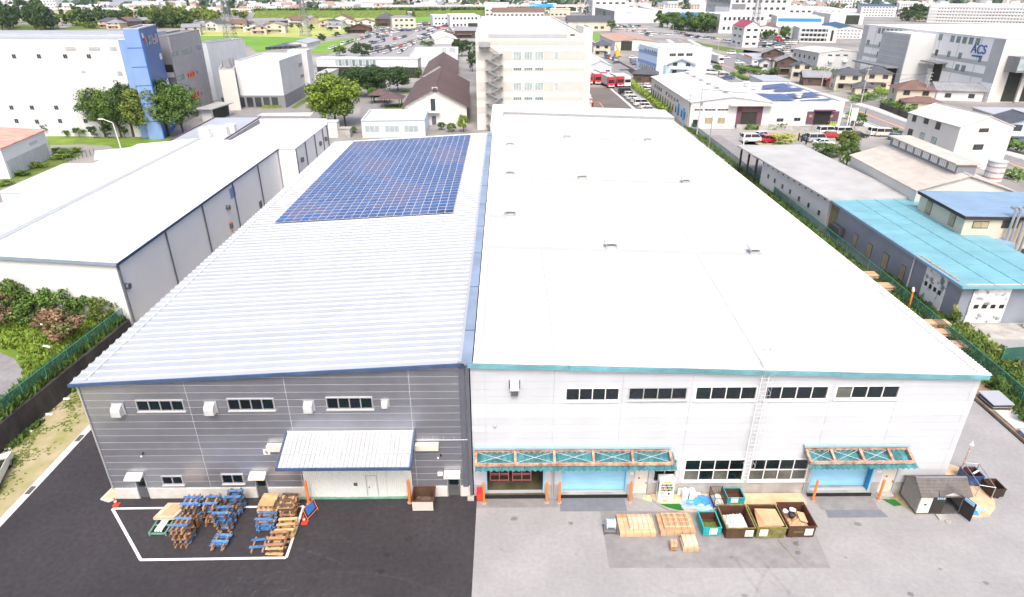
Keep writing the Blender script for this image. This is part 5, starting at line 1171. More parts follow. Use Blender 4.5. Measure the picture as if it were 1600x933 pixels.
# ---- poles and lattice towers
def pole(u, v, top, label, arms=3, m='pole_concrete', r_=.16, lean=0):
    p = P(u, v); h = PY(top[0], top[1], p.y).z; t = thing('utility_pole', label, 'utility pole', (p.x, p.y, 0), 'utility poles around the factories')
    MB().bar((p.x, p.y, 0), (p.x, p.y, h), r_, 8, r_ * .65).build('shaft', m, t)
    for i in range(arms):
        z = h - .4 - i * .9; a = MB().beam((p.x - .8, p.y + .1, z), (p.x + .8, p.y - .1, z), .1, .1).build('crossarm', 'steel', t)
        q = MB(); [q.bar((p.x + dx, p.y, z + .05), (p.x + dx, p.y, z + .25), .06, 6) for dx in (-.7, -.3, .3, .7)]; q.build('insulators', 'plastic_white', a)
    if arms >= 3: MB().bar((p.x + .35, p.y, h - 3.9), (p.x + .35, p.y, h - 3.1), .25, 8).build('transformer', 'steel', t)
    return t, Vector((p.x, p.y, h))
def wires(p0, p1, n, label, sag=1.0, dz=0):
    b = MB()
    for k in range(n):
        off = Vector((-.7 + 1.4 * k / max(1, n - 1), 0, -.2 - dz)); pr_ = None
        for i in range(9):
            t_ = i / 8; q = p0.lerp(p1, t_) + off + Vector((0, 0, -sag * 4 * t_ * (1 - t_)))
            if pr_: b.bar(pr_, q, .022, 3)
            pr_ = q
    tag(b.build('power_lines', 'wire', None, tuple(p0)), label, 'power lines')
def pylon(u, v, top, wpx, label):
    p = P(u, v); k = mpp(p); h = PY(top[0], top[1], p.y).z; w0 = wpx * k / 2; t = thing('lattice_pylon', label, 'pylon', (p.x, p.y, 0), 'lattice pylons')
    n = 9; b = MB(); br = MB(); f = lambda z: w0 * (1 - .78 * (z / h) ** .8)
    for sx in (-1, 1):
        for sy_ in (-1, 1): MB().bar((p.x + sx * w0, p.y + sy_ * w0, 0), (p.x + sx * f(h), p.y + sy_ * f(h), h), w0 * .06, 4).build('leg', 'pylon_steel', t)
    for i in range(n):
        z0, z1 = h * i / n, h * (i + 1) / n; a, c = f(z0), f(z1)
        for (x0, y0, x1, y1) in ((-1, -1, 1, -1), (1, -1, 1, 1), (1, 1, -1, 1), (-1, 1, -1, -1)):
            br.bar((p.x + x0 * a, p.y + y0 * a, z0), (p.x + x1 * c, p.y + y1 * c, z1), w0 * .03, 3); br.bar((p.x + x1 * a, p.y + y1 * a, z0), (p.x + x0 * c, p.y + y0 * c, z1), w0 * .03, 3); br.bar((p.x + x0 * c, p.y + y0 * c, z1), (p.x + x1 * c, p.y + y1 * c, z1), w0 * .03, 3)
    br.build('bracing', 'pylon_steel', t)
    for z in (h * .7, h * .82, h * .94): MB().bar((p.x - w0 * 1.3, p.y, z), (p.x + w0 * 1.3, p.y, z), w0 * .05, 4).build('crossarm', 'pylon_steel', t)
def house(u, v, w_, d, h, rz, wall, roof, label, kind='hip', rh=None, group='houses among the factories', wins=2, fr='frame_brown', gz=0):
    p = P(u, v, gz); t = Bld.__new__(Bld); a = R(rz)
    t.B = Vector((p.x, p.y, 0)); t.ex = Vector((math.cos(a), math.sin(a), 0)); t.ey = Vector((-math.sin(a), math.cos(a), 0)); t.la, t.lc, t.h = w_, d, h
    t.B = t.B - t.ex * w_ / 2
    t.t = thing('house', label, 'house', (t.B.x, t.B.y, 0), group); rh = rh or min(w_, d) * .22
    for (p_, q_) in (((0, 0), (w_, 0)), ((0, 0), (0, d)), ((w_, 0), (w_, d)), ((0, d), (w_, d))): t.quadwall(p_, q_, 0, h, wall)
    if kind == 'hip':
        o = .6; m = MB(); e = [t.L(-o, -o, h - .1), t.L(w_ + o, -o, h - .1), t.L(w_ + o, d + o, h - .1), t.L(-o, d + o, h - .1)]; r_ = min(w_, d) / 2
        if w_ >= d: r1, r2 = t.L(r_ * .98, d / 2, h + rh), t.L(w_ - r_ * .98, d / 2, h + rh); fs = [(0, 1, 5, 4), (1, 2, 5), (2, 3, 4, 5), (3, 0, 4)]
        else: r1, r2 = t.L(w_ / 2, r_ * .98, h + rh), t.L(w_ / 2, d - r_ * .98, h + rh); fs = [(0, 1, 4), (1, 2, 5, 4), (2, 3, 5), (3, 0, 4, 5)]
        m.faces(e + [r1, r2], fs + [(3, 2, 1, 0)]); m.build('roof', roof, t.t); MB().beam(r1 + Vector((0, 0, .05)), r2 + Vector((0, 0, .06)) + t.ex * .01, .3, .15).build('ridge_cap', roof, t.t)
    else: t.gable(h, rh, .6, roof, wall, 'a' if kind == 'gable' else 'c')
    n = 2 if h > 4 else 1
    for f in range(n):
        z = 1.0 + f * 2.8
        for i in range(wins): c0 = w_ * (i + .5) / wins; t.win('a', c0 - .8, z, c0 + .8, z + 1.2, 'window_far', fr, 2)
        for i in range(max(1, wins - 1)): c0 = d * (i + .5) / max(1, wins - 1); t.win('c', c0 - .6, z, c0 + .6, z + 1.1, 'window_far', fr, 2)
    if n == 2 and w_ > 6: t.box(w_ * .1, -1.5, 2.5, w_ * .75, 0, 2.65, 'porch_roof', roof)
    return t
# ================================================================== LEFT SIDE
gz = MB(); gz.prism([(-140, -60, -1), (-39.4, -60, -1), (-39.2, 40.7, -1), (-38.0, 57.2, -1), (-140, 57.2, -1)], [(-140, -60, 2), (-39.4, -60, 2), (-39.2, 40.7, 2), (-38.0, 57.2, 2), (-140, 57.2, 2)])
tag(gz.build('grass_terrace', 'grass_bright'), kind='structure')
rwt = thing('retaining_wall', 'dark stained concrete retaining wall along the soil verge', 'retaining wall', (-39.2, 40, 0))
ys = [-40 + i * 4.04 for i in range(25)]
def wx(y): return -39.35 + max(0, (y - 30)) * .05
for i in range(24):
    a, c = ys[i], min(ys[i + 1], 57.15) - .03
    if a > 57: break
    MB().prism([(wx(a), a, 0), (wx(a) + .35, a, 0), (wx(c) + .35, c, 0), (wx(c), c, 0)], [(wx(a), a, 2.08), (wx(a) + .3, a, 2.08), (wx(c) + .3, c, 2.08), (wx(c), c, 2.08)]).build('wall_panel', 'concrete_stained', rwt)
def net_fence(pts, z, h, label, step=2.6, m='fence_green'):
    t = thing('net_fence', label, 'fence', (pts[0][0], pts[0][1], z), 'green net fences')
    if 'net' not in M:
        n_ = mat('net', (.04, .17, .13), .6, alpha=.42)
    for i in range(len(pts) - 1):
        a = Vector((*pts[i], z)); c = Vector((*pts[i + 1], z)); n = max(1, int((c - a).length / step))
        for k in range(n + (1 if i == len(pts) - 2 else 0)): q = a.lerp(c, k / n); MB().bar(q, q + Vector((0, 0, h)), .04, 6).build('post', m, t)
        MB().bar(a + Vector((0, 0, h)), c + Vector((0, 0, h)), .03, 5).build('top_rail', m, t)
        MB().prism([a, c, c + Vector((.01, 0, 0)), a + Vector((.01, 0, 0))], [v + Vector((0, 0, h - .03)) for v in (a, c, c + Vector((.01, 0, 0)), a + Vector((.01, 0, 0)))]).build('net', 'net', t)
    return t
net_fence([(-39.3, -30), (-39.2, 40.7), (-38.2, 57.0)], 2.08, 1.25, 'green net fence standing on the dark retaining wall')
# asphalt bend on the terrace
cx0 = P(-60, 590, 2.0); pts = [P(u, v, 2.0) for u, v in [(-200, 520), (0, 551), (22, 560), (36, 578), (34, 600), (20, 640), (0, 655), (-60, 720), (-300, 800)]]
structure('terrace_road', pts, 'asphalt_mid', 2.02)
# ground cover tufts
def tufts(poly_fn, n, m, name, h, z, seed=1, sp=.1):
    rr = random.Random(seed); b = MB()
    for _ in range(n):
        q = poly_fn(rr)
        if q is None: continue
        x, y = q
        for k in range(3):
            a = rr.uniform(0, 6.28); s_ = sp * rr.uniform(.6, 1.6); hh = h * rr.uniform(.4, 1.2); dx, dy = math.cos(a) * s_, math.sin(a) * s_; ox, oy = rr.uniform(-sp, sp), rr.uniform(-sp, sp)
            b.poly([(x + ox - dx, y + oy - dy, z), (x + ox + dx, y + oy + dy, z), (x + ox + rr.uniform(-.5, .5) * s_ * 2 + dy, y + oy - dx, z + hh)])
    return tag(b.build(name, m), kind='stuff')
def terr(rr):
    u, v = rr.uniform(-40, 210), rr.uniform(470, 660); 
    if v > 497 + (205 - u) * .79 - 6: return None
    if u < 40 and v > 548 and v < 655 + max(0, u) * -0.2 and u < 38 - abs(v - 590) * .25: return None
    p = P(u, v, 2.0); return (p.x, p.y)
tufts(terr, 5200, 'leaf_bright', 'ground_cover', .32, 2.0, 3, .13)
def edge(rr):
    y = rr.uniform(36, 57); return (wx(y) - rr.uniform(.2, 1.6) ** 1.2, y)
tufts(edge, 2200, 'leaf_mid', 'bank_shrubs', .7, 2.0, 5, .17)
def verge(rr):
    y = rr.uniform(28, 58); x = rr.triangular(-39.0, -34.6, -38.0)
    if math.sin(x * 2.1 + y * .9) + math.sin(y * 1.7 - x) + rr.uniform(-.8, .8) < .1: return None
    return (x, y)
tufts(verge, 5200, 'leaf_olive', 'verge_weeds', .07, .014, 9, .07)
def wallfoot(rr): y = rr.uniform(34, 57); return None if math.sin(y * .8) < .1 else (wx(y) + rr.uniform(.35, .8), y)
tufts(wallfoot, 900, 'leaf_mid', 'wall_foot_weeds', .35, .014, 11, .13)
for i, (u, v) in enumerate(((104, 624), (77, 648), (45, 675), (12, 703))):
    p = P(u, v); tag(MB().prism([(p.x - .32, p.y - .1, .02), (p.x + .32, p.y - .1, .02), (p.x + .32, p.y + .1, .02), (p.x - .32, p.y + .1, .02)], [(p.x - .3, p.y - .06, .14), (p.x + .3, p.y - .06, .14), (p.x + .3, p.y + .06, .14), (p.x - .3, p.y + .06, .14)]).build('wheel_stop', 'plastic_white', None, (p.x, p.y, 0)), 'white wheel stop on the grassy verge, %s from the warehouse corner' % ('first', 'second', 'third', 'fourth')[i], 'wheel stop', 'white wheel stops on the verge')
car(-12, 752, 200, 'sedan', 'white', 'white saloon car cut off by the left edge of the photo, parked on the verge')
# flowering shrubs
for i, (u, v, hp, wp, m, l) in enumerate([(10, 505, 60, 70, 'leaf_pink', 'leftmost pink flowering shrub beside the white wall'), (60, 505, 45, 60, 'leaf_mid', 'green shrub between pink flowering ones'), (40, 500, 66, 50, 'leaf_mid', 'tall green shrub at the far left'), (105, 500, 55, 60, 'leaf_mid', 'wide green shrub in the middle of the bed'), (100, 535, 50, 70, 'leaf_pink', 'front pink flowering shrub behind the lamp'), (140, 495, 40, 50, 'leaf_mid', 'green shrub near the net fence'), (165, 500, 36, 42, 'leaf_olive', 'rightmost olive green shrub by the fence end'), (8, 470, 42, 40, 'leaf_yellow', 'yellow green shrub at the far left wall')]):
    tree(u, v, hp, wp, m, l, 'mid', 'shrubs below the white warehouse', .08, 2.0, 'shrub', 'shrub')
for i, (u, v, uh, vh) in enumerate(((84, 556, 75, 537), (72, 520, 61, 506))):
    p = P(u, v, 2.0); t = thing('garden_lamp', 'white curved garden lamp on the grass terrace, %s one' % ('nearer', 'farther')[i], 'lamp', (p.x, p.y, 2), 'garden lamps')
    MB().bar((p.x, p.y, 2.0), (p.x - .05, p.y, 2.9), .045, 6).build('pole', 'bark', t); MB().bar((p.x - .02, p.y, 2.9), (p.x - .6, p.y, 3.05), .09, 8).build('lamp_head', 'plastic_white', t)
# ---- long white warehouse with ribbed gable roof
def ribbed(par, x0, z0, x1, z1, y0, y1, pitch, m, h=.05, step=1.2, name='roof_panel'):
    """roof slope whose ribs run across; x0,z0 -> x1,z1; panels share one mesh"""
    dx = x1 - x0; b = MB(); nr = max(1, round(step / pitch)); p = step / nr
    for k in range(nr):
        o = k * p; pf = [(o, 0), (o + p * .6, 0), (o + p * .7, h), (o + p * .9, h), (o + p, 0)]
        for i in range(4): b.poly([(0, pf[i][0], pf[i][1]), (0, pf[i + 1][0], pf[i + 1][1]), (dx, pf[i + 1][0], pf[i + 1][1] + z1 - z0), (dx, pf[i][0], pf[i][1] + z1 - z0)])
        for e_, ze in ((0, 0), (dx, z1 - z0)): b.poly([(e_, pf[1][0], ze), (e_, pf[2][0], ze + h), (e_, pf[3][0], ze + h), (e_, pf[4][0], ze)])
    b.poly([(0, 0, -.04), (dx, 0, z1 - z0 - .04), (dx, step, z1 - z0 - .04), (0, step, -.04)])
    me = b.mesh(name, m); n = int(round((y1 - y0) / step))
    for k in range(n): piece(name, me, par, Vector((x0, y0 + k * step, z0)) - wl(par))
lw = thing('warehouse', 'long white warehouse on the left with low gabled ribbed roof', 'warehouse', (-37.7, 57.3, 0))
XR, XM, XL, Ya, Yb = -37.75, -51.4, -61.8, 57.3, 109.0
b = MB(); b.prism([(XL, Ya, 0), (XR, Ya, 0), (XR, Ya, 8), (XM, Ya, 8.95), (XL, Ya, 8)], [(XL, Ya + .3, 0), (XR, Ya + .3, 0), (XR, Ya + .3, 8), (XM, Ya + .3, 8.95), (XL, Ya + .3, 8)]); b.build('front_wall', 'bw_white', lw)
b = MB(); b.prism([(XL, Yb - .3, 0), (XR, Yb - .3, 0), (XR, Yb - .3, 8), (XM, Yb - .3, 8.95), (XL, Yb - .3, 8)], [(XL, Yb, 0), (XR, Yb, 0), (XR, Yb, 8), (XM, Yb, 8.95), (XL, Yb, 8)]); b.build('rear_wall', 'bw_white', lw)
MB().box(XR - .3, Ya + .3, 0, XR, Yb - .3, 8).build('side_wall', 'wall_bright', lw); MB().box(XL, Ya + .3, 0, XL + .3, Yb - .3, 8).build('side_wall', 'wall_white', lw)
ribbed(lw, XR + .3, 8.08, XM + .3, 9.02, Ya - .2, Yb + .2, .4, 'roof_white', .05, .8); ribbed(lw, XM - .3, 9.02, XL - .3, 8.08, Ya - .2, Yb + .2, .4, 'roof_white', .05, .8)
MB().prism([(XM - .45, Ya - .3, 9.0), (XM + .45, Ya - .3, 9.0), (XM + .45, Yb + .2, 9.0), (XM - .45, Yb + .2, 9.0)], [(XM - .4, Ya - .3, 9.12), (XM + .4, Ya - .3, 9.12), (XM + .4, Yb + .2, 9.12), (XM - .4, Yb + .2, 9.12)]).build('ridge_cap', 'roof_grey', lw)
MB().box(XR + .02, Ya - .2, 7.75, XR + .28, Yb, 7.98).build('eave_gutter', 'navy_trim', lw)
b = MB(); b.beam((XL, Ya - .28, 8.0), (XM, Ya - .28, 8.95), .12, .3); b.beam((XM, Ya - .28, 8.95), (XR + .3, Ya - .28, 8.0), .12, .3); b.build('verge_trim', 'blue_gutter', lw)
for y in (57.5, 67.1, 76.6, 86.4, 96.4, 108.6): MB().bar((XR + .12, y, .2), (XR + .12, y, 7.8), .1, 6).build('downpipe', 'dark_pipe', lw)
def on_wall(u, v):   # point on the east wall
    r = ray(u, v); t = XR / r[0]; return (r[1] * t, CAM_H + r[2] * t)
for (u, v, s_) in ((196, 447, .32), (354, 324, .32)):
    y, z = on_wall(u, v); MB().bar((XR, y, z), (XR + .45, y, z), s_, 10).build('wall_vent', 'dark_pipe', lw)
y, z = on_wall(363, 301); MB().box(XR, y - .9, z - .7, XR + .05, y + .9, z + .7).build('window', 'blue_light', lw)
y, z = on_wall(406, 314); MB().box(XR, y - .5, .3, XR + .08, y + .5, 2.4).build('door', 'dark_pipe', lw)
y, z = on_wall(360, 353); o = MB().box(XR, y - .25, z - .3, XR + .3, y + .25, z + .4).build('alarm_box', 'steel_dark', lw); MB().bar((XR + .15, y - .1, z + .41), (XR + .15, y - .1, z + .7), .12, 8).build('alarm_lamp', 'orange_paint', o); MB().bar((XR + .15, y, z - .9), (XR + .15, y, z - .31), .06, 6).build('conduit', 'sign_orange', o)
# second white warehouse behind it
l2 = thing('warehouse', 'shorter flat roofed white warehouse behind the ribbed one', 'warehouse', (-34.8, 106, 0))
x0, x1, y0, y1, h = -47.6, -34.75, 110.5, 126.8, 8.0; y0b = 106.0
b = MB(); b.box(x0, Yb + .4, 0, x1, y1, h - .1); b.box(XR + .15, y0b, 0, x1, Yb + .39, h - .1); b.build('wall', 'wall_bright', l2)
b = MB(); b.box(x0 - .1, Yb + .4, h - .09, x1 + .1, y1, h + .05); b.box(XR + .15, y0b - .1, h - .09, x1 + .1, Yb + .39, h + .05); b.build('roof', 'roof_white', l2)
MB().box(x0, y1 + .01, 0, x1 + .1, y1 + .4, h + 1.0).build('rear_parapet', 'bw_white', l2)
for y in (106.1, 111.5, 117.5, 123.0, 126.4): MB().bar((x1 + .1, y, .2), (x1 + .1, y, 7.9), .1, 6).build('downpipe', 'dark_pipe', l2)
MB().box(x1, 111.8, .2, x1 + .08, 112.8, 2.6).build('door', 'dark_pipe', l2)
for y, z in ((108.5, 5.5), (120.5, 5.6), (124.5, 5.6)): MB().box(x1, y - .4, z - .3, x1 + .35, y + .4, z + .4).build('wall_vent', 'steel_dark', l2)
# grey blue roof with purple edge
l3 = Bld('warehouse', 'low building with pale blue roof edged dark, behind the white warehouses', 'warehouse', None, (350, 222), (407, 185.5), (277, 217), wall='bw_shade', roof='slab', rm='roof_grey', h=6.5)
for y_ in (0, l3.lc): l3.box(-.3, y_ - .1, 6.75, l3.la + .3, y_ + .1, 6.95, 'edge_trim', 'purple_metal')
for i, (u, v) in enumerate(((322, 213), (334, 210), (350, 210), (362, 207))):
    p = P(u, v, 6.8); tag(MB().box(p.x - .9, p.y - .7, 6.76, p.x + .9, p.y + .7, 8.3).box(p.x - .7, p.y - .5, 8.3, p.x + .7, p.y + .5, 8.45).build('rooftop_unit', 'plastic_white', None, (p.x, p.y, 6.76)), 'white rooftop unit on the pale blue roof, %s from the left' % ORD[i].replace('bottom', 'first'), 'rooftop unit', 'rooftop units')
# low flat roof at left edge
lf = Bld('annex', 'low white flat roofed annex at the left edge beyond the ribbed roof', 'annex', None, (100, 258), (0, 302), (150, 259), wall='bw_white', roof='slab', rm='roof_white', h=4.5, over=.1, lc=12)
lb = Bld('gatehouse', 'small white gatehouse beside the curved path', 'gatehouse', None, (151, 250), (152, 238), (200, 250), wall='bw_white', roof='slab', rm='roof_white', h=3.2, lc=7)
lb.rect('c', 1, .8, 3.2, 2.2, 'window', 'window_far')
b = MB()
for i in range(9):
    p = P(100 + i * 6, 256 - i * 1.8); tag(MB().bar((p.x, p.y, 0), (p.x, p.y, 1.3), .06, 5).build('railing_post', 'steel_dark', None, (p.x, p.y, 0)), 'slim dark railing post beside the curved path, %s from the left' % ORD[i].replace('bottom', 'first'), 'post', 'railing posts beside the curved path')
# red striped roof hut
hut = Bld('hut', 'pale metal hut with red striped roof at the left edge', 'hut', (82, 246), (68, 204), None, (0, 233), wall='wall_bright', roof='shed', rm='roof_redstripe', rh=1.2, la=13, over=.3)
hut.rect('c', 1.0, .2, hut.lc - .5, 3.2, 'lower_cladding', 'wall_white', .06, .05)
for k in range(14): hut.rect('c', 1.0 + k * hut.lc / 15, .2, 1.15 + k * hut.lc / 15, 3.2, 'cladding_rib', 'roof_flash', .12, .05)
hut.rect('c', 4, 4.0, 7, 4.5, 'louvre', 'bw_shade', .1, .08)
# grass and paths
def gp(name, px, m, z=.03): return structure(name, [P(u, v) for u, v in px], m, z)
gp('lawn', [(70, 232), (75, 212), (150, 214), (235, 214), (300, 212), (225, 240), (180, 232), (120, 226)], 'grass_bright', .035)
gp('curved_path', [(78, 227), (130, 226), (170, 228), (186, 236), (182, 245), (150, 262), (90, 290), (0, 320), (-60, 340), (-60, 305), (0, 292), (80, 262), (125, 247), (131, 238), (120, 230), (78, 232)], 'ground_pale', .04)
gp('verge_strip', [(80, 232), (120, 232), (129, 239), (122, 246), (75, 266), (0, 296), (-60, 320), (-60, 300), (0, 275), (84, 245)], 'grass_mid', .045)
for i, (u, v, m) in enumerate(((93, 240, 'leaf_mid'), (118, 239, 'leaf_bright'), (95, 249, 'leaf_bright'), (60, 262, 'leaf_bright'), (35, 275, 'leaf_mid'), (8, 290, 'leaf_bright'), (108, 245, 'leaf_mid'))):
    tree(u, v, 9, 26, m, 'rounded clipped shrub in the strip by the red roofed hut, %s from the far end' % ORD[i].replace('bottom', 'first'), 'small', 'clipped shrubs by the hut', .02, 0, 'shrub', 'shrub')
t_ = random.Random(1)
for i, (u, v, hp, wp, m) in enumerate(((105, 214, 10, 12, 'leaf_mid'), (125, 214, 14, 22, 'leaf_mid'), (148, 216, 18, 18, 'leaf_dark'), (170, 216, 20, 18, 'leaf_dark'), (196, 216, 18, 14, 'leaf_dark'), (76, 212, 20, 22, 'leaf_blue'), (30, 203, 14, 18, 'leaf_yellow'), (52, 203, 18, 26, 'leaf_mid'))):
    tree(u, v, hp, wp, m, 'small garden tree before the big white wall, %s from the left' % ['fourth', 'fifth', 'sixth', 'seventh', 'eighth', 'third', 'first', 'second'][i], 'small', 'garden trees before the white factory', .25)
for i, (u, v, hp, wp, m) in enumerate(((165, 214, 72, 56, 'leaf_mid'), (190, 215, 70, 52, 'leaf_mid'), (209, 214, 80, 48, 'leaf_dark'), (237, 216, 76, 62, 'leaf_olive'), (264, 212, 82, 56, 'leaf_dark'), (288, 214, 76, 66, 'leaf_mid'), (222, 213, 62, 48, 'leaf_mid'))):
    tree(u, v, hp, wp, m, 'large leafy tree in the clump before the blue tower, %s from the left' % ['first', 'second', 'third', 'fifth', 'sixth', 'seventh', 'fourth'][i], 'big', 'trees before the blue tower', .2)
pp = P(189, 232); t = thing('street_lamp', 'curved white street lamp on the lawn edge', 'street lamp', (pp.x, pp.y, 0))
hh = PY(176, 192, pp.y).z; MB().bar((pp.x, pp.y, 0), (pp.x - .3, pp.y, hh), .12, 8, .08).build('pole', 'plastic_white', t); MB().bar((pp.x - .3, pp.y, hh), (pp.x - 2.2, pp.y, hh + .8), .08, 6).build('arm', 'plastic_white', t); MB().box(pp.x - 3.2, pp.y - .15, hh + .72, pp.x - 2.1, pp.y + .15, hh + .9).build('lamp_head', 'plastic_white', t)
# ---- big white factory with blue tower
f1 = Bld('factory', 'very large white windowed factory at the upper left', 'factory', (222, 214), (184, 61), None, (-200, 60), walls=('bw_white', 'bw_white', 'bw_white'), roof='flat', rm='roof_grey', la=16, parapet=.5)
f1.box(16, 5, 0, 30, f1.lc, f1.h, 'rear_bay', 'roof_grey')
for px in ([(22, 88), (61, 88), (102, 88), (139, 88)], [(18, 168), (50, 168), (88, 168), (127, 168)], [(26, 189), (58, 190), (94, 189), (134, 189)]):
    for u, v in px: f1.pwin('c', u - 4, v - 3.2, u + 4, v + 3.2, 'window_far', 'frame_alu', 2)
for (u0, v0, u1, v1) in ((101, 73, 119, 79), (138, 73, 157, 79), (171, 73, 183, 79), (121, 152, 146, 159), (127, 111, 134, 114), (183, 111, 192, 118)):
    a = f1.hit('c', u0, v0); c = f1.hit('c', u1, v1); n = 4
    w_ = f1.rect('c', a[0], c[1], c[0], a[1], 'louvre', 'frame_alu', .06, .05)
    for k in range(n): s0 = lerp(a[0], c[0], (k + .1) / n); s1 = lerp(a[0], c[0], (k + .9) / n); f1.rect('c', s0, c[1] + .15, s1, a[1] - .15, 'louvre_blade', 'bw_grey', .1, .03, w_)
for u in (8, 88, 163): a = f1.hit('c', u, 63); f1.rect('c', a[0], .3, a[0] + .25, f1.h - .3, 'panel_joint', 'bw_shade', .04, .035)
tw = Bld('office_tower', 'tall bright blue clad tower at the end of the white factory', 'tower', (258, 217), (221, 45), (243, 38.5), (193, 45), walls=('blue_strong', 'blue_light', 'blue_light'), roof='flat', rm='roof_flash')  # paler front colour stands for its sheen, deeper right face for shade
for k in range(1, 6): tw.rect('c', .02, tw.h * k / 6, tw.lc - .02, tw.h * k / 6 + .15, 'panel_joint', 'blue_strong', .03, .025)
for (u, v) in ((251, 88), (262, 128)): tw.pr('a', u - 2.5, v - 4, u + 2.5, v + 4, 'window', 'plastic_white')
tw2 = Bld('stair_block', 'lower light blue block beside the blue tower', 'stair block', (235.5, 216), (197, 61.5), None, (184, 61.5), wall='blue_light', roof='flat', rm='roof_white', la=4)
z = tw.h * .88; k = tw.la
for i, st_ in enumerate((((0, 0), (0, 1)), ((0, 0), (1, 1), (0, 1), (1, 0)), ((0, 0), (0, 1), (1, 1), (1, 0)), ((0, .5), (1, .5), (1, 0), (0, 0)), ((.2, 0), (1, 0), (1, 1), (.2, 1), (.2, 0)))):
    b = MB(); o_ = k * (.2 + .14 * i)
    for q in range(len(st_) - 1): p_, r_ = st_[q], st_[q + 1]; b.beam(tw.L(o_ + p_[0] * k * .09, -.1, z - .9 + p_[1] * 1.8), tw.L(o_ + r_[0] * k * .09, -.1, z - .9 + r_[1] * 1.8), .12, .4)
    b.build('sign_glyph', 'steel', tw.t)
for i, m_ in enumerate(('road_white', 'cone_red')): tw.box(k * (.04 + .07 * i), -.15, z + .9 - .7 * i, k * (.10 + .07 * i), -.06, z + 1.9 - .7 * i, 'emblem', m_)
gb = Bld('office_block', 'grey tiled office block with red window bays beside the blue tower', 'office block', (292, 190), (262, 56.5), (311, 47), None, lc=5.5, walls=('grey_tile', 'bw_slate', 'grey_tile'), roof='flat', rm='bw_slate')
n = 12
for i in range(n):
    for j in range(9):
        if i * 9 + j < 108: gb.rect('a', gb.la * (i + .04) / n, gb.h * (j + .04) / 9, gb.la * (i + .96) / n, gb.h * (j + .96) / 9, 'wall_tile', 'grey_tile', .05, .045)
for (u0, v0, u1, v1, g) in ((291, 117.5, 304.5, 113, 'sign_orange'), (299, 149.5, 312, 145, 'sign_orange')):
    a = gb.hit('a', u0, v0 - 4); c = gb.hit('a', u1, v1 + 6); gb.rect('a', a[0], c[1], c[0], a[1], 'red_bay', g, .1, .06)
    for q in range(3): s0 = lerp(a[0], c[0], (q + .2) / 3); gb.rect('a', s0, c[1] + .4, lerp(a[0], c[0], (q + .65) / 3), a[1] - .4, 'bay_pane', 'window_far', .15, .04)
for (u0, u1, v) in ((267, 278, 84), (283, 300, 80), (306, 314, 74), (276, 289, 121), (306, 310, 113), (313, 316, 146)): gb.pwin('a', u0, v - 2.5, u1, v + 2.5, 'window_green', 'frame_alu', 3)
for (z0, z1) in ((.55, .68), (.25, .42)): gb.rect('c', .5, gb.h * z0, gb.lc - .3, gb.h * z1, 'balcony_opening', 'black', .05, .04); gb.rect('c', .3, gb.h * z0 - .3, gb.lc - .2, gb.h * z0 + .9, 'balcony_panel', 'bw_grey', .9, .1)
wb = Bld('factory_hall', 'tall pale grey ribbed hall behind the grey office block', 'hall', (340, 157), (315, 67), (381, 60.5), None, wall='wall_white', roof='flat', rm='roof_grey', lc=5)
for k in range(1, 9): wb.rect('a', wb.la * k / 9, .2, wb.la * k / 9 + .12, wb.h - .2, 'panel_joint', 'bw_shade', .04, .03)
# white modern building
mb = Bld('laboratory', 'modern white building with dark base and angled corner', 'building', (447, 169), (437.5, 95.5), (472, 83), (365, 96), walls=('bw_shade', 'bw_white', 'bw_white'), roof='flat', rm='roof_white')
mb.rect('c', 0.02, .05, mb.lc - .02, 3.6, 'dark_base', 'bw_slate', .06, .05); mb.rect('a', 0.0, .05, mb.la, 3.6, 'dark_base', 'bw_slate', .06, .05)
for k in range(7): mb.rect('c', 2 + k * 2.4, .4, 3.8 + k * 2.4, 3.1, 'window', 'window_far', .1, .035)
for (u0, v0, u1, v1) in ((466, 99, 472, 103), (469, 117, 475, 120)): mb.pwin('a', u0, v0, u1, v1, 'window_far', 'frame_alu', 3)
m2 = Bld('laboratory_wing', 'tall narrow white wing at the right of the modern white building', 'building', (488, 150), (472.5, 79), (486, 77), None, wall='bw_white', roof='flat', rm='roof_white', lc=6, h=None)
m3 = Bld('plant_block', 'plain white lower block with roof machinery left of the modern building', 'building', (377, 172), (365, 108), (368, 102), (342, 107.5), wall='bw_warm', roof='flat', rm='roof_flash', la=12)
for i, (u, v) in enumerate(((352, 105), (358, 105), (363, 103))):
    p = P(u, v, m3.h); tag(MB().bar((p.x, p.y, m3.h), (p.x, p.y, m3.h + 2.2), .8, 8, .6).build('roof_fan', 'steel', None, tuple(p)), 'steel roof fan on the plain white block, %s of three' % ('leftmost', 'middle', 'rightmost')[i], 'fan', 'roof fans on the plain block')
cp = Bld('canopy_shed', 'white open sided canopy shed behind the clump of trees', 'canopy shed', (332, 190), (331, 171), (357, 162), (305, 173), wall='bw_white', roof='slab', rm='roof_rusty', over=1.0)
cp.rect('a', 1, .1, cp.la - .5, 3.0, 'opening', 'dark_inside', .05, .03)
gp('service_road', [(345, 184), (352, 172), (440, 168), (500, 160), (530, 185), (510, 200), (420, 186)], 'asphalt_mid', .03)
gp('service_road_patch', [(400, 181), (410, 177), (490, 176), (484, 182)], 'concrete_light', .05)
gp('hedge_bed', [(455, 168), (480, 152), (486, 155), (462, 170)], 'grass_mid', .05)
tag(MB().prism([tuple(P(u, v)) for u, v in ((410, 170), (443, 169), (444, 166), (411, 167))], [(P(u, v).x, P(u, v).y, .9) for u, v in ((410, 170), (443, 169), (444, 166), (411, 167))]).build('hedge', 'leaf_olive'), 'low clipped hedge at the dark base of the white building', 'hedge')
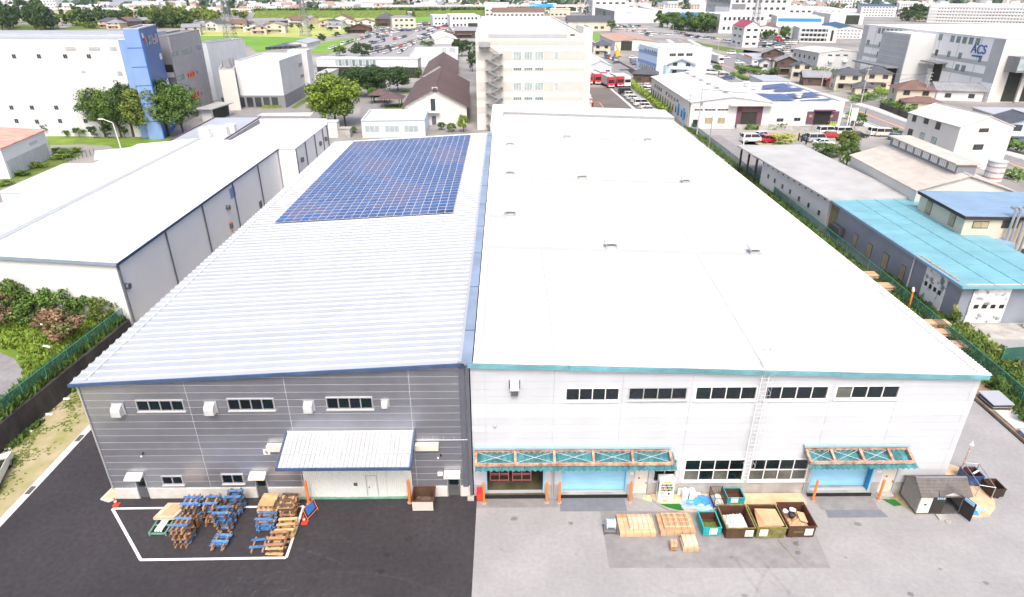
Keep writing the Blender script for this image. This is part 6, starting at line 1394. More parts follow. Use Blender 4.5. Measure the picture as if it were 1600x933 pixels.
# ---- centre left: round trees, pavilions, brown roof halls
for (u, v, hp, wp, m, l) in ((525, 197, 76, 82, 'leaf_bright', 'big round bright green tree beside the white office'), (560, 152, 44, 55, 'leaf_dark', 'dark spreading tree left of the courtyard'), (590, 150, 44, 60, 'leaf_dark', 'dark spreading tree in the middle of the courtyard'), (622, 143, 36, 50, 'leaf_dark', 'dark spreading tree right of the courtyard'), (584, 160, 22, 18, 'leaf_mid', 'small round tree by the brown pavilions')):
    tree(u, v, hp, wp, m, l, 'big', None, .2)
tree(510, 196, 62, 44, 'leaf_bright', 'bright green left half of the round tree group', 'big', None, .25); tree(540, 198, 66, 46, 'leaf_mid', 'lower right companion of the big round tree', 'big', None, .2)
for (u, v, hp, wp, m, l) in ((655, 122, 16, 12, 'leaf_mid', 'narrow tree beside the corridor pillar'), (531, 88, 16, 22, 'leaf_mid', 'tree behind the glazed corridor, left'), (566, 90, 22, 36, 'leaf_dark', 'broad tree behind the glazed corridor, right'), (668, 74, 10, 24, 'leaf_mid', 'tree before the blue gabled roof'), (722, 88, 26, 30, 'leaf_dark', 'dark tree left of the cream tower'), (738, 112, 34, 16, 'leaf_dark', 'dark tree touching the cream tower'), (690, 203, 12, 14, 'leaf_mid', 'small bush below the brown roofed hall'), (706, 206, 14, 16, 'leaf_mid', 'second bush below the brown roofed hall'), (724, 206, 26, 18, 'leaf_bright', 'bright bush by the tower foot'), (552, 208, 10, 16, 'leaf_mid', 'low bush beside the small white office')):
    tree(u, v, hp, wp, m, l, 'mid', None, .15)
gp('courtyard_grass', [(572, 165), (640, 138), (650, 135), (652, 150), (630, 175), (575, 178)], 'grass_mid', .03)
gp('courtyard_path', [(560, 185), (568, 150), (578, 148), (575, 160), (600, 152), (640, 146), (632, 160), (605, 165), (578, 190)], 'asphalt_mid', .05)
for i, (u, v, w_) in enumerate(((595, 158, 5.5), (613, 164, 6.0))):
    p = P(u, v + 3); t = thing('pavilion', 'brown hip roofed garden pavilion, %s one' % ('left', 'right')[i], 'pavilion', (p.x, p.y, 0), 'brown pavilions in the courtyard')
    MB().faces([(p.x - w_ * .62, p.y - w_ * .5, 2.6), (p.x + w_ * .62, p.y - w_ * .5, 2.6), (p.x + w_ * .62, p.y + w_ * .6, 2.6), (p.x - w_ * .62, p.y + w_ * .6, 2.6), (p.x, p.y, 4.3)], [(0, 1, 4), (1, 2, 4), (2, 3, 4), (3, 0, 4), (3, 2, 1, 0)]).build('roof', 'roof_brown', t)
    for dx in (-.42, .42):
        for dy in (-.4, .4): MB().box(p.x + dx * w_ - .1, p.y + dy * w_ - .1, 0, p.x + dx * w_ + .1, p.y + dy * w_ + .1, 2.6).build('post', 'wood_wall', t)
h1 = Bld('assembly_hall', 'white gabled hall with wide dark brown roof left of the cream tower', 'hall', (634, 196), (632, 166), (653, 127), (729, 165), wall='bw_warm', roof='gable', rm='roof_brown', rh=4.2, ridge='a', over=.8)
h1.win('c', h1.lc * .42, 3.5, h1.lc * .5, 6.6, 'window_far', 'frame_white', 1); h1.box(-1.2, h1.lc * .38, 3.2, 0, h1.lc * .56, 3.35, 'balcony', 'bw_white'); h1.rect('c', h1.lc * .43, .1, h1.lc * .5, 2.3, 'door', 'dark_pipe'); h1.win('c', h1.lc * .46, 8.0, h1.lc * .54, 9.3, 'bw_slate', 'frame_white', 1)
for px_, n_ in ((0, 0),): pass
h2 = Bld('assembly_hall', 'smaller brown roofed hall behind the first one', 'hall', (662, 130), (661, 117), (672, 95), (712, 117), wall='bw_warm', roof='gable', rm='roof_brown', rh=3.4, ridge='a', over=.6)
h3 = Bld('small_office', 'small white flat roofed office with three windows before the brown roofed hall', 'office', (665, 214), (662, 187), (669, 170.5), (565, 187), walls=('blue_stripe', 'bw_white', 'bw_white'), roof='flat', rm='roof_white')
for (u0, u1) in ((570, 593), (601, 624), (631, 654)): h3.pwin('c', u0, 196, u1, 206, 'glass_pale', 'frame_white', 3)
h3.rect('c', .0, h3.h - .25, h3.lc, h3.h - .1, 'eave_stripe', 'blue_gutter', .07, .06)
for i, (u, v, h_) in enumerate(((521, 214, 3.6), (540, 214, 2.0))):
    p = P(u, v); tag(MB().box(p.x - 1.4, p.y - 1, 0, p.x + 1.4, p.y + 1.5, h_).box(p.x - 1.5, p.y - 1.1, h_, p.x + 1.5, p.y + 1.6, h_ + .12).build('shelter', 'bw_warm' if i == 0 else 'concrete', None, (p.x, p.y, 0)), ('white tank cabin behind the warehouses' if i == 0 else 'low concrete cabin beside the white tank cabin'), 'cabin')
# glazed corridor
gc = Bld('glazed_corridor', 'long white raised corridor with a strip of glass', 'corridor', (654, 122), (654, 93), None, (494, 92), wall='bw_white', roof='slab', rm='roof_white', la=7, over=.2, z0=0)
hz = gc.hit('c', 600, 105)[1]
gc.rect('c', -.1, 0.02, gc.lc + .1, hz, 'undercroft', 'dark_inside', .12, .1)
a = gc.hit('c', 587, 94); c_ = gc.hit('c', 524, 102.5); n = 12
for k in range(n): s0 = lerp(a[0], c_[0], (k + .08) / n); s1 = lerp(a[0], c_[0], (k + .92) / n); gc.rect('c', s0, c_[1], s1, a[1], 'glass_pane', 'glass_pale' if k % 2 else 'window_green', .09, .05)
wh_ = Bld('white_hall', 'flat white hall behind the glazed corridor', 'hall', (716, 104), (713, 86), (716, 73.5), (640, 87), walls=('bw_grey', 'bw_white', 'bw_white'), roof='flat', rm='roof_white')
for i, (u, v) in enumerate(((694, 81), (705, 81), (708, 81))):
    p = P(u, v, wh_.h); tag(MB().box(p.x - .8, p.y - .6, wh_.h, p.x + .8, p.y + .6, wh_.h + 1.5).build('rooftop_unit', 'steel', None, tuple(p)), 'rooftop unit on the white hall, %s' % ('left', 'middle', 'right')[i], 'rooftop unit', 'rooftop units on the hall')
Bld('entrance_hall', 'low white entrance hall right of the modern building', 'hall', (508, 132), (505, 118), (530, 107.5), (488, 118), wall='bw_warm', roof='slab', rm='roof_flash', over=.2)
# ---- cream tower with outside stairs
tb = Bld('storage_tower', 'tall cream five storey warehouse with zigzag steel stairs', 'tower', (746, 203), (743, 53), (753, 26), (903, 47), wall='bw_warm', roof='flat', rm='bw_warm')
W_ = tb.lc
for (v, hgt) in ((67, .9), (87, 2.0), (108.5, .8), (135.5, 2.2), (154, .9), (172, 1.6)):
    z = tb.hit('c', 800, v)[1]; tb.rect('c', .02, z - hgt / 2, W_ - .02, z + hgt / 2, 'cladding_band', 'beige_band', .04, .035)
for v, hh in ((87, 1.8), (135, 1.8)):
    z = tb.hit('c', 800, v)[1]
    for (u0, u1) in ((802, 815), (819, 832), (836, 849), (866, 872)):
        a, c = tb.hit('c', u0, v)[0], tb.hit('c', u1, v)[0]; tb.win('c', a, z - hh / 2, c, z + hh / 2, 'glass_pale', 'frame_white', 3)
for v in (108, 154):
    z = tb.hit('c', 800, v)[1]
    for (u0, u1) in ((802, 815), (819, 832), (836, 849)): a, c = tb.hit('c', u0, v)[0], tb.hit('c', u1, v)[0]; tb.win('c', a, z - .35, c, z + .35, 'window_green', 'frame_white', 4)
tb.pr('c', 891, 53.5, 898, 56, 'window', 'window_far'); tb.pr('c', 763, 54, 886, 59, 'upper_band', 'roof_grey', .05, .03)
tb.pr('c', 801, 164, 849, 167, 'door_canopy', 'bw_shade', 1.5, 1.4); tb.pr('c', 802, 168, 848, 176, 'loading_opening', 'dark_inside', .06, .05)
for k in range(1, 5): tb.rect('c', W_ * k / 5, .2, W_ * k / 5 + .08, tb.h - .3, 'panel_joint', 'beige_band', .05, .04)
a = tb.hit('c', 763, 100)[0]; c = tb.hit('c', 781, 100)[0]; st = MB().box(0, 0, 0, .01, .01, .01)
sf = tb.box(-.25, a - .2, 1, -.06, c + .3, tb.h * .8, 'stair_backing', 'beige_band'); top = tb.h * .80; nf = 14; fh = top / nf
for i in range(nf):
    y0_, y1_ = (a, c) if i % 2 else (c, a); z0_, z1_ = i * fh, (i + 1) * fh
    MB().beam(tb.L(-1.2, y0_, z0_), tb.L(-1.2, y1_, z1_), 1.0, .22).build('stair_flight', 'steel', sf)
    MB().beam(tb.L(-1.75, y0_, z0_ + 1.0), tb.L(-1.75, y1_, z1_ + 1.0), .08, .08).build('handrail', 'steel', sf)
    b = MB(); s_ = .7 if y1_ > y0_ else -.7; tb._box(b, -2.2, min(y1_, y1_ + s_), z1_ - .1, -.3, max(y1_, y1_ + s_), z1_ + .05); b.build('landing', 'steel_dark', sf)
    b = MB(); [b.bar(tb.L(-2.2, y1_ + s_ * f_, z1_), tb.L(-2.2, y1_ + s_ * f_, z1_ + 1.1), .04, 4) for f_ in (0, 1)]; b.bar(tb.L(-2.2, y1_, z1_ + 1.1), tb.L(-2.2, y1_ + s_, z1_ + 1.1), .04, 4); b.build('landing_rail', 'steel', sf)
aa = tb.hit('c', 746, 68)[0]; tb.box(-2.0, aa + .3, top + 1.5, -.1, a + .5, top + 1.7, 'top_landing', 'steel_dark', sf); tb.box(-2.0, aa + .3, top + 1.7, -1.9, a + .5, top + 2.8, 'top_rail', 'steel', sf); MB().beam(tb.L(-1.2, a + .4, top + 1.6), tb.L(-1.2, c, top - .1), 1.0, .22).build('stair_flight', 'steel', sf)
Bld('lift_shaft', 'narrow cream shaft attached at the right of the cream tower', 'shaft', (905, 200), (903, 43), (886, 33), (911, 33.5), wall='bw_warm', roof='flat', rm='bw_warm', h=None, la=12, lc=2.2)
dk = Bld('loading_dock', 'white triangular canopied loading dock beside the cream tower', 'loading dock', (901, 178), (901, 160), (900, 138), (925, 160), wall='bw_warm', roof='slab', rm='roof_white', over=.2, h=None, lc=4, la=14)
# ================================================================== RIGHT SIDE
structure('kerb_right', [(40.2, 20), (40.45, 20), (40.45, 50), (41.5, 62), (40.9, 62), (40.2, 50)], 'concrete_stained', .12, .12)
structure('soil_bank', [(40.45, 20), (44.0, 20), (46.3, 62), (41.5, 62), (40.45, 50)], 'soil_brown', .08)
net_fence([(42.8, 25), (44.4, 56), (45.0, 70), (46.2, 130), (46.6, 165)], .08, 1.4, 'green net fence along the right boundary of the white warehouse', 2.8)
def ivy(rr):
    y = rr.uniform(36, 72); x = 43.2 + (y - 36) * .05 + rr.gauss(0, 1.1) + 1.1; return (x, y)
tufts(ivy, 5200, 'leaf_mid', 'boundary_weeds', .45, .05, 21, .17)
def ivy2(rr): y = rr.uniform(62, 165); return (44.6 + (y - 62) * .014 + rr.gauss(0, .35), y)
tufts(ivy2, 2200, 'leaf_mid', 'fence_foot_weeds', .4, .03, 23, .16)
def ivy3(rr): y = rr.uniform(36, 62); return (45.8 + rr.gauss(0, .8) + (y - 36) * .05, y)
tufts(ivy3, 2500, 'leaf_olive', 'bank_grass', .35, .05, 25, .15)
tree(1559, 612, 22, 26, 'leaf_mid', 'round green shrub beside the white sheeted stack on the soil bank', 'mid', 'shrubs on the soil bank', .02, .08, 'shrub', 'shrub')
tree(1598, 660, 24, 22, 'leaf_mid', 'round green shrub at the right edge of the photo', 'mid', 'shrubs on the soil bank', .02, .08, 'shrub', 'shrub')
# sheeted stack and boards
for i, ((u0, v0), (u1, v1), h_, m) in enumerate([((1529, 622), (1574, 641), .55, 'tarp_grey'), ((1550, 644), (1594, 672), .12, 'concrete_light'), ((1583, 678), (1612, 690), .25, 'tarp_pale')]):
    a = P(u0, v0); c = P(u1, v1); x0, x1 = 40.75, 42.3; y0, y1 = min(a.y, c.y), max(a.y, c.y)
    t = thing('board_stack', ['pale sheeted stack of boards on the soil bank, farthest', 'flat grey concrete slab on the soil bank', 'low pale sheeted board stack near the right edge'][i], 'board stack', (x0, y0, .08), 'stacks on the soil bank')
    n = max(1, int(h_ / .12))
    for k in range(n): MB().box(x0 + .02 * (k % 2), y0, .09 + k * .12, x1 + .05 * (k % 2), y1, .19 + k * .12).build('board', 'bin_dark' if (i == 0 and k % 2 == 0) else m, t)
    if i != 1: MB().prism([(x0 - .1, y0 - .1, .22 + (n - 1) * .12), (x1 + .15, y0 - .1, .22 + (n - 1) * .12), (x1 + .15, y1 + .1, .3 + (n - 1) * .12), (x0 - .1, y1 + .1, .3 + (n - 1) * .12)], [(x0 - .1, y0 - .1, .26 + (n - 1) * .12), (x1 + .15, y0 - .1, .26 + (n - 1) * .12), (x1 + .15, y1 + .1, .34 + (n - 1) * .12), (x0 - .1, y1 + .1, .34 + (n - 1) * .12)]).build('cover_sheet', 'roof_grey', t)
# pallets in the alley, behind the roof edge
for i, (u, v, n, lx, ly) in enumerate(((1463, 506, 3, 2.4, 1.2), (1470, 520, 3, 1.4, 1.0), (1356, 430, 3, 2.0, 1.3), (1378, 448, 3, 2.4, 1.4), (1400, 468, 1, 2.0, 1.2))):
    p = P(u, v, .5); bx = max(p.x, 41.2)
    t = thing('timber_stack', 'pale timber board stack in the alley by the fence, %s' % ('nearest big one', 'small one in front', 'farthest', 'second farthest', 'low one behind orange post')[i], 'timber stack', (p.x, p.y, .02), 'timber stacks in the alley')
    for k in range(n):
        for j in range(5): MB().box(p.x - lx / 2, p.y - ly / 2 + j * ly / 5, .05 + k * .28, p.x + lx / 2, p.y - ly / 2 + (j + .85) * ly / 5, .2 + k * .28).build('board', 'wood_fresh', t)
        if k: MB().box(p.x - lx / 2, p.y - ly / 2, -.02 + k * .28, p.x - lx / 2 + .1, p.y + ly / 2, .048 + k * .28).build('bearer', 'wood_tan', t)
p = P(1488, 540, .4); tag(MB().box(p.x - 1.1, p.y - .6, .05, p.x + 1.1, p.y + .6, .55).box(p.x - 1.15, p.y - .65, .552, p.x + 1.15, p.y + .65, .62).build('rust_sheet_stack', 'rust_beam', None, (p.x, p.y, 0)), 'rust brown sheet stack at the near end of the alley', 'sheet stack')
p = P(1420, 482); hh = PY(1428, 455, p.y).z; t = thing('lamp_post', 'leaning orange painted lamp post in the alley', 'lamp post', (p.x, p.y, 0)); MB().bar((p.x, p.y, 0), (p.x - .1, p.y, hh), .09, 8).build('pole', 'orange_paint', t); MB().bar((p.x - .1, p.y, hh), (p.x - .2, p.y, hh + .45), .16, 8, .1).build('lamp_head', 'plastic_white', t)
# concrete yard at right
gp('workshop_yard', [(1488, 505), (1600, 505), (1680, 500), (1700, 545), (1600, 533), (1530, 532), (1500, 522)], 'concrete', .03)
gp('side_road', [(1515, 530), (1600, 531), (1720, 540), (1720, 590), (1600, 562), (1545, 560)], 'asphalt_light', .034)
gp('sunken_plot', [(1565, 545), (1700, 535), (1750, 640), (1640, 640)], 'asphalt_dark', .04)
net_fence([tuple(P(u, v))[:2] for u, v in ((1563, 566), (1600, 563), (1660, 560))], .05, 1.5, 'short green net fence around the dark plot at the right edge', 2.2)
stripe(tuple(P(1562, 560))[:2], tuple(P(1640, 625))[:2], .35, 'concrete_light', .12, 'plot_kerb')
for i, (u, v, hp, wp, m) in enumerate(((1489, 508, 24, 18, 'leaf_mid'), (1486, 507, 30, 12, 'leaf_yellow'))):
    tree(u, v, hp, wp, m, ('bushy potted plant by the white shutter', 'thin yellow potted plant by the white shutter')[i], 'small', None, .2, 0, 'potted_plant', 'plant')
# cyan roofed workshop
r7 = Bld('workshop', 'slate grey workshop with long cyan blue metal roof', 'workshop', (1487, 505), (1501, 447), (1296, 309), (1600, 446), wall='bw_steelblue', roof='slab', rm='roof_cyan', over=.7, lc=11.2)
n = int(r7.la / 1.8)
for k in range(n + 1): r7.box(min(r7.la + .6, -.65 + k * (r7.la + 1.3) / n), -.7, r7.h + .255, min(r7.la + .68, -.57 + k * (r7.la + 1.3) / n), r7.lc + .7, r7.h + .30, 'roof_seam', 'roof_cyan')
for k in range(1, 4): r7.box(-.7, r7.lc * k / 4, r7.h + .252, r7.la + .7, r7.lc * k / 4 + .12, r7.h + .275, 'roof_lap', 'teal_sheet')
r7.box(-.75, -.78, r7.h + .02, r7.la + .75, -.7, r7.h + .3, 'eave_trim', 'roof_blue'); r7.box(-.8, -.7, r7.h + .02, -.7, r7.lc + .7, r7.h + .3, 'eave_trim', 'roof_cyan')
for (u0, v0, u1, v1) in ((1331, 368, 1341, 383), (1352, 384, 1364, 399), (1376, 400, 1390, 417), (1403, 418, 1416, 434)): r7.pwin('a', u1, v0, u0, v1, 'window_warm', 'frame_brown', 2)
a = r7.hit('a', 1306, 347); c = r7.hit('a', 1319, 369); r7.rect('a', a[0], c[1], c[0], a[1], 'vent_box', 'steel_dark', .9, .85)
MB().bar(r7.L(r7.hit('a', 1421, 440)[0], -.15, .2), r7.L(r7.hit('a', 1421, 440)[0], -.15, r7.h - .1), .09, 8).build('downpipe', 'bw_white', r7.t)
mat('peeling_white', (.74, .75, .74), .7, col2=(.16, .19, .20), scale=1.1, detail=10)
M['peeling_white'].node_tree.nodes['Color Ramp'].color_ramp.elements[0].position = .52; M['peeling_white'].node_tree.nodes['Color Ramp'].color_ramp.elements[1].position = .62
a = r7.hit('a', 1478, 455); c = r7.hit('a', 1432, 478)
d0, d1 = sorted((a[0], c[0])); dh = 4.3
sd_ = r7.rect('a', d0, .1, d1, dh, 'sliding_door', 'peeling_white', .14, .1)
for k in range(4): s0 = lerp(d0, d1, .12 + k * .22); r7.rect('a', s0, 1.9, s0 + .45, 2.4, 'door_window', 'black', .165, .02, sd_)
r7.rect('a', d0 - 1.6, dh + .05, d1 + 1.6, dh + .35, 'door_rail', 'rust_beam', .3, .2)
c0 = r7.hit('c', 1500, 500)[0]; dd = [r7.hit('c', 1501, 500)[0], r7.hit('c', 1562, 500)[0]]
sd_ = r7.rect('c', dd[0] + .3, .1, dd[1], 4.2, 'sliding_door', 'peeling_white', .14, .1)
for k in range(4): s0 = lerp(dd[0] + .3, dd[1], .12 + k * .23); r7.rect('c', s0, 1.8, s0 + .5, 2.25, 'door_window', 'black', .165, .02, sd_)
r7.rect('c', .1, 4.3, r7.lc - .2, 4.6, 'door_rail', 'cream_metal', .3, .2)
e0 = r7.hit('c', 1590, 495)[0]; t = thing('condenser_unit', 'beige air conditioner unit beside the white shutter at the right edge', 'air conditioner', tuple(r7.L(e0, 0, 0)))
q = r7.L(-1.2, e0, 0); MB().box(q.x, q.y - .3, .1, q.x + 1.0, q.y + .2, 1.2).build('case', 'cream_metal', t); MB().bar((q.x + .45, q.y - .32, .65), (q.x + .45, q.y - .301, .65), .4, 14).build('fan_grille', 'steel_dark', t)
cw_ = r7.la
r7.rect('a', cw_ - 3.4, .05, cw_ - .05, r7.h - .05, 'corrugated_panel', 'bw_corr', .1, .08)
for k in range(10): r7.rect('a', cw_ - 3.3 + k * .33, .05, cw_ - 3.2 + k * .33, r7.h - .05, 'corrugation', 'bw_corr', .16, .055)
# grey roofed shed
r6 = Bld('shed', 'long pale shed with rust specked grey roof beside the green fence', 'shed', (1287, 358), (1296, 311), (1193, 250), (1394, 305.5), wall='bw_shade', roof='slab', rm='roof_rusty', over=.7, lc=11.2, group=None)
for k in range(7):
    a = r6.hit('a', [1201, 1211, 1223, 1235, 1249, 1264, 1280][k], [275, 282, 291, 299, 310, 320, 332][k]); r6.win('a', a[0] - .35, a[1] - .45, a[0] + .35, a[1] + .35, 'window_far', 'frame_alu', 1)
for k in range(12): r6.box(k * r6.la / 12, -.72, r6.h - .2, k * r6.la / 12 + .5, -.68, r6.h - .02, 'eave_block', 'black')
for k in range(3):
    q = r6.L(r6.la + 2 + k * 3.6, -.2, 0); MB().box(q.x - .15, q.y - .15, 0, q.x + .15, q.y + .15, r6.h).build('post', 'bin_dark', r6.t)
r6.box(r6.la - .0, -.7, r6.h + .003, r6.la + 10.5, r6.lc + .7, r6.h + .252, 'carport_roof', 'roof_rusty')
bsm = Bld('lean_to_roof', 'cyan roofed lean-to between the grey shed and the concrete roofed hall', 'lean-to', None, (1452, 322), (1352, 277), (1500, 340), wall='bw_slate', roof='slab', rm='roof_cyan', h=r7.h - .8, over=.1, lc=7)
# concrete roof hall with monitor
r8 = Bld('factory_hall', 'old hall with weathered concrete roof and raised glazed monitor', 'hall', None, (1433, 297.5), (1331, 243), (1574, 295), wall='bw_warm', roof='gable', rm='roof_concrete', rh=2.1, h=6.3, over=.3, ridge='a')
r8.rect('a', 3, .2, r8.la - 1, 4.4, 'brick_face', 'wall_brick', .05, .04)
for k in range(9): s0 = 3.5 + k * (r8.la - 5) / 9; r8.win('a', s0, 3.4, s0 + 1.5, 4.3, 'window_far', 'frame_white', 2)
mz = r8.h + 1.0; my0, my1 = r8.lc * .42, r8.lc * .62
mon = r8.box(1.5, my0, mz, r8.la - .5, my1, r8.h + 3.3, 'monitor', 'bw_slate')
r8.box(1.2, my0 - .5, r8.h + 3.31, r8.la - .2, my1 + .5, r8.h + 3.5, 'monitor_roof', 'roof_concrete', mon)
n = 8
for k in range(n):
    s0 = 1.7 + k * (r8.la - 2.6) / n; ww_ = (r8.la - 2.6) / n
    for j in range(4): r8.box(s0 + .15 + j * (ww_ - .5) / 4, my0 - .06, r8.h + 2.25, s0 + .05 + (j + .9) * (ww_ - .5) / 4, my0 - .01, r8.h + 3.15, 'monitor_pane', 'plastic_white', mon)
# cream three storey building
r5 = Bld('workshop', 'cream three storey gabled building standing above the concrete roof', 'building', (1482, 262), (1498.6, 199.2), (1420, 176.5), (1577.5, 196), walls=('bw_warm', 'bw_white', 'bw_warm'), roof='gable', rm='roof_pale', rh=1.9, over=.15, ridge='a')
for (u0, v0, u1, v1) in ((1425, 181, 1433, 189), (1443, 186, 1452, 192), (1461, 192, 1471, 201), (1418, 203, 1427, 211)): r5.pwin('a', u1, v0, u0, v1, 'window_far', 'frame_brown', 2)
for (u0, v0, u1, v1) in ((1436, 209, 1445, 218), (1454, 216, 1464, 224)): r5.pwin('a', u1, v0, u0, v1, 'glass_pale', 'frame_brown', 2)
for (u0, v0, u1, v1) in ((1531, 201, 1543.5, 206), (1522, 226, 1534.5, 233.5)): r5.pwin('c', u0, v0, u1, v1, 'window_far', 'frame_brown', 3)
r5.pr('c', 1509, 260, 1530, 271, 'door_opening', 'black', .06, .05); r5.pr('c', 1508, 258, 1532, 260, 'door_canopy', 'roof_flash', .9, .85); r5.pr('a', 1444, 227, 1420, 233, 'door_canopy', 'cream_metal', 1.2, 1.1)
r5.pr('a', 1466, 231, 1411, 232, 'conduit', 'bin_dark', .1, .05)
# blue roofed beige building
r9 = Bld('workshop', 'cream building with mid blue flat metal roof and brown windows', 'building', None, (1509.5, 340), (1440, 302), (1600, 337), wall='bw_cream', roof='slab', rm='roof_blue', over=.3, h=6.8, lc=24)
for k in range(9): r9.box(k * r9.la / 9, -.3, r9.h + .252, k * r9.la / 9 + .08, r9.lc + .3, r9.h + .28, 'roof_seam', 'roof_blue')
r9.box(-.35, -.35, r9.h - .15, -.3, r9.lc + .3, r9.h + .24, 'eave_trim', 'bin_dark'); r9.box(-.3, -.35, r9.h - .15, r9.la + .3, -.3, r9.h + .24, 'eave_trim', 'bin_dark')
for (u0, v0, u1, v1) in ((1445, 317, 1458, 331), (1481, 335, 1495, 350)): r9.pwin('a', u1, v0, u0, v1, 'window_warm', 'frame_brown', 2)
for (u0, v0, u1, v1, g) in ((1522, 346, 1542, 356, 'window_warm'), (1568, 345, 1589, 356, 'window_far'), (1566, 390, 1578, 396, 'window_far'), (1592, 389, 1606, 399, 'window_far')): r9.pwin('c', u0, v0, u1, v1, g, 'frame_brown', 2)
r9.pr('c', 1531, 372, 1567, 381, 'canopy', 'roof_blue', 2.0, 1.9)
for k, u in enumerate((1578, 1585, 1597, 1606)):
    s0 = r9.hit('c', u, 340)[0]; q0 = r9.L(-.6, s0, 1.5 + k * .3); q1 = r9.L(-.6, s0, r9.h + 1.3); b = MB(); b.bar(q0, q1, .16, 8); b.bar(q1, q1 + r9.ex * .9, .16, 8); b.build('exhaust_pipe', 'steel', r9.t)
# tank and greenery by the road
p = P(1550, 281); t = thing('tank', 'weathered round tank with rusty hoops by the road', 'tank', (p.x, p.y, 0))
MB().bar((p.x, p.y, 0), (p.x, p.y, 3.4), 1.5, 18).build('barrel', 'wall_white', t); MB().bar((p.x, p.y, 3.4), (p.x, p.y, 3.6), 1.62, 18).build('lid', 'bw_grey', t)
for z in (.5, 1.5, 2.5): MB().bar((p.x, p.y, z), (p.x, p.y, z + .22), 1.54, 18).build('hoop', 'rust_beam', t)
# workshop with purple door
r1 = Bld('workshop', 'long white gabled workshop with purple roller door and row of roof fans', 'workshop', (1075.5, 201), (1078, 160), (1018.6, 120), (1204, 158.5), walls=('bw_warm', 'bw_white', 'bw_white'), roof='gable', rm='roof_white', rh=1.3, over=.35, ridge='a')
for (u0, v0, u1, v1, n) in ((1023, 131, 1035, 143, 4), (1040, 144, 1061, 161, 5)):
    a = r1.hit('a', u0, v0)[0]; c = r1.hit('a', u1, v1)[0]
    for k in range(n): s0 = lerp(a, c, (k + .15) / n); s1 = lerp(a, c, (k + .8) / n); r1.win('a', s0, r1.h - 2.4, s1, r1.h - 1.3, 'window_far', 'frame_white', 1)
for k in range(15): s0 = r1.la * (k + .25) / 15; r1.win('a', s0, 1.4, s0 + r1.la / 15 * .4, 3.2, 'window_far', 'frame_alu', 1)
for (u0, u1) in ((1085, 1098), (1101, 1118), (1121, 1138)): r1.pwin('c', u0, 170, u1, 173, 'window_far', 'frame_white', 3)
for (u0, v0, u1, v1) in ((1102, 184, 1112, 193), (1122, 184, 1132, 193)): r1.pwin('c', u0, v0, u1, v1, 'window_warm', 'frame_alu', 2)
r1.pr('c', 1154, 172, 1187, 199, 'door_opening', 'dark_inside', .05, .04); r1.pr('c', 1154, 166, 1189, 175, 'roller_door', 'purple_metal', .14, .08); r1.pr('c', 1152.5, 166, 1155, 199, 'door_jamb', 'purple_metal', .14, .1); r1.pr('c', 1185, 166, 1187.5, 199, 'door_jamb', 'purple_metal', .14, .1)
r1.pr('c', 1139, 162.5, 1206, 164.5, 'door_canopy', 'cream_metal', 1.5, 1.45); r1.pr('c', 1083, 187, 1089, 198, 'door_opening', 'black', .05, .04)
for i, (u, v) in enumerate(((1075.5, 116), (1085, 120.5), (1096, 126.5), (1108, 131.5), (1119.5, 137.5), (1132, 144))):
    k = (i + .6) / 6.3 * r1.la; k = r1.la - k; q = r1.L(k, r1.lc / 2, r1.h + 1.5); t = thing('roof_fan', 'round white ridge fan on the long white workshop, %s from the far end' % ORD[i].replace('bottom', 'first'), 'roof fan', tuple(q), 'ridge fans')
    MB().bar(q, q + Vector((0, 0, .5)), .45, 10).build('neck', 'vent_grey', t); MB().bar(q + Vector((0, 0, .5)), q + Vector((0, 0, .75)), .9, 12, .75).build('cap', 'vent_grey', t)
# solar roofed workshop
r2 = Bld('workshop', 'white workshop with roof solar panels and purple doorway', 'workshop', (1312, 197), (1320.8, 159.5), (1231, 129.5), (1206, 161.5), wall='bw_white', roof='flat', rm='roof_white', parapet=.5)
sq = thing('solar_array', 'blue solar panels in strips on the flat white workshop roof', 'solar panels', tuple(r2.L(0, 0, r2.h)))
fr_ = MB()
for qd in ([(1191, 133), (1224, 130), (1240, 135), (1191, 139)], [(1208, 139), (1250, 137), (1257, 140.5), (1212, 142.5)], [(1165, 147), (1222, 146.5), (1245, 156), (1215, 159.5), (1200, 157)], [(1224, 147), (1268, 144), (1284, 150), (1240, 152.5)], [(1248, 157), (1295, 154), (1302, 156.5), (1252, 158.5)]):
    q = [P(u, v, r2.h + .2) for u, v in qd[:4]]
    if len(qd) == 5: q = [P(u, v, r2.h + .2) for u, v in (qd[0], qd[1], qd[2], qd[4])]
    for i in range(10):
        for j in range(4):
            f_ = lambda s_, t_: q[0].lerp(q[1], s_).lerp(q[3].lerp(q[2], s_), t_)
            w4 = [f_((i + a) / 10, (j + b2) / 4) for a, b2 in ((.04, .06), (.96, .06), (.96, .94), (.04, .94))]; fr_.prism(w4, [v + Vector((0, 0, .05)) for v in w4])
o = fr_.build('solar_panels', 'solar_b', sq); o['kind'] = 'stuff'
r2.pr('c', 1262, 174, 1307, 193, 'purple_surround', 'purple_metal', .3, .25); r2.pr('c', 1273, 173, 1294, 194, 'door_opening', 'black', .36, .05); r2.pr('c', 1272, 171, 1303, 172.5, 'door_canopy', 'purple_metal', 1.2, 1.1)
for (u0, v0, u1, v1) in ((1214, 185, 1223.5, 190), (1241, 184, 1250, 189), ): r2.pwin('c', u0, v0, u1, v1, 'window_far', 'frame_alu', 2)
for (u0, u1) in ((1264, 1268), (1296, 1300)): r2.pr('c', u0, 179, u1, 183, 'lamp_window', 'window_warm', .36, .05)
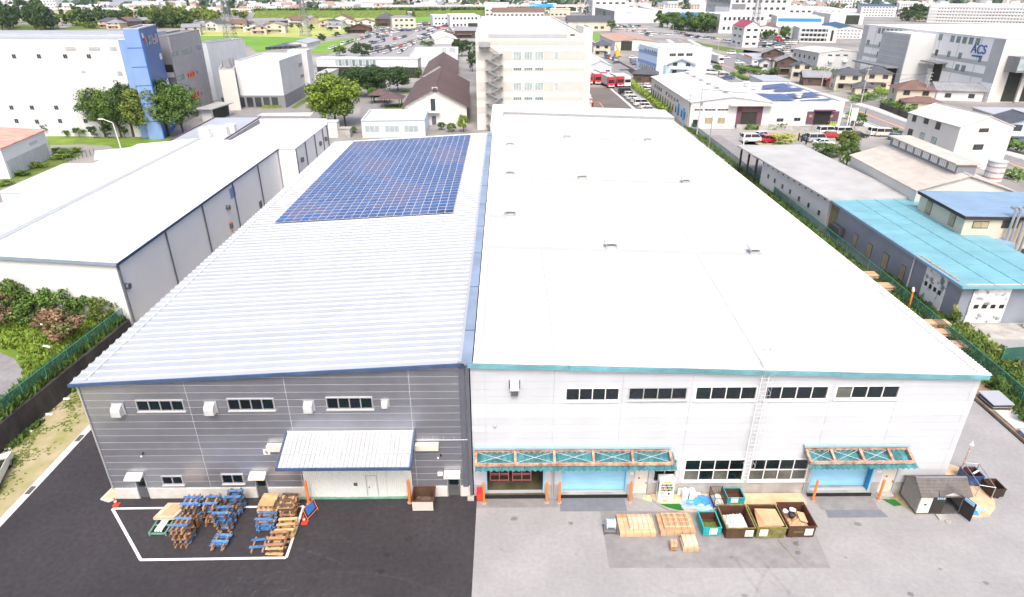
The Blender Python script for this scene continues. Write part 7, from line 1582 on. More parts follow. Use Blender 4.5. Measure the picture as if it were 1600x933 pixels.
for (u, v) in ((1247, 152), (1166, 133), (1178, 138)):
    q = P(u, v, r2.h + .1); tag(MB().bar(q, q + Vector((0, 0, .8)), .8, 10).bar(q + Vector((0, 0, .8)), q + Vector((0, 0, 1.1)), 1.1, 12, .8).build('roof_fan', 'roof_white', None, tuple(q)), 'white roof fan on the solar roofed workshop, %s' % ('right', 'far left', 'left')[(1247, 1166, 1178).index(u)], 'roof fan', 'ridge fans')
# low wall and lawn with cars
p0, p1 = P(1150, 202), P(1385, 207); cwl = thing('boundary_wall', 'low weathered concrete wall behind the parked cars', 'wall', tuple(p0))
n = 14
for k in range(n): a, c = p0.lerp(p1, k / n), p0.lerp(p1, (k + .98) / n); MB().beam(a + Vector((0, 0, .6)), c + Vector((0, 0, .6)), .25, 1.2).build('wall_panel', 'concrete', cwl)
gp('car_park_grass', [(1155, 207), (1385, 209), (1410, 216), (1260, 222), (1230, 228), (1160, 226)], 'soil', .03)
gp('car_park', [(1225, 222), (1300, 208), (1430, 214), (1420, 240), (1350, 245), (1250, 236)], 'ground_pale', .05)
gp('lane', [(1085, 203), (1150, 203), (1165, 215), (1250, 262), (1190, 290), (1150, 250), (1095, 213)], 'asphalt_light', .03)
gp('lane_strip', [(1095, 213), (1125, 211), (1200, 262), (1185, 285), (1150, 253)], 'asphalt_mid', .034)
car(1173, 222, 95, 'van', 'white', 'white minivan standing alone in the lane')
for i, (u, v, h_, k, c_, l) in enumerate(((1190, 217, 115, 'kei', 'white', 'white small car, first of the trio on the grass'), (1195, 220, 112, 'hatch', 'blue', 'pale blue hatchback in the middle of the trio'), (1201, 223, 105, 'kei', 'red', 'red small car, nearest of the trio'), (1290, 210, 100, 'van', 'white', 'white van behind the red sports saloon'), (1299, 215, 75, 'sedan', 'red', 'bright red low saloon'), (1318, 211, 95, 'van', 'white', 'white minivan right of the red saloon'), (1266, 219, 95, 'sedan', 'blue', 'dark blue saloon behind the white van'), (1275, 222, 95, 'van', 'silver', 'silver van beside the shed tree'), (1340, 215, 80, 'sedan', 'black', 'black saloon partly behind the glazed monitor'), (1371, 212, 90, 'van', 'white', 'white minibus, left of the pair by the hedge'), (1380, 213, 90, 'van', 'pearl', 'cream minibus, right of the pair by the hedge'), (1401, 219, 60, 'hatch', 'blue', 'dark blue hatchback beside the cream building'), (1183, 240, 95, 'hatch', 'orange', 'orange hatchback under the carport'), (1194, 247, 90, 'hatch', 'black', 'black hatchback under the carport'), (1286, 227, 95, 'sedan', 'white', 'white saloon below the silver van'))):
    car(u, v, h_, k, c_, l)
# trucks and yard by the tower
gp('truck_yard', [(905, 137), (975, 137), (1003, 180), (905, 180)], 'asphalt_brown', .03)
gp('truck_lane', [(956, 98), (968, 96), (1012, 120), (1006, 130), (985, 125)], 'asphalt_dark', .04)
gp('lot_panel_far', [(955, 100), (968, 99), (985, 108), (962, 109)], 'asphalt_mid', .045); gp('lot_panel_near', [(958, 111), (980, 110), (993, 122), (970, 124)], 'asphalt_mid', .045)
gp('yard_line', [(953, 139), (956, 139), (999, 175), (994, 175)], 'road_white', .05)
for (u0, v0, u1, v1) in ((922, 160, 936, 160), (923, 164, 940, 164), (925, 168, 943, 168), (936, 160, 943, 168)): stripe(tuple(P(u0, v0))[:2], tuple(P(u1, v1))[:2], .25, 'road_orange', .06, 'loading_mark')
def truck(u, v, heading, paint, label, box='silver'):
    p = P(u, v); t = thing('box_truck', label, 'truck', (p.x, p.y, .03), 'parked box trucks', R(heading)); T = lambda m_, nm, mm: piece(nm, m_.mesh(nm, mm), t, (0, 0, 0))
    T(MB().prism([(-1.2, -4.9, .5), (1.2, -4.9, .5), (1.2, -3.1, .5), (-1.2, -3.1, .5)], [(-1.15, -4.6, 3.1), (1.15, -4.6, 3.1), (1.15, -3.1, 3.1), (-1.15, -3.1, 3.1)]), 'cab', 'paint_' + paint)
    T(MB().box(-1.15, -4.5, 3.102, 1.15, -3.2, 3.6), 'wind_deflector', 'paint_' + paint); T(MB().prism([(-1.05, -4.83, 1.7), (1.05, -4.83, 1.7), (1.05, -4.7, 1.7), (-1.05, -4.7, 1.7)], [(-1.05, -4.68, 2.75), (1.05, -4.68, 2.75), (1.05, -4.5, 2.75), (-1.05, -4.5, 2.75)]), 'windscreen', 'car_glass')
    T(MB().box(-1.25, -2.95, 1.0, 1.25, 5.0, 3.75), 'cargo_box', 'paint_' + paint if box == 'red' else 'bw_grey'); T(MB().box(-1.22, -2.9, 3.752, 1.22, 4.95, 3.79), 'box_roof', 'roof_white'); T(MB().box(-.5, -3.0, .6, .5, 4.9, .98), 'chassis', 'steel_dark')
    T(MB().box(-1.1, -4.96, .55, 1.1, -4.905, .85), 'bumper', 'plastic_white')
    for y in (-3.9, 2.6, 3.7):
        for sx in (-1, 1): T(MB().bar((sx * .85, y, .5), (sx * 1.2, y, .5), .5, 10), 'wheel', 'tyre')
    for sx in (-.8, .8): T(MB().box(sx - .18, -4.99, .95, sx + .18, -4.9, 1.15), 'headlight', 'lamp_clear')
    return t
for i, (u, v, c_) in enumerate(((905, 134, 'red'), (916, 135, 'red'), (929, 135, 'red'), (938, 132, 'red'), (949, 140, 'red'), (963, 139, 'red'), (974, 139, 'white'))):
    truck(u, v - 5, 8, c_, ('%s box truck in the truck row, %s from the left' % ('red cabbed' if c_ == 'red' else 'white', ORD[i].replace('bottom', 'first'))), 'white')
truck(914, 172, 8, 'red', 'red box truck backed up to the loading dock', 'white')
for i in range(8):
    p = P(977 + i * 6.2, 147 + i * 4.6); car(977 + i * 6.2, 147 + i * 4.6, 100 + random.uniform(-3, 3), ['van', 'kei', 'sedan', 'hatch'][i % 4], 'black' if i == 0 else ('white', 'pearl', 'silver', 'white')[i % 4], '%s car in the slanted row beside the hedge, %s from the trucks' % ('black' if i == 0 else ('white', 'cream', 'silver', 'white')[i % 4], ORD[i].replace('bottom', 'first')), 'cars in the slanted row')
def hedge(px, wd, h_, m, label, n=None):
    pts = [P(u, v) for u, v in px]; b = MB(); rr = random.Random(int(px[0][0]))
    for i in range(len(pts) - 1):
        a, c = pts[i], pts[i + 1]; L_ = (c - a).length; d = (c - a).normalized(); nn = Vector((-d.y, d.x, 0)); k = int(L_ * wd * 9) + 20
        for _ in range(k):
            q = a.lerp(c, rr.random()) + nn * rr.uniform(-wd / 2, wd / 2); z = h_ * rr.uniform(.2, 1.05); s_ = .35 * rr.uniform(.6, 1.5)
            v1 = Vector((rr.gauss(0, 1), rr.gauss(0, 1), rr.gauss(0, .6))).normalized(); v2 = v1.orthogonal().normalized(); q = Vector((q.x, q.y, z)); b.poly([q - v1 * s_, q - v2 * s_ * .7, q + v1 * s_, q + v2 * s_ * .7])
    return tag(b.build('hedge', m, None, tuple(pts[0])), label, 'hedge')
hedge([(980, 128), (1000, 145), (1045, 180)], 2.2, 1.6, 'leaf_bright', 'long loose green hedge between the truck yard and the long workshop')
gp('side_lane', [(993, 128), (1018, 140), (1075, 200), (1060, 190), (1000, 148)], 'ground_pale', .04)
for i, (u, v, c_) in enumerate(((1003, 137, 'silver'), (1007, 142, 'black'), (1013, 146, 'white'), (1013, 137, 'white'))): car(u, v, 95, 'hatch', c_, '%s hatchback by the far end of the long workshop, %s' % (c_, ('back left', 'middle', 'front', 'back right')[i]))
hedge([(1200, 203), (1230, 203)], 1.2, 1.3, 'leaf_mid', 'short hedge before the concrete wall on the left'); hedge([(1165, 203), (1185, 203)], 1.2, 1.3, 'leaf_mid', 'short hedge near the purple door workshop')
for (u, v, hp, wp, m, k, l) in ((1222, 228, 18, 40, 'leaf_yellow', 'small', 'pale flowering bush at the end of the grey shed'), (1320, 240, 36, 34, 'leaf_olive', 'mid', 'spindly tree growing over the ivy covered hut'), (1290, 243, 20, 50, 'leaf_mid', 'mid', 'dark bushes between shed and concrete roofed hall'), (1322, 262, 44, 32, 'leaf_mid', 'mid', 'ivy covered hut mass beside the hall'), (1340, 196, 20, 26, 'leaf_mid', 'mid', 'bush beside the white workshop corner'), (1330, 186, 12, 22, 'leaf_bright', 'small', 'bright bush by the road'), (1398, 214, 14, 20, 'leaf_mid', 'small', 'bush behind the minibus'), (1120, 115, 14, 16, 'leaf_mid', 'mid', 'single round street tree beside the road')):
    tree(u, v, hp, wp, m, l, k, None, .1)
# post row near the shed end
for i, (u, v) in enumerate(((1247, 220), (1252, 222), (1259, 226))): p = P(u, v); tag(MB().bar((p.x, p.y, 0), (p.x, p.y, 1.7), .16, 8).build('post', 'black', None, tuple(p)), 'short black post by the car park, %s of three' % ('first', 'second', 'third')[i], 'post', 'black posts')
# flags
for i, (u, v) in enumerate(((1052, 180), (1056, 188), (1064, 196))):
    p = P(u, v); t = thing('banner_flag', 'tall blue banner flag beside the white workshop, %s' % ('farthest', 'middle', 'nearest')[i], 'flag', tuple(p), 'blue banner flags'); MB().bar(p, p + Vector((0, 0, 4.6)), .05, 5).build('pole', 'steel', t); MB().box(p.x, p.y - .03, 1.2, p.x + .55, p.y + .03, 4.3).build('cloth', 'roof_bluebright', t)
p = P(1330, 201); t = thing('sign_board', 'white sign board on posts by the low wall', 'sign board', tuple(p)); MB().box(p.x - .8, p.y, 2, p.x + .8, p.y + .12, 5).build('board', 'plastic_white', t); [MB().box(p.x + s_, p.y + .02, 0, p.x + s_ + .12, p.y + .1, 2).build('post', 'plastic_white', t) for s_ in (-.6, .5)]
for i, u in enumerate((1292, 1296.5, 1300, 1303.5)): p = P(u, 197); tag(MB().bar((p.x, p.y, 0), (p.x, p.y, 1.1), .4, 10).bar((p.x, p.y, 1.1), (p.x, p.y, 1.2), .44, 10).build('drum', 'sign_orange' if i == 0 else 'vend_green', None, tuple(p)), '%s drum before the purple doorway%s' % (('orange', 'green', 'green', 'green')[i], ('', ', left of three', ', middle of three', ', right of three')[i]), 'drum', 'drums before the doorway')
# ---- road on the right
def road(px, wd, m, name, z=.03):
    pts = [P(u, v) for u, v in px]; L_, R_ = [], []
    for i, p in enumerate(pts):
        d = (pts[min(i + 1, len(pts) - 1)] - pts[max(i - 1, 0)]).normalized(); n_ = Vector((-d.y, d.x, 0)); L_.append(p + n_ * wd / 2); R_.append(p - n_ * wd / 2)
    return structure(name, L_ + R_[::-1], m, z)
RP = [(1060, 62), (1110, 94), (1172, 119), (1240, 143), (1330, 170), (1400, 197), (1470, 222), (1560, 250), (1660, 285)]
road(RP, 17, 'concrete_light', 'pavement', .05); road(RP, 11, 'asphalt_mid', 'main_road', .09); road(RP, .5, 'road_orange', 'road_centre_line', .13)
for off in (-4.9, 4.9):
    pts = [P(u, v) for u, v in RP]
    for i in range(2, len(pts) - 1):
        d = (pts[i + 1] - pts[i]).normalized(); n_ = Vector((-d.y, d.x, 0)) * off; a, c = pts[i] + n_, pts[i + 1] + n_; stripe((a.x, a.y), (c.x, c.y), .22, 'road_white', .13, 'edge_line')
# ---- big logistics warehouse with blue logo
r4 = Bld('logistics_warehouse', 'huge pale grey logistics warehouse with blue letters on its long wall', 'warehouse', (1542, 160), (1570, 62), (1350.6, 39), (1700, 59.5), walls=('wall_bright', 'bw_warm', 'bw_white'), roof='slab', rm='roof_white', over=.1, lc=110)
H4 = r4.h
for k in range(9): s0 = r4.la * k / 8; r4.rect('a', max(0, s0 - .1), .3, min(r4.la, s0 + .1), H4 - .3, 'panel_joint', 'bw_grey', .05, .04)
for (z0, z1) in ((H4 * .56, H4 * .63), (H4 * .36, H4 * .43)): r4.rect('a', 5, z0, r4.la - 1, z1, 'cladding_band', 'bw_grey', .045, .04)
r4.rect('a', 0, 5.5, 5, H4 - .1, 'corner_panel', 'bw_grey', .05, .04); r4.rect('a', r4.la - 4, 0.2, r4.la, H4 - .1, 'corner_panel', 'bw_grey', .05, .04)
def r4w(u0, v0, u1, v1, n, g='window_green', fill=.65):
    a = r4.hit('a', u0, v0); c = r4.hit('a', u1, v1); z = (a[1] + c[1]) / 2; hh_ = 1.0
    for k in range(n): s0 = lerp(a[0], c[0], (k + .5 - fill / 2) / n); s1 = lerp(a[0], c[0], (k + .5 + fill / 2) / n); r4.win('a', s0, z - hh_, s1, z + hh_, g, 'frame_alu', 2)
r4w(1371, 48, 1410, 51.5, 6); r4w(1466, 57, 1474, 59, 1); r4w(1484, 60, 1533, 66, 5); r4w(1353, 66, 1360, 67, 1); r4w(1372, 69.5, 1379, 70.5, 1); r4w(1394, 72.5, 1402, 73.5, 1); r4w(1369, 85, 1397, 89, 4, 'window_far'); r4w(1460, 82, 1467, 83, 1, 'window_far'); r4w(1479, 84.5, 1486, 85.5, 1); r4w(1496, 87, 1504, 88, 1); r4w(1528, 92, 1535, 93, 1); r4w(1472, 101.5, 1479, 102.5, 1); r4w(1491, 105, 1510, 108, 2); r4w(1362, 112, 1369, 113, 1, 'window_far'); r4w(1480, 138, 1488, 139, 1, 'window_far')
a = r4.hit('a', 1530, 77.5); q = r4.L(a[0], -.1, a[1])
text(r4.t, 'ACS', tuple(q), 3.7, 'blue_strong', rot=(R(90), 0, math.atan2(-r4.ex.y, -r4.ex.x)), name='logo_lettering', ext=.1)
q2 = r4.L(a[0] + 1.2, -.1, a[1] - 2.7); r4.rect('a', a[0] - 2.2, a[1] - 2.2, a[0] + 2.4, a[1] - 1.7, 'logo_bar', 'blue_strong', .1, .06)
bb = [r4.hit('a', u, 52)[0] for u in (1412, 1465)]
blk4 = r4.box(min(bb) , -9, 0, max(bb) - 2, -.06, H4 - .5, 'projecting_block', 'bw_shade'); r4.box(min(bb) + .3, -9.06, 2, max(bb) - 2.3, -9.005, H4 - 1, 'shaded_cladding', 'bw_grey', blk4)  # left face clad in darker grey that carries its shade
for k in range(8): r4.box(min(bb) + .3, -9.1, 2 + k * (H4 - 3) / 8, max(bb) - 2.3, -9.062, 2.15 + k * (H4 - 3) / 8, 'cladding_joint', 'bw_shade', blk4)
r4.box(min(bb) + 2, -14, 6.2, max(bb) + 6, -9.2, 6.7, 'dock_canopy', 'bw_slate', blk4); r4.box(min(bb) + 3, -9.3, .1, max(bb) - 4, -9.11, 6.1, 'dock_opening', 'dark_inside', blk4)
d = [r4.hit('a', u, 130)[0] for u in (1452, 1466)]; r4.rect('a', min(d), .1, max(d), 8.5, 'door_opening', 'dark_inside', .06, .05); r4.rect('a', min(d) - 2, 8.8, max(d) + 2, 9.2, 'door_canopy', 'bw_slate', 4, 3.9)
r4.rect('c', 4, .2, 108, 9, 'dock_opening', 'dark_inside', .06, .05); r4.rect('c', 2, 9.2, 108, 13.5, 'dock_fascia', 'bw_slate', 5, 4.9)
r4.rect('c', 2.1, 9.8, 108, 13, 'fascia_glass', 'glass_pale', 5.1, .08)
for k in range(6): r4.rect('c', 8 + k * 9, .1, 9.2 + k * 9, 9.1, 'dock_column', 'bw_warm', .8, .7)
r4.rect('c', 10, H4 * .68, 16, H4 * .73, 'window', 'window_green')
gp('warehouse_yard', [(1345, 125), (1440, 135), (1545, 160), (1660, 170), (1660, 200), (1500, 175), (1380, 150), (1330, 128)], 'ground_pale', .035)
for i, (u, v, c_) in enumerate(((1358, 122, 'white'), (1368, 125, 'black'), (1380, 126, 'blue'), (1386, 128, 'black'))): car(u, v, 80, 'van', c_, '%s van parked against the logistics warehouse, %s from the left' % (c_, ORD[i].replace('bottom', 'first')))
for i, (u, v) in enumerate(((1397, 132), (1408, 134))):
    p = P(u, v); t = thing('pallet_bales', 'green bale stack before the logistics warehouse, %s one' % ('left', 'right')[i], 'bales', tuple(p), 'green bales')
    for k in range(3): MB().box(p.x - 2, p.y - 1, .05 + k * 1.1, p.x + 2, p.y + 1, 1.05 + k * 1.1).build('bale', 'bin_olive', t)
# grey gabled warehouse
r10 = Bld('warehouse', 'mid sized grey warehouse with red edged pale roof', 'warehouse', (1274, 112), (1279, 82.8), (1240, 76), (1340.7, 80.5), walls=('bw_grey', 'bw_shade', 'bw_shade'), roof='gable', rm='roof_pale', rh=1.0, over=.2, ridge='a')  # left wall a darker grey, its shade put into the colour
for k in range(5): s0 = r10.la * (.1 + .19 * k); r10.win('a', s0, r10.h - 3.0, s0 + r10.la * .06, r10.h - 1.6, 'window_far', 'frame_alu', 1)
for (u0, u1) in ((1294, 1300), (1306, 1312), (1318.5, 1324.5)): r10.pwin('c', u0, 85.2, u1, 87.4, 'window_far', 'frame_alu', 2)
for u in (1297, 1319): s0, z0 = r10.hit('c', u, 95); q = r10.L(-.5, s0, z0); blob(q.x, q.y, q.z, 1.0, 'plastic_white', None, 'wall_vent', None, .8, 1, r10.t)
# houses on the right
house(1368, 141, 8.5, 8, 5.6, -12, 'bw_cream', 'roof_tile', 'cream two storey house with dark hip roof beside the main road', 'hip', 2.0)
house(1322, 143, 8, 7, 5.6, -12, 'bw_cream', 'roof_tile', 'house with two dark hip roofs facing the solar workshop', 'hip', 1.8)
house(1349, 150, 5.5, 5, 2.9, -12, 'bw_cream', 'roof_tile', 'single storey wing with small dark hip roof by the hedge', 'hip', 1.5, wins=1)
house(1425, 170, 10, 8, 5.4, -14, 'bw_cream', 'roof_tile_brown', 'cream house with brown tiled hip roof behind the garden wall', 'hip', 1.9)
house(1440, 176, 9, 5, 2.9, -14, 'bw_cream', 'roof_tile_brown', 'low front wing with brown tiled roof', 'hip', 1.0)
house(1228, 117, 8, 8, 5.2, -14, 'wood_wall', 'roof_tile_pale', 'dark timber house with pale grey tiled gable roof', 'gablec', 1.8)
house(1250, 124, 7, 6, 4.8, -14, 'bw_cream', 'roof_tile', 'cream gabled house with dark roof beside the pale tiled one', 'gablec', 1.2)
house(1275, 134, 9, 8, 3.0, -14, 'wood_wall', 'roof_tile_pale', 'low house with weathered grey roof before the grey warehouse', 'gable', 1.6)
house(1300, 136, 4, 4, 2.5, -14, 'wall_brick', 'roof_red', 'tiny annex with red metal roof', 'gablec', .8, wins=1)
house(1207, 100, 9, 8, 4.8, -14, 'wood_wall', 'roof_tile_pale', 'dark walled house with grey tiled roof behind the shop', 'gablec', 1.8)
house(1218, 111, 6, 6, 4.6, -14, 'bw_cream', 'roof_tile_brown', 'small yellow walled house with brown roof', 'hip', 1.3)
house(1195, 109, 5, 5, 3.2, -14, 'bw_shade', 'roof_tile', 'small grey roofed outhouse among bushes', 'gablec', 1.2, wins=1)
house(1497, 158, 13, 9, 3.2, -14, 'bw_shade', 'roof_tile_pale', 'long low house with pale grey roof before the loading docks', 'gable', 1.7)
house(1597, 232, 9, 8, 5.2, -10, 'blue_stripe', 'roof_tile', 'pale blue walled house with dark roofs at the right edge', 'gablec', 1.6)
hs = Bld('house', 'orange walled low building with pale blue metal roof', 'building', None, (1556, 180.5), (1520, 169), (1640, 179), wall='bw_peach', roof='slab', rm='roof_grey', h=5.2, over=.4, lc=26)
hs2 = Bld('shed', 'low building with pale blue roof and dark wall beside the solar workshop', 'shed', None, (1192, 127), (1172, 118.5), (1232, 126), wall='bw_shade', roof='slab', rm='roof_grey', h=3.6, over=.2, lc=9)
house(1063, 119, 10, 9, 4.2, -14, 'blue_stripe', 'roof_tile_pale', 'grey tiled house with pale blue gable below the blue striped building', 'gablec', 1.8)
house(1007, 131, 8.5, 8, 3.4, -14, 'wood_wall', 'roof_tile', 'dark pyramid roofed house beside the truck yard', 'hip', 2.2)
house(940, 88, 8.5, 8, 5.4, -8, 'bw_cream', 'roof_tile', 'cream two storey house with black hip roof near the white workshed', 'hip', 2.0)
hedge([(1329, 162), (1375, 153)], 3, 2.2, 'leaf_mid', 'tall clipped hedge before the dark roofed houses'); hedge([(1365, 142), (1400, 153)], 2, 1.5, 'leaf_bright', 'bright hedge beside the warehouse yard'); hedge([(1380, 165), (1425, 178)], 3, 2.0, 'leaf_mid', 'garden hedge above the stone wall'); hedge([(1560, 232), (1600, 240), (1650, 250)], 3, 2.4, 'leaf_mid', 'clipped hedge along the road at the right edge'); hedge([(1570, 275), (1600, 285)], 3, 1.5, 'leaf_mid', 'bushes beside the round tank')
hedge([(1150, 108), (1185, 117), (1195, 119)], 2.5, 2.0, 'leaf_mid', 'roadside hedge before the shop'); hedge([(1265, 118), (1310, 124)], 4, 3.5, 'leaf_mid', 'bushes in front of the grey warehouse'); hedge([(1142, 118), (1170, 128)], 2, 1.5, 'leaf_mid', 'hedge along the road behind the long workshop')
p0, p1 = P(1375, 169), P(1420, 187); sw = thing('garden_wall', 'dark stone garden wall along the pavement', 'wall', tuple(p0)); 
for k in range(8): a, c = p0.lerp(p1, k / 8), p0.lerp(p1, (k + .97) / 8); MB().beam(a + Vector((0, 0, .8)), c + Vector((0, 0, .8)), .4, 1.6).build('wall_panel', 'concrete_stained', sw)
# poles
A_, pa = pole(1088.5, 212, (1097, 138), 'concrete utility pole at the corner of the white roof'); B_, pb = pole(1107, 232, (1113, 180), 'slim pole behind the white roof edge', 0, 'steel', .1); C_, pc_ = pole(1156, 262, (1163, 210), 'slim white pole behind the white roof edge, nearer the carport', 0, 'plastic_white', .14)
D_, pd = pole(1439, 170, (1455, 112), 'utility pole with many crossarms before the brown roofed house', 4); E_, pe = pole(1345, 162, (1360, 102), 'tall utility pole before the dark hedge', 2); F_, pf_ = pole(1282, 142, (1288, 100), 'thin utility pole among the low houses', 1)
G_, pg = pole(1073, 200, (1070, 147), 'pole against the left wall of the white workshop', 2); H_, ph_ = pole(1348, 195, (1352, 170), 'dark leaning pole by the road', 0, 'bin_dark', .12); I_, pi_ = pole(1322, 202, (1332, 163), 'white pole with a small board by the road', 0, 'plastic_white', .12)
J_, pj = pole(1122, 80, (1124, 58), 'pole beside the green field', 1); K_, pk = pole(1149, 82, (1152, 64), 'pole by the shop forecourt', 1); L_, pl_ = pole(1065, 112, (1065, 90), 'pole in front of the blue striped building', 1)
wires(pa, pd, 3, 'power lines running from the corner pole towards the brown roofed house', 3); wires(pd, pe, 3, 'power lines between the two tall roadside poles', 1.5); wires(pa, pb, 2, 'short cables between the pole and slim pole', .8, 1.5); wires(pe, pf_, 2, 'cables above the low houses', 1)
# ================================================================== FAR FIELDS, LOTS, TOWN
for n_, px, m in (('rice_field', [(310, 56), (318, 70), (392, 72), (400, 82), (470, 72), (500, 62), (470, 56), (400, 57)], 'rice_field'), ('straw_field', [(300, 44), (305, 56), (400, 57), (500, 60), (560, 48), (620, 36), (600, 29), (480, 28), (420, 34), (400, 42)], 'straw_field'),
    ('rice_field', [(480, 84), (505, 66), (568, 57), (560, 68), (520, 82)], 'rice_field'), ('meadow', [(640, 26), (690, 26), (700, 34), (650, 36)], 'rice_field'), ('meadow', [(906, 50), (938, 52), (935, 64), (906, 66)], 'rice_field'),
    ('green_strip', [(1078, 62), (1098, 68), (1150, 76), (1195, 82), (1150, 84), (1105, 74)], 'grass_mid'), ('scrub', [(150, 30), (290, 38), (310, 44), (150, 46), (90, 47)], 'grass_mid'), ('scrub', [(0, 38), (90, 38), (95, 47), (0, 47)], 'grass_mid'),
    ('car_lot', [(500, 92), (560, 62), (640, 36), (760, 38), (752, 60), (700, 84), (560, 104)], 'asphalt_light'), ('car_lot', [(1160, 84), (1170, 60), (1250, 60), (1262, 72), (1262, 88), (1210, 84)], 'ground_pale'), ('car_lot', [(960, 50), (1000, 40), (1100, 52), (1110, 62), (1000, 58)], 'asphalt_light'), ('yard', [(905, 66), (938, 66), (935, 80), (905, 82)], 'asphalt_brown'),
    ('lot_patch', [(602, 57), (628, 46), (650, 48), (640, 56)], 'asphalt_mid'), ('forecourt', [(1106, 86), (1150, 82), (1150, 98), (1185, 104), (1150, 104), (1108, 96)], 'asphalt_mid')):
    structure(n_, [P(u, v) for u, v in px], m, .03 + .01 * (n_ in ('lot_patch', 'forecourt')) + .002 * len(px))
ROWS = [(560, 51, 610, 44, 14), (572, 54, 628, 45, 14), (560, 63, 579, 58, 6), (590, 60, 615, 56, 8), (615, 63, 635, 58, 7), (650, 50, 670, 44, 7), (668, 50, 687, 45, 7), (689, 51, 711, 44, 8), (596, 86, 628, 73, 9), (600, 78, 620, 73, 6), (623, 85, 650, 64, 10), (514, 78, 567, 60, 15), (651, 38, 675, 38, 9), (585, 57, 602, 50, 6), (640, 74, 655, 64, 5), (575, 70, 600, 65, 8), (580, 79, 596, 74, 5), (652, 42, 672, 40, 7), (704, 50, 712, 44, 4), (695, 42, 730, 42, 9)]
for i, rw in enumerate(ROWS): carrow(*rw, 'in the %s rows of the big lot' % ('front' if rw[1] > 74 else 'middle' if rw[1] > 55 else 'far' if rw[1] > 43 else 'farthest'), '', .12, 90)
for rw in ((1173, 69, 1198, 63, 7), (1188, 70, 1241, 70, 13), (1205, 76, 1232, 76, 8), (1197, 62, 1231, 62, 10), (1212, 79, 1228, 80, 5)): carrow(*rw, 'in the lot beside the red roofed building', '', .12, 90)
for rw in ((1054, 52, 1091, 59, 14), (966, 41, 988, 41, 8), (962, 46, 990, 47, 9), (1004, 56, 1020, 57, 5), (1100, 60, 1120, 62, 6), (1128, 66, 1145, 68, 4)): carrow(*rw, 'below the grey and blue factories', '', .1, 90)
cmass = MB(); rm_ = random.Random(4); CMs = ['paint_white', 'paint_silver', 'paint_black', 'paint_blue', 'paint_pearl', 'paint_red', 'car_glass']
def massrow(u0, v0, u1, v1, n):
    a, c = P(u0, v0), P(u1, v1); d = (c - a).normalized(); e = Vector((-d.y, d.x, 0))
    for i in range(n):
        if rm_.random() < .12: continue
        q = a.lerp(c, (i + .5) / n) + Vector((0, 0, .3)); mi = rm_.choice((0, 0, 0, 0, 1, 1, 2, 2, 3, 4, 5))
        for (hw, hl, z0, z1, k) in ((.85, 2.1, 0, .6, mi), (.72, 1.15, .6, 1.05, 6), (.66, .95, 1.05, 1.12, mi)):
            cmass.m = k; pts_ = [q + d * sx * hw + e * sy_ * hl for sx, sy_ in ((-1, -1), (1, -1), (1, 1), (-1, 1))]; cmass.prism([p_ + Vector((0, 0, z0)) for p_ in pts_], [p_ + Vector((0, 0, z1)) for p_ in pts_])
for k in range(13):
    u0, v0 = 566 + k * 9.5, 88 - k * 2.7; massrow(u0, v0, u0 + 38 - k, v0 - 10 + k * .5, 13)
for k in range(6): massrow(570 + k * 22, 56 - k * 2.2, 592 + k * 22, 51.5 - k * 2.2, 9)
for k in range(7): massrow(655 + k * 13, 58 - k * .3, 676 + k * 13, 51, 8)
for rw in ((962, 43, 1000, 42, 13), (975, 49, 1020, 50, 14), (1000, 53, 1050, 55, 15), (1060, 55, 1105, 62, 14), (1178, 66, 1215, 66, 12), (1185, 74, 1225, 74, 12), (1200, 81, 1250, 82, 13), (1220, 66, 1250, 66, 9), (985, 45, 1010, 45, 9), (1230, 40, 1262, 41, 10)): massrow(*rw)
tag(cmass.build('parked_cars', CMs), kind='stuff')
carrow(921, 64, 935, 70, 4, 'by the green meadow', '', 0, 90); carrow(985, 98, 992, 102, 2, 'beside the dark lane', '', 0, 90); carrow(945, 90, 965, 96, 6, 'behind the white workshed', '', 0, 60)
for (u, v, k, c_, h_, l) in ((1143, 85, 'van', 'white', 60, 'white van on the shop forecourt'), (1133, 92, 'sedan', 'white', 100, 'white saloon crossing the shop forecourt'), (1155, 100, 'sedan', 'white', 100, 'white saloon nearest the convenience shop'), (989, 92, 'sedan', 'white', 100, 'white car before the blue striped building'), (1112, 116, 'van', 'white', 60, 'white van behind the solar roofed workshop'), (1138, 124, 'sedan', 'blue', 95, 'blue saloon behind the solar roofed workshop'), (1131, 122, 'van', 'silver', 95, 'silver minivan behind the solar roofed workshop')): car(u, v, h_, k, c_, l)
truck(1119, 99, 10, 'white', 'white box truck on the shop forecourt', 'white')
p = P(965, 88); t = thing('excavator', 'yellow crane vehicle at the end of the dark lane', 'crane', tuple(p)); MB().box(p.x - 1.4, p.y - 3, .4, p.x + 1.4, p.y + 3, 1.5).build('chassis', 'paint_yellow', t); MB().box(p.x - 1.2, p.y - 2.6, 1.5, p.x + .2, p.y - .6, 3.1).build('cab', 'paint_yellow', t); MB().beam((p.x + .5, p.y, 2), (p.x - .8, p.y + 2.5, 5.2), .5, .6).build('boom', 'paint_yellow', t); b = MB(); [b.bar((p.x + s_ * 1.45, p.y + y, .5), (p.x + s_ * 1.1, p.y + y, .5), .5, 8) for s_ in (-1, 1) for y in (-2, 2)]; b.build('wheels', 'tyre', t)
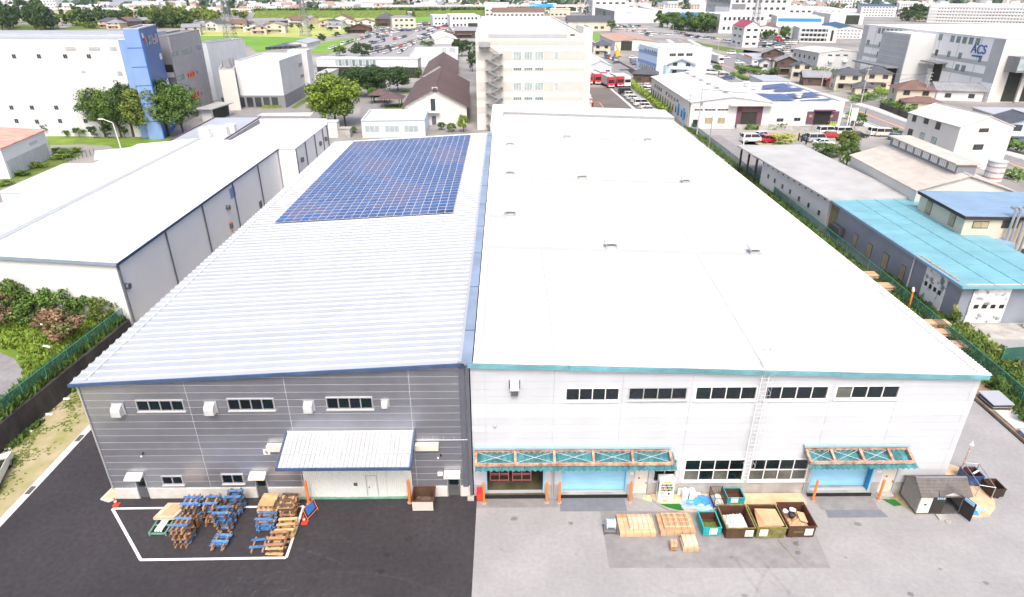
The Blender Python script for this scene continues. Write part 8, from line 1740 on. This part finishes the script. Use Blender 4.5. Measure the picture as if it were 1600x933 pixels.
# mid distance buildings right of the tower
r3 = Bld('office_building', 'white and pale blue striped three storey box building', 'building', (1024.5, 117), (1027.2, 76.5), (999, 69), (1108.4, 74.5), walls=('blue_stripe', 'bw_white', 'bw_white'), roof='flat', rm='roof_white')
for (z0, z1) in ((.78, .9), (.36, .5)): r3.rect('c', 0, r3.h * z0, r3.lc, r3.h * z1, 'blue_band', 'blue_stripe', .05, .04); r3.rect('a', 0, r3.h * z0 - .8, r3.la, r3.h * z1 - .8, 'blue_band', 'blue_light', .05, .04)
for f in (.22, .37, .53): r3.win('c', r3.lc * f, r3.h * .71, r3.lc * f + 2.6, r3.h * .71 + 1.1, 'window_far', 'frame_white', 3)
for k in range(8): s0 = r3.la * (.05 + .11 * k); r3.win('a', s0, .6, s0 + r3.la * .06, 2.6, 'window_far', 'frame_white', 1)
r3.row('a', .03, .7, r3.h * .8, r3.h * .9, 7, .7); r3.box(3, 3, r3.h - .25, r3.la - 3, r3.lc - 3, r3.h + .05, 'roof_coat', 'blue_stripe'); r3.rect('c', 3, .1, r3.lc * .3, 4, 'lean_to', 'blue_stripe', 3, 2.9)
ws = Bld('workshed', 'white gabled workshed beside the red trucks', 'shed', (920.6, 116), (920.6, 103), (908, 91), (955, 102.5), walls=('bw_shade', 'wall_white', 'wall_white'), roof='gable', rm='wall_white', rh=2.0, over=.3, ridge='a')
for f in (.45, .75): ws.win('c', ws.lc * f, ws.h - 2.2, ws.lc * f + 1.6, ws.h - 1.6, 'window_far', 'frame_alu', 2)
wr = Bld('warehouse', 'wide warehouse with rusty brown roof and open front', 'warehouse', (960, 79.5), (959, 65), (937, 54.5), (1019.7, 63), walls=('bw_shade', 'bw_warm', 'bw_warm'), roof='gable', rm='roof_terracotta', rh=1.2, over=.4, ridge='a')
wr.rect('c', wr.lc * .15, .1, wr.lc * .42, 5, 'door_opening', 'dark_inside'); [wr.win('c', wr.lc * f, 1, wr.lc * f + 2, 2.4, 'glass_pale', 'frame_white', 2) for f in (.55, .68, .8)]
def fac(name, label, base, top, a, c, floors=2, n=6, walls=None, roof='flat', rm='roof_white', cat='factory', g='window_far', faces='ac', **k):
    b = Bld(name, label, cat, base, top, a, c, walls=walls or ('bw_white',) * 3, roof=roof, rm=rm, **k); fh = b.h / floors
    for f in range(floors):
        for fc in faces: b.row(fc, .06, .94, f * fh + fh * .35, f * fh + fh * .72, n if fc == 'c' else max(2, n // 2), .55, g)
    return b
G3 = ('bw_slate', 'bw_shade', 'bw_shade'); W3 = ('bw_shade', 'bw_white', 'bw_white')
b = fac('factory', 'long grey factory with dark left end behind the trees', (959, 36), (959, 17.5), (930, 11.5), (1021, 15), 2, 3, ('bw_slate', 'bw_shade', 'bw_shade'), faces='')
for f in (.35, .6, .82): b.rect('c', b.lc * f, .1, b.lc * f + 6, 6, 'loading_door', 'bw_white')
b.rect('c', b.lc * .25, b.h * .82, b.lc * .36, b.h * .88, 'name_sign', 'blue_light')
fac('factory', 'white upper factory block left of the grey factory', (925, 26), (924, 1), (916, -3), (972, -1), 3, 5, W3)
fac('factory', 'long white factory wing beside the blue clad one', (1022, 33), (1022, 15.5), (1000, 10), (1052, 18), 2, 5, W3, faces='c')
fac('factory', 'bright blue fronted factory behind the round trees', (1053, 36), (1054, 22), None, (1090, 20), 1, 2, ('blue_light', 'roof_bluebright', 'bw_white'), rm='blue_light', faces='', la=30)
fac('factory', 'white factory with strip windows beside the blue fronted one', (1122, 52), (1124, 22.5), (1090, 19), (1210, 23), 2, 9, W3)
b = fac('factory', 'tall grey and white factory block with dark louvre at the top of the photo', (1138, 30), (1141, -3), (1105, -6), (1217, -4), 3, 9, ('bw_grey', 'bw_white', 'bw_white')); b.rect('a', 2, b.h * .72, b.la * .8, b.h * .92, 'louvre', 'bw_slate')
fac('factory', 'white block with dark louvre before the tall factory', (1137, 36), (1137, 11), (1118, 10), (1163, 12), 1, 2, W3, faces='').rect('c', 2, 12, 18, 17, 'louvre', 'bw_slate')
b = fac('factory', 'low blue banded white factory right of the tall block', (1212, 42), (1212, 26), (1206, 22), (1300, 30), 1, 8, W3, faces=''); b.rect('c', 1, b.h * .55, b.lc * .95, b.h * .85, 'blue_band', 'roof_bluebright', .2, .15)
fac('factory', 'wide white flat factory behind the apartments', (1225, 30), (1225, 14), (1215, 10), (1335, 17), 2, 9, W3, faces='c')
fac('factory', 'white factory with dark doorway right of the wide one', (1295, 38), (1297, 22), (1270, 18), (1340, 21), 1, 2, W3, faces='').rect('c', 14, .1, 26, 8, 'door_opening', 'dark_inside')
fac('factory', 'brown roofed long low workshop behind the red roofed building', (1178, 52), (1178, 43), (1174, 36), (1213, 41), 1, 5, ('bw_warm',) * 3, 'gable', 'roof_tile_brown', rh=1.5)
b = fac('office_building', 'narrow white three storey building with red roof', (1159, 74), (1161.5, 42), (1145.5, 39), (1176, 40), 3, 2, ('bw_white',) * 3, 'gable', 'roof_red', cat='building', rh=3, ridge='a')
fac('shop', 'convenience shop with red and orange striped fascia', (1174, 101), (1174, 93), (1151, 83.5), (1190, 88), 1, 3, ('bw_white',) * 3, 'slab', 'roof_grey', cat='shop', faces='c', over=.2).rect('a', .0, 2.6, 14, 3.3, 'striped_fascia', 'sign_orange', .25, .2)
b = Bld('apartment_block', 'white three storey apartment block with rows of balconies', 'apartments', (1246, 66), (1249, 44), (1240, 40), (1331, 51), walls=('bw_white', 'bw_warm', 'bw_white'), roof='flat', rm='roof_white')
for f in range(3):
    z = b.h * f / 3; b.rect('c', 1, z + b.h * .1, b.lc * .74, z + b.h * .28, 'balcony_recess', 'window_far', .06, .05); b.rect('c', .6, z + .1, b.lc * .76, z + b.h * .1, 'balcony_front', 'bw_white', 1.2, .2)
    for k in range(7): b.rect('c', 1 + k * b.lc * .74 / 7, z + b.h * .1, 1.3 + k * b.lc * .74 / 7, z + b.h * .3, 'balcony_divider', 'bw_white', 1.1, 1.0)
b.rect('c', b.lc * .84, 1, b.lc * .9, b.h - 1, 'stair_opening', 'dark_inside')
fac('apartment_block', 'apartment block with dark navy roof behind the balconied one', (1302, 60), (1305, 45.5), (1284, 38), (1352, 47), 3, 7, W3, 'gable', 'roof_navy', 'apartments', rh=2)
fac('apartment_block', 'four storey pale apartment block with navy roof near the top right', (1343, 26), (1343, 9.5), (1341, 6), (1402, 10), 4, 10, W3, 'slab', 'roof_navy', 'apartments', faces='c')
b = fac('housing_block', 'very long white housing block with five rows of windows', (1447, 35), (1448, 11), (1445, 6), (1720, 17), 5, 42, W3, 'slab', 'roof_white', 'housing block', faces='c', la=14)
for k in range(5): b.rect('c', .3, b.h * k / 5 + .2, b.lc, b.h * k / 5 + 1.2, 'balcony_front', 'bw_white', 1.4, .2)
for k in (5, 75): b.rect('c', k, b.h, k + 9, b.h + 3, 'stair_head', 'bw_white', -1, 5)
fac('housing_block', 'shorter white housing block left of the long one', (1402, 22), (1403, 6), (1402, 2), (1447, 8), 4, 9, W3, 'slab', 'roof_white', 'housing block', faces='c')
fac('building', 'low cream flat building before the long housing block', (1422, 33), (1422, 26.5), (1415, 23), (1466, 25.5), 1, 7, ('bw_cream',) * 3, 'slab', 'bw_cream', 'building', faces='c')
# left of the tower
fac('office_building', 'cream cube office beside the big car lot', (650, 44), (648, 27.5), (642, 24), (614, 29), 2, 4, ('bw_white', 'bw_cream', 'bw_white'), cat='office', rm='roof_tile_pale')
fac('office_building', 'white two storey office behind the car lot', (713, 41), (712, 25), (706, 22), (677, 26), 2, 6, W3, cat='office')
b = fac('office_building', 'white building with long dark window strip left of the cream tower', (750, 44), (751, 24), (741, 21), (706, 26), 2, 7, W3, cat='office', faces='c'); b.rect('c', 2, .2, b.lc * .4, b.h * .4, 'loading_opening', 'dark_inside', .1, .05)
fac('workshop', 'pale gabled workshop with bright blue roof edge', (716, 68), (716, 62), (706, 53.5), (680, 64), 1, 3, ('bw_warm',) * 3, 'gable', 'roof_pale', 'workshop', faces='', rh=2)
house(729, 60, 16, 11, 5, -3, 'wood_wall', 'roof_tile_pale', 'brown walled house with grey tiled roof left of the cream tower', 'gable', 2)
house(599, 41, 16, 14, 6, -20, 'wood_wall', 'roof_tile', 'dark steep roofed old house by the fields', 'hip', 5)
greenh = Bld('greenhouse', 'pale long metal shed beside the dark nursery rows', 'shed', (480, 73), (478, 68), (500, 63), (470, 63), wall='bw_shade', roof='gable', rm='roof_grey', rh=1.5, ridge='a')
for i in range(6):
    a, c = P(418 + i * 8, 78 - i * .5), P(455 + i * 8, 69 - i * .5); tag(MB().beam(a + Vector((0, 0, .7)), c + Vector((0, 0, .7)), 2.2, 1.4).build('nursery_row', 'window_far', None, tuple(a)), 'dark netted nursery row beside the rice field, %s from the left' % ORD[i].replace('bottom', 'first'), 'nursery row', 'nursery rows')
# embankment and viaduct
def ridge_(px, wd, h, m, name, z0=0):
    pts = [P(u, v) for u, v in px]; b = MB()
    for i in range(len(pts) - 1):
        a, c = pts[i], pts[i + 1]; d = (c - a).normalized(); n_ = Vector((-d.y, d.x, 0)); Z = Vector((0, 0, h)); z_ = Vector((0, 0, z0))
        b.prism([a + z_, c + z_, c + n_ * wd + z_, a + n_ * wd + z_], [a + n_ * wd * .3 * (z0 == 0) + Z, c + n_ * wd * .3 * (z0 == 0) + Z, c + n_ * wd * .7 + Z, a + n_ * wd * .7 + Z])
    return b.build(name, m)
tag(ridge_([(395, 28), (520, 28), (635, 27.5)], 40, 7, 'grass_mid', 'railway_embankment'), kind='structure'); tag(ridge_([(650, 26.5), (760, 25), (860, 22)], 30, 6, 'grass_mid', 'railway_embankment'), kind='structure')
via = thing('railway_viaduct', 'long pale elevated railway viaduct crossing behind the car lot', 'viaduct', tuple(P(600, 20))); pv = [P(600, 22), P(760, 22), P(935, 21), P(1010, 19)]
for i in range(3):
    a, c = pv[i], pv[i + 1]; MB().beam(a + Vector((0, 0, 9.5)), c + Vector((0, 0, 9.5)), 12, 2.6).build('deck', 'concrete_light', via)
    for k in range(6): q = a.lerp(c, k / 6); MB().box(q.x - 1.5, q.y - 2, 0, q.x + 1.5, q.y + 2, 8.2).build('pier', 'concrete', via)
v2 = thing('road_bridge', 'pale road bridge beyond the left pylon', 'bridge', tuple(P(335, 24))); a, c = P(335, 22), P(425, 23); MB().beam(a + Vector((0, 0, 6)), c + Vector((0, 0, 6)), 8, 1.5).build('deck', 'concrete_light', v2)
for k in range(6): q = a.lerp(c, (k + .5) / 6); MB().box(q.x - 1, q.y - 1, 0, q.x + 1, q.y + 1, 5.2).build('pier', 'concrete', v2)
pylon(361, 62, (349, -25), 16, 'tall dark lattice pylon rising left of centre'); pylon(478, 57, (474, -12), 14, 'slender pale lattice pylon in the fields'); pylon(1176, 62, (1177, -14), 14, 'lattice pylon behind the red roofed building'); pylon(88, 46, (84, 14), 7, 'small brown lattice pylon before the left wood')
# trees one can tell apart, far
ORD2 = ['first (from left)', 'second', 'third', 'fourth', 'fifth', 'sixth', 'seventh', 'eighth', 'ninth', 'tenth', 'eleventh', 'twelfth', 'thirteenth', 'fourteenth', 'fifteenth', 'sixteenth', 'seventeenth', 'eighteenth', 'nineteenth', 'twentieth']
ORD2[0] = 'first'
def grove(u0, v0, u1, v1, n, hp, wp, ms, where, jit=2, kind='far'):
    rr = random.Random(int(u0 * 3 + v0)); seq = sorted(rr.random() for _ in range(n))
    for i, s_ in enumerate(seq):
        m = rr.choice(ms); u = lerp(u0, u1, s_); v = lerp(v0, v1, s_) + rr.uniform(-jit, jit)
        tree(u, v, hp * rr.uniform(.7, 1.2), wp * rr.uniform(.8, 1.3), m, '%s %s tree %s' % (ORD2[i % 20], {'leaf_mid': 'mid green', 'leaf_dark': 'dark green', 'leaf_bright': 'bright green', 'leaf_olive': 'olive green', 'leaf_blue': 'blue green', 'leaf_yellow': 'yellow green'}[m], where), kind, 'trees ' + where, .05)
D_ = ['leaf_dark', 'leaf_blue', 'leaf_dark', 'leaf_mid']; E_ = ['leaf_mid', 'leaf_olive', 'leaf_dark']
grove(-10, 45, 84, 45, 20, 34, 24, D_, 'in the dense wood at the far left', 3); grove(-10, 38, 66, 32, 16, 30, 22, D_, 'at the back of the dense far left wood', 3); grove(80, 40, 150, 36, 17, 20, 18, D_, 'along the wood edge left of centre', 3)
grove(150, 33, 215, 30, 18, 17, 16, D_, 'in the tree belt above the white factory', 2); grove(215, 32, 245, 36, 6, 20, 16, D_, 'behind the blue tower', 2); grove(245, 40, 295, 40, 16, 27, 24, E_, 'in the round wood right of the blue tower', 4, 'small'); grove(285, 27, 340, 36, 14, 18, 16, ['leaf_mid', 'leaf_olive', 'leaf_bright'], 'beside the left pylon', 4)
grove(350, 24, 392, 32, 8, 11, 13, ['leaf_yellow', 'leaf_dark', 'leaf_mid'], 'around the road bridge'); grove(330, 3, 400, 3, 8, 10, 18, D_, 'on the far ridge at the top left', 1); grove(120, 42, 155, 45, 8, 8, 12, ['leaf_bright', 'leaf_mid'], 'in the scrub above the factory roof', 1)
grove(1022, 42, 1108, 52, 15, 24, 22, ['leaf_mid', 'leaf_dark', 'leaf_mid'], 'in the clipped row before the factories', 1, 'small'); grove(1176, 62, 1240, 60, 11, 16, 13, ['leaf_dark', 'leaf_mid'], 'behind the lot of the red roofed building', 1, 'small'); grove(1385, 30, 1445, 33, 9, 20, 17, ['leaf_mid', 'leaf_dark'], 'before the housing blocks', 2, 'small')
grove(1260, 110, 1320, 118, 0, 1, 1, E_, ''); grove(1150, 122, 1165, 112, 3, 9, 12, E_, 'by the shop road', 1, 'small'); grove(1195, 124, 1208, 122, 3, 13, 16, E_, 'in the garden beside the shop', 1, 'small'); grove(1165, 108, 1190, 112, 4, 8, 14, E_, 'along the road near the shop', 1, 'small')
tree(915, 26, 22, 11, 'leaf_dark', 'tall dark conifer left of the white factory block', 'cone'); tree(943, 38, 19, 12, 'leaf_dark', 'dark cone shaped conifer by the grey factory', 'cone'); tree(955, 50, 18, 15, 'leaf_mid', 'round dark tree right of the conifer', 'mid')
grove(400, 43, 520, 48, 7, 8, 10, ['leaf_dark', 'leaf_mid'], 'among the farm houses'); grove(500, 64, 545, 52, 6, 9, 12, ['leaf_dark'], 'around the nursery sheds'); grove(560, 44, 620, 42, 4, 7, 10, ['leaf_mid'], 'beside the old dark house'); grove(700, 79, 745, 78, 5, 14, 14, ['leaf_dark', 'leaf_mid'], 'behind the white hall', 2, 'small')
grove(470, 6, 640, 6, 14, 9, 15, ['leaf_mid', 'leaf_dark', 'leaf_blue'], 'on the low hills beyond the railway', 2); grove(1270, 4, 1345, 4, 8, 9, 16, ['leaf_mid', 'leaf_bright'], 'on the far slope at the top right', 1); grove(1460, 3, 1600, 4, 14, 11, 18, ['leaf_mid', 'leaf_bright'], 'behind the long housing block', 1)
# farm houses
rr = random.Random(5)
FH = [(165, 44), (178, 46), (193, 42), (212, 44), (228, 43), (305, 48), (318, 44), (332, 49), (345, 47), (300, 55), (372, 47), (388, 46), (398, 50), (410, 47), (425, 49), (435, 42), (450, 40), (462, 40), (478, 39), (430, 52), (405, 54), (512, 44), (522, 47), (535, 40), (545, 43), (572, 44), (562, 52)]
for i, (u, v) in enumerate(FH):
    w_, d_ = rr.uniform(11, 17), rr.uniform(9, 13); rm = rr.choice(['roof_tile', 'roof_tile_pale', 'roof_tile_pale', 'roof_tile_brown']); wl_ = rr.choice(['bw_cream', 'wood_wall', 'bw_warm', 'bw_peach'])
    house(u, v, w_, d_, rr.uniform(3.5, 6), rr.uniform(-30, 20), wl_, rm, '%s farm house, %s roof, %s, %s' % ({'bw_cream': 'cream', 'wood_wall': 'dark timber', 'bw_warm': 'pale', 'bw_peach': 'peach'}[wl_], {'roof_tile': 'dark', 'roof_tile_pale': 'grey', 'roof_tile_brown': 'brown'}[rm], ('near the left wood' if u < 240 else 'near the left pylon' if u < 360 else 'in the fields beyond the modern building' if u < 490 else 'by the car lot field edge'), ORD2[i % 20] + ' of them'), rr.choice(['hip', 'gable', 'gablec']), rr.uniform(1.5, 3), 'farm houses beyond the factories')
    C.objects[-1]
for i, (u, v, w_, d_, h_, m, l) in enumerate(((110, 30, 150, 60, 9, 'bw_peach', 'long pale flat hall beyond the left wood'), (60, 14, 60, 30, 16, 'bw_white', 'white tall building at the top left'), (545, 12, 70, 20, 8, 'bw_warm', 'long pale building in the far town'), (700, 14, 60, 20, 12, 'bw_white', 'white three storey block beyond the viaduct'), (725, 13, 50, 18, 9, 'bw_white', 'low white block beside the three storey one'), (775, 26, 26, 20, 14, 'bw_white', 'white square building behind the cream tower roof'), (810, 27, 60, 22, 6, 'roof_tile_brown', 'long brown roofed halls behind the cream tower roof'), (845, 22, 30, 16, 8, 'roof_bluebright', 'blue roofed hall behind the cream tower roof'), (875, 26, 24, 12, 8, 'bw_cream', 'small cream building right of the cream tower roof'), (920, 48, 34, 18, 7, 'bw_cream', 'cream house with dark roof right of the cream tower'), (1255, 12, 90, 30, 14, 'bw_white', 'white hall at the top right'), (1325, 14, 70, 20, 16, 'bw_white', 'white multi storey building at the top right'))):
    p = P(u, v); t = thing('building', l, 'building', tuple(p), 'buildings of the far town'); x0, x1 = p.x - w_ / 2, p.x + w_ / 2
    MB().box(x0, p.y, 0, x1, p.y + d_, h_).build('wall', m if 'roof' not in m else 'bw_warm', t); b = MB()
    if 'roof' in m or i == 9: b.prism([(x0 - 1, p.y - 1, h_), (x1 + 1, p.y - 1, h_), (x1 + 1, p.y + d_ + 1, h_), (x0 - 1, p.y + d_ + 1, h_)], [(x0 - 1, p.y + d_ / 2 - .2, h_ + 4), (x1 + 1, p.y + d_ / 2 - .2, h_ + 4), (x1 + 1, p.y + d_ / 2 + .2, h_ + 4), (x0 - 1, p.y + d_ / 2 + .2, h_ + 4)])
    else: b.box(x0 - .3, p.y - .3, h_, x1 + .3, p.y + d_ + .3, h_ + .8)
    b.build('roof', m if 'roof' in m else ('roof_tile' if i == 9 else 'roof_pale'), t); n = int(w_ / 5)
    for f in range(max(1, int(h_ / 5))):
        b = MB()
        for k in range(n): b.box(x0 + 1.5 + k * 5, p.y - .15, 1.5 + f * 4.5, x0 + 4.2 + k * 5, p.y - .02, 3.2 + f * 4.5)
        b.build('window_row', 'window_far', t)
# distant town: individual houses, then the mass beyond
rr = random.Random(11); TW = {}
mat('far_wall_pale', (.55, .54, .52), .8, var=.1); mat('far_wall_tan', (.48, .38, .31), .8, var=.1); mat('far_roof_slate', (.20, .22, .27), .7, var=.2); mat('far_roof_grey', (.36, .38, .42), .7, var=.15); mat('far_roof_brown', (.30, .19, .16), .7, var=.2); mat('far_roof_pale', (.62, .62, .62), .7, var=.1)
def hmesh(b, x, y, w_, d, h, rh, c, s, m0=0, m1=1):
    f = lambda a, e, z: (x + a * c - e * s, y + a * s + e * c, z)
    q = [f(a * w_ / 2, e * d / 2, 0) for a, e in ((-1, -1), (1, -1), (1, 1), (-1, 1))]; t_ = [(p[0], p[1], h) for p in q]; b.m = m0; b.prism(q, t_)
    o = [f(a * (w_ / 2 + .6), e * (d / 2 + .6), h - .1) for a, e in ((-1, -1), (1, -1), (1, 1), (-1, 1))]; r1, r2 = f(-w_ / 2 - .4, 0, h + rh), f(w_ / 2 + .4, 0, h + rh); b.m = m1; b.faces(o + [r1, r2], [(0, 1, 5, 4), (2, 3, 4, 5), (1, 2, 5), (3, 0, 4)])
def okzone(u, v):
    if v > 15.5 and u > 900: return False
    if 1085 < u < 1225 and v > 4: return False
    if u > 1390 and v > 6: return False
    if 250 < u < 345 and v > 11: return False
    if 0 <= u < 95 and v > 7: return False
    if v > 19: return False
    return True
RC = ['far_roof_slate', 'far_roof_grey', 'far_roof_grey', 'far_roof_brown', 'far_roof_pale']; WC = ['far_wall_pale', 'far_wall_pale', 'far_wall_tan']; n = 0; mass = MB(); slots = ['far_wall_pale', 'far_wall_tan', 'far_roof_slate', 'far_roof_grey', 'far_roof_brown', 'far_roof_pale']; pts = []
while len(pts) < 1500:
    u = rr.uniform(-30, 1630); v = 19 - 21.5 * rr.random() ** .8
    if okzone(u, v): pts.append((v, u))
pts.sort(reverse=True); RN = {'far_roof_slate': 'slate', 'far_roof_grey': 'grey', 'far_roof_brown': 'brown', 'far_roof_pale': 'pale'}
for i, (v, u) in enumerate(pts):
    p = P(u, v); rc, wc = rr.choice(RC), rr.choice(WC); an = rr.choice((0, 1.57)) + rr.uniform(-.4, .4); w_, d_, h_, rh = rr.uniform(9, 17), rr.uniform(8, 12), rr.uniform(4, 8), rr.uniform(1.5, 3)
    if rr.random() < .05: w_ *= 2.2; h_ *= 1.8; rh = .4
    if i < 270:
        key = (rc, wc, int(rr.random() * 2))
        if key not in TW: b = MB(); hmesh(b, 0, 0, 12, 9.5, 6, 2.2 + key[2], 1, 0); b.m = 2; [b.box(-4.5 + k * 3.6, -4.85, .9 + f * 2.7, -2.9 + k * 3.6, -4.76, 2.2 + f * 2.7) for k in range(3) for f in range(2)]; TW[key] = b.mesh('town_house', [wc, rc, 'window_far'])
        o = bpy.data.objects.new('town_house', TW[key]); C.objects.link(o); o.location = (p.x, p.y, 0); o.rotation_euler = (0, 0, an if abs(an) < .8 else an - 1.57); o.scale = (w_ / 12, d_ / 9.5, h_ / 6)
        side = 'left' if u < 400 else 'centre left' if u < 800 else 'centre right' if u < 1200 else 'right'; tag(o, 'tiny %s roofed %s house in the distant town, %s of the view' % (RN[rc], 'tan' if 'tan' in wc else 'pale', side), 'house', 'distant town houses %s %s %s' % (RN[rc], wc[9:], side))
    else: hmesh(mass, p.x, p.y, w_ * 1.2, d_, h_, rh, math.cos(an), math.sin(an), slots.index(wc), slots.index(rc))
tag(mass.build('distant_town', slots), kind='stuff')
b = MB()
for _ in range(420):
    u, v = rr.uniform(-30, 1630), 18 - 19 * rr.random()
    if not okzone(u, v): continue
    p = P(u, v); k = mpp(p); s_ = rr.uniform(5, 11) * (1 + k)
    for _2 in range(26):
        q = Vector((rr.gauss(0, .45), rr.gauss(0, .3), abs(rr.gauss(.25, .25)))) * s_ + p; a = Vector((rr.gauss(0, 1), rr.gauss(0, 1), rr.gauss(0, 1))).normalized(); c_ = a.orthogonal(); z = s_ * .22; b.poly([q - a * z, q - c_ * z, q + a * z, q + c_ * z])
tag(b.build('town_greenery', 'leaf_blue'), kind='stuff')
structure('town_ground', [P(-200, 19), P(1800, 19), (3400, 5000), (-3400, 5000)], 'far_wall_pale', .02)
def bank(rr):
    u = rr.uniform(395, 860); v = lerp(27, 22, (u - 395) / 465); p = P(u, v); return (p.x, p.y + rr.uniform(2, 26))
tufts(bank, 1500, 'leaf_mid', 'embankment_scrub', 4.0, 5.0, 31, 2.0)
# haze
hz_ = MB().box(-3600, -90, -1, 3600, 5300, 48).build('haze', []); hz_['kind'] = 'stuff'
hm = bpy.data.materials.new('haze'); hm.use_nodes = True; hm.node_tree.nodes.remove(hm.node_tree.nodes['Principled BSDF']); pv_ = hm.node_tree.nodes.new('ShaderNodeVolumePrincipled'); pv_.inputs['Color'].default_value = (.86, .92, 1, 1); pv_.inputs['Density'].default_value = 0.00006; pv_.inputs['Anisotropy'].default_value = .3
hm.node_tree.links.new(pv_.outputs[0], hm.node_tree.nodes['Material Output'].inputs['Volume']); hz_.data.materials.append(hm)
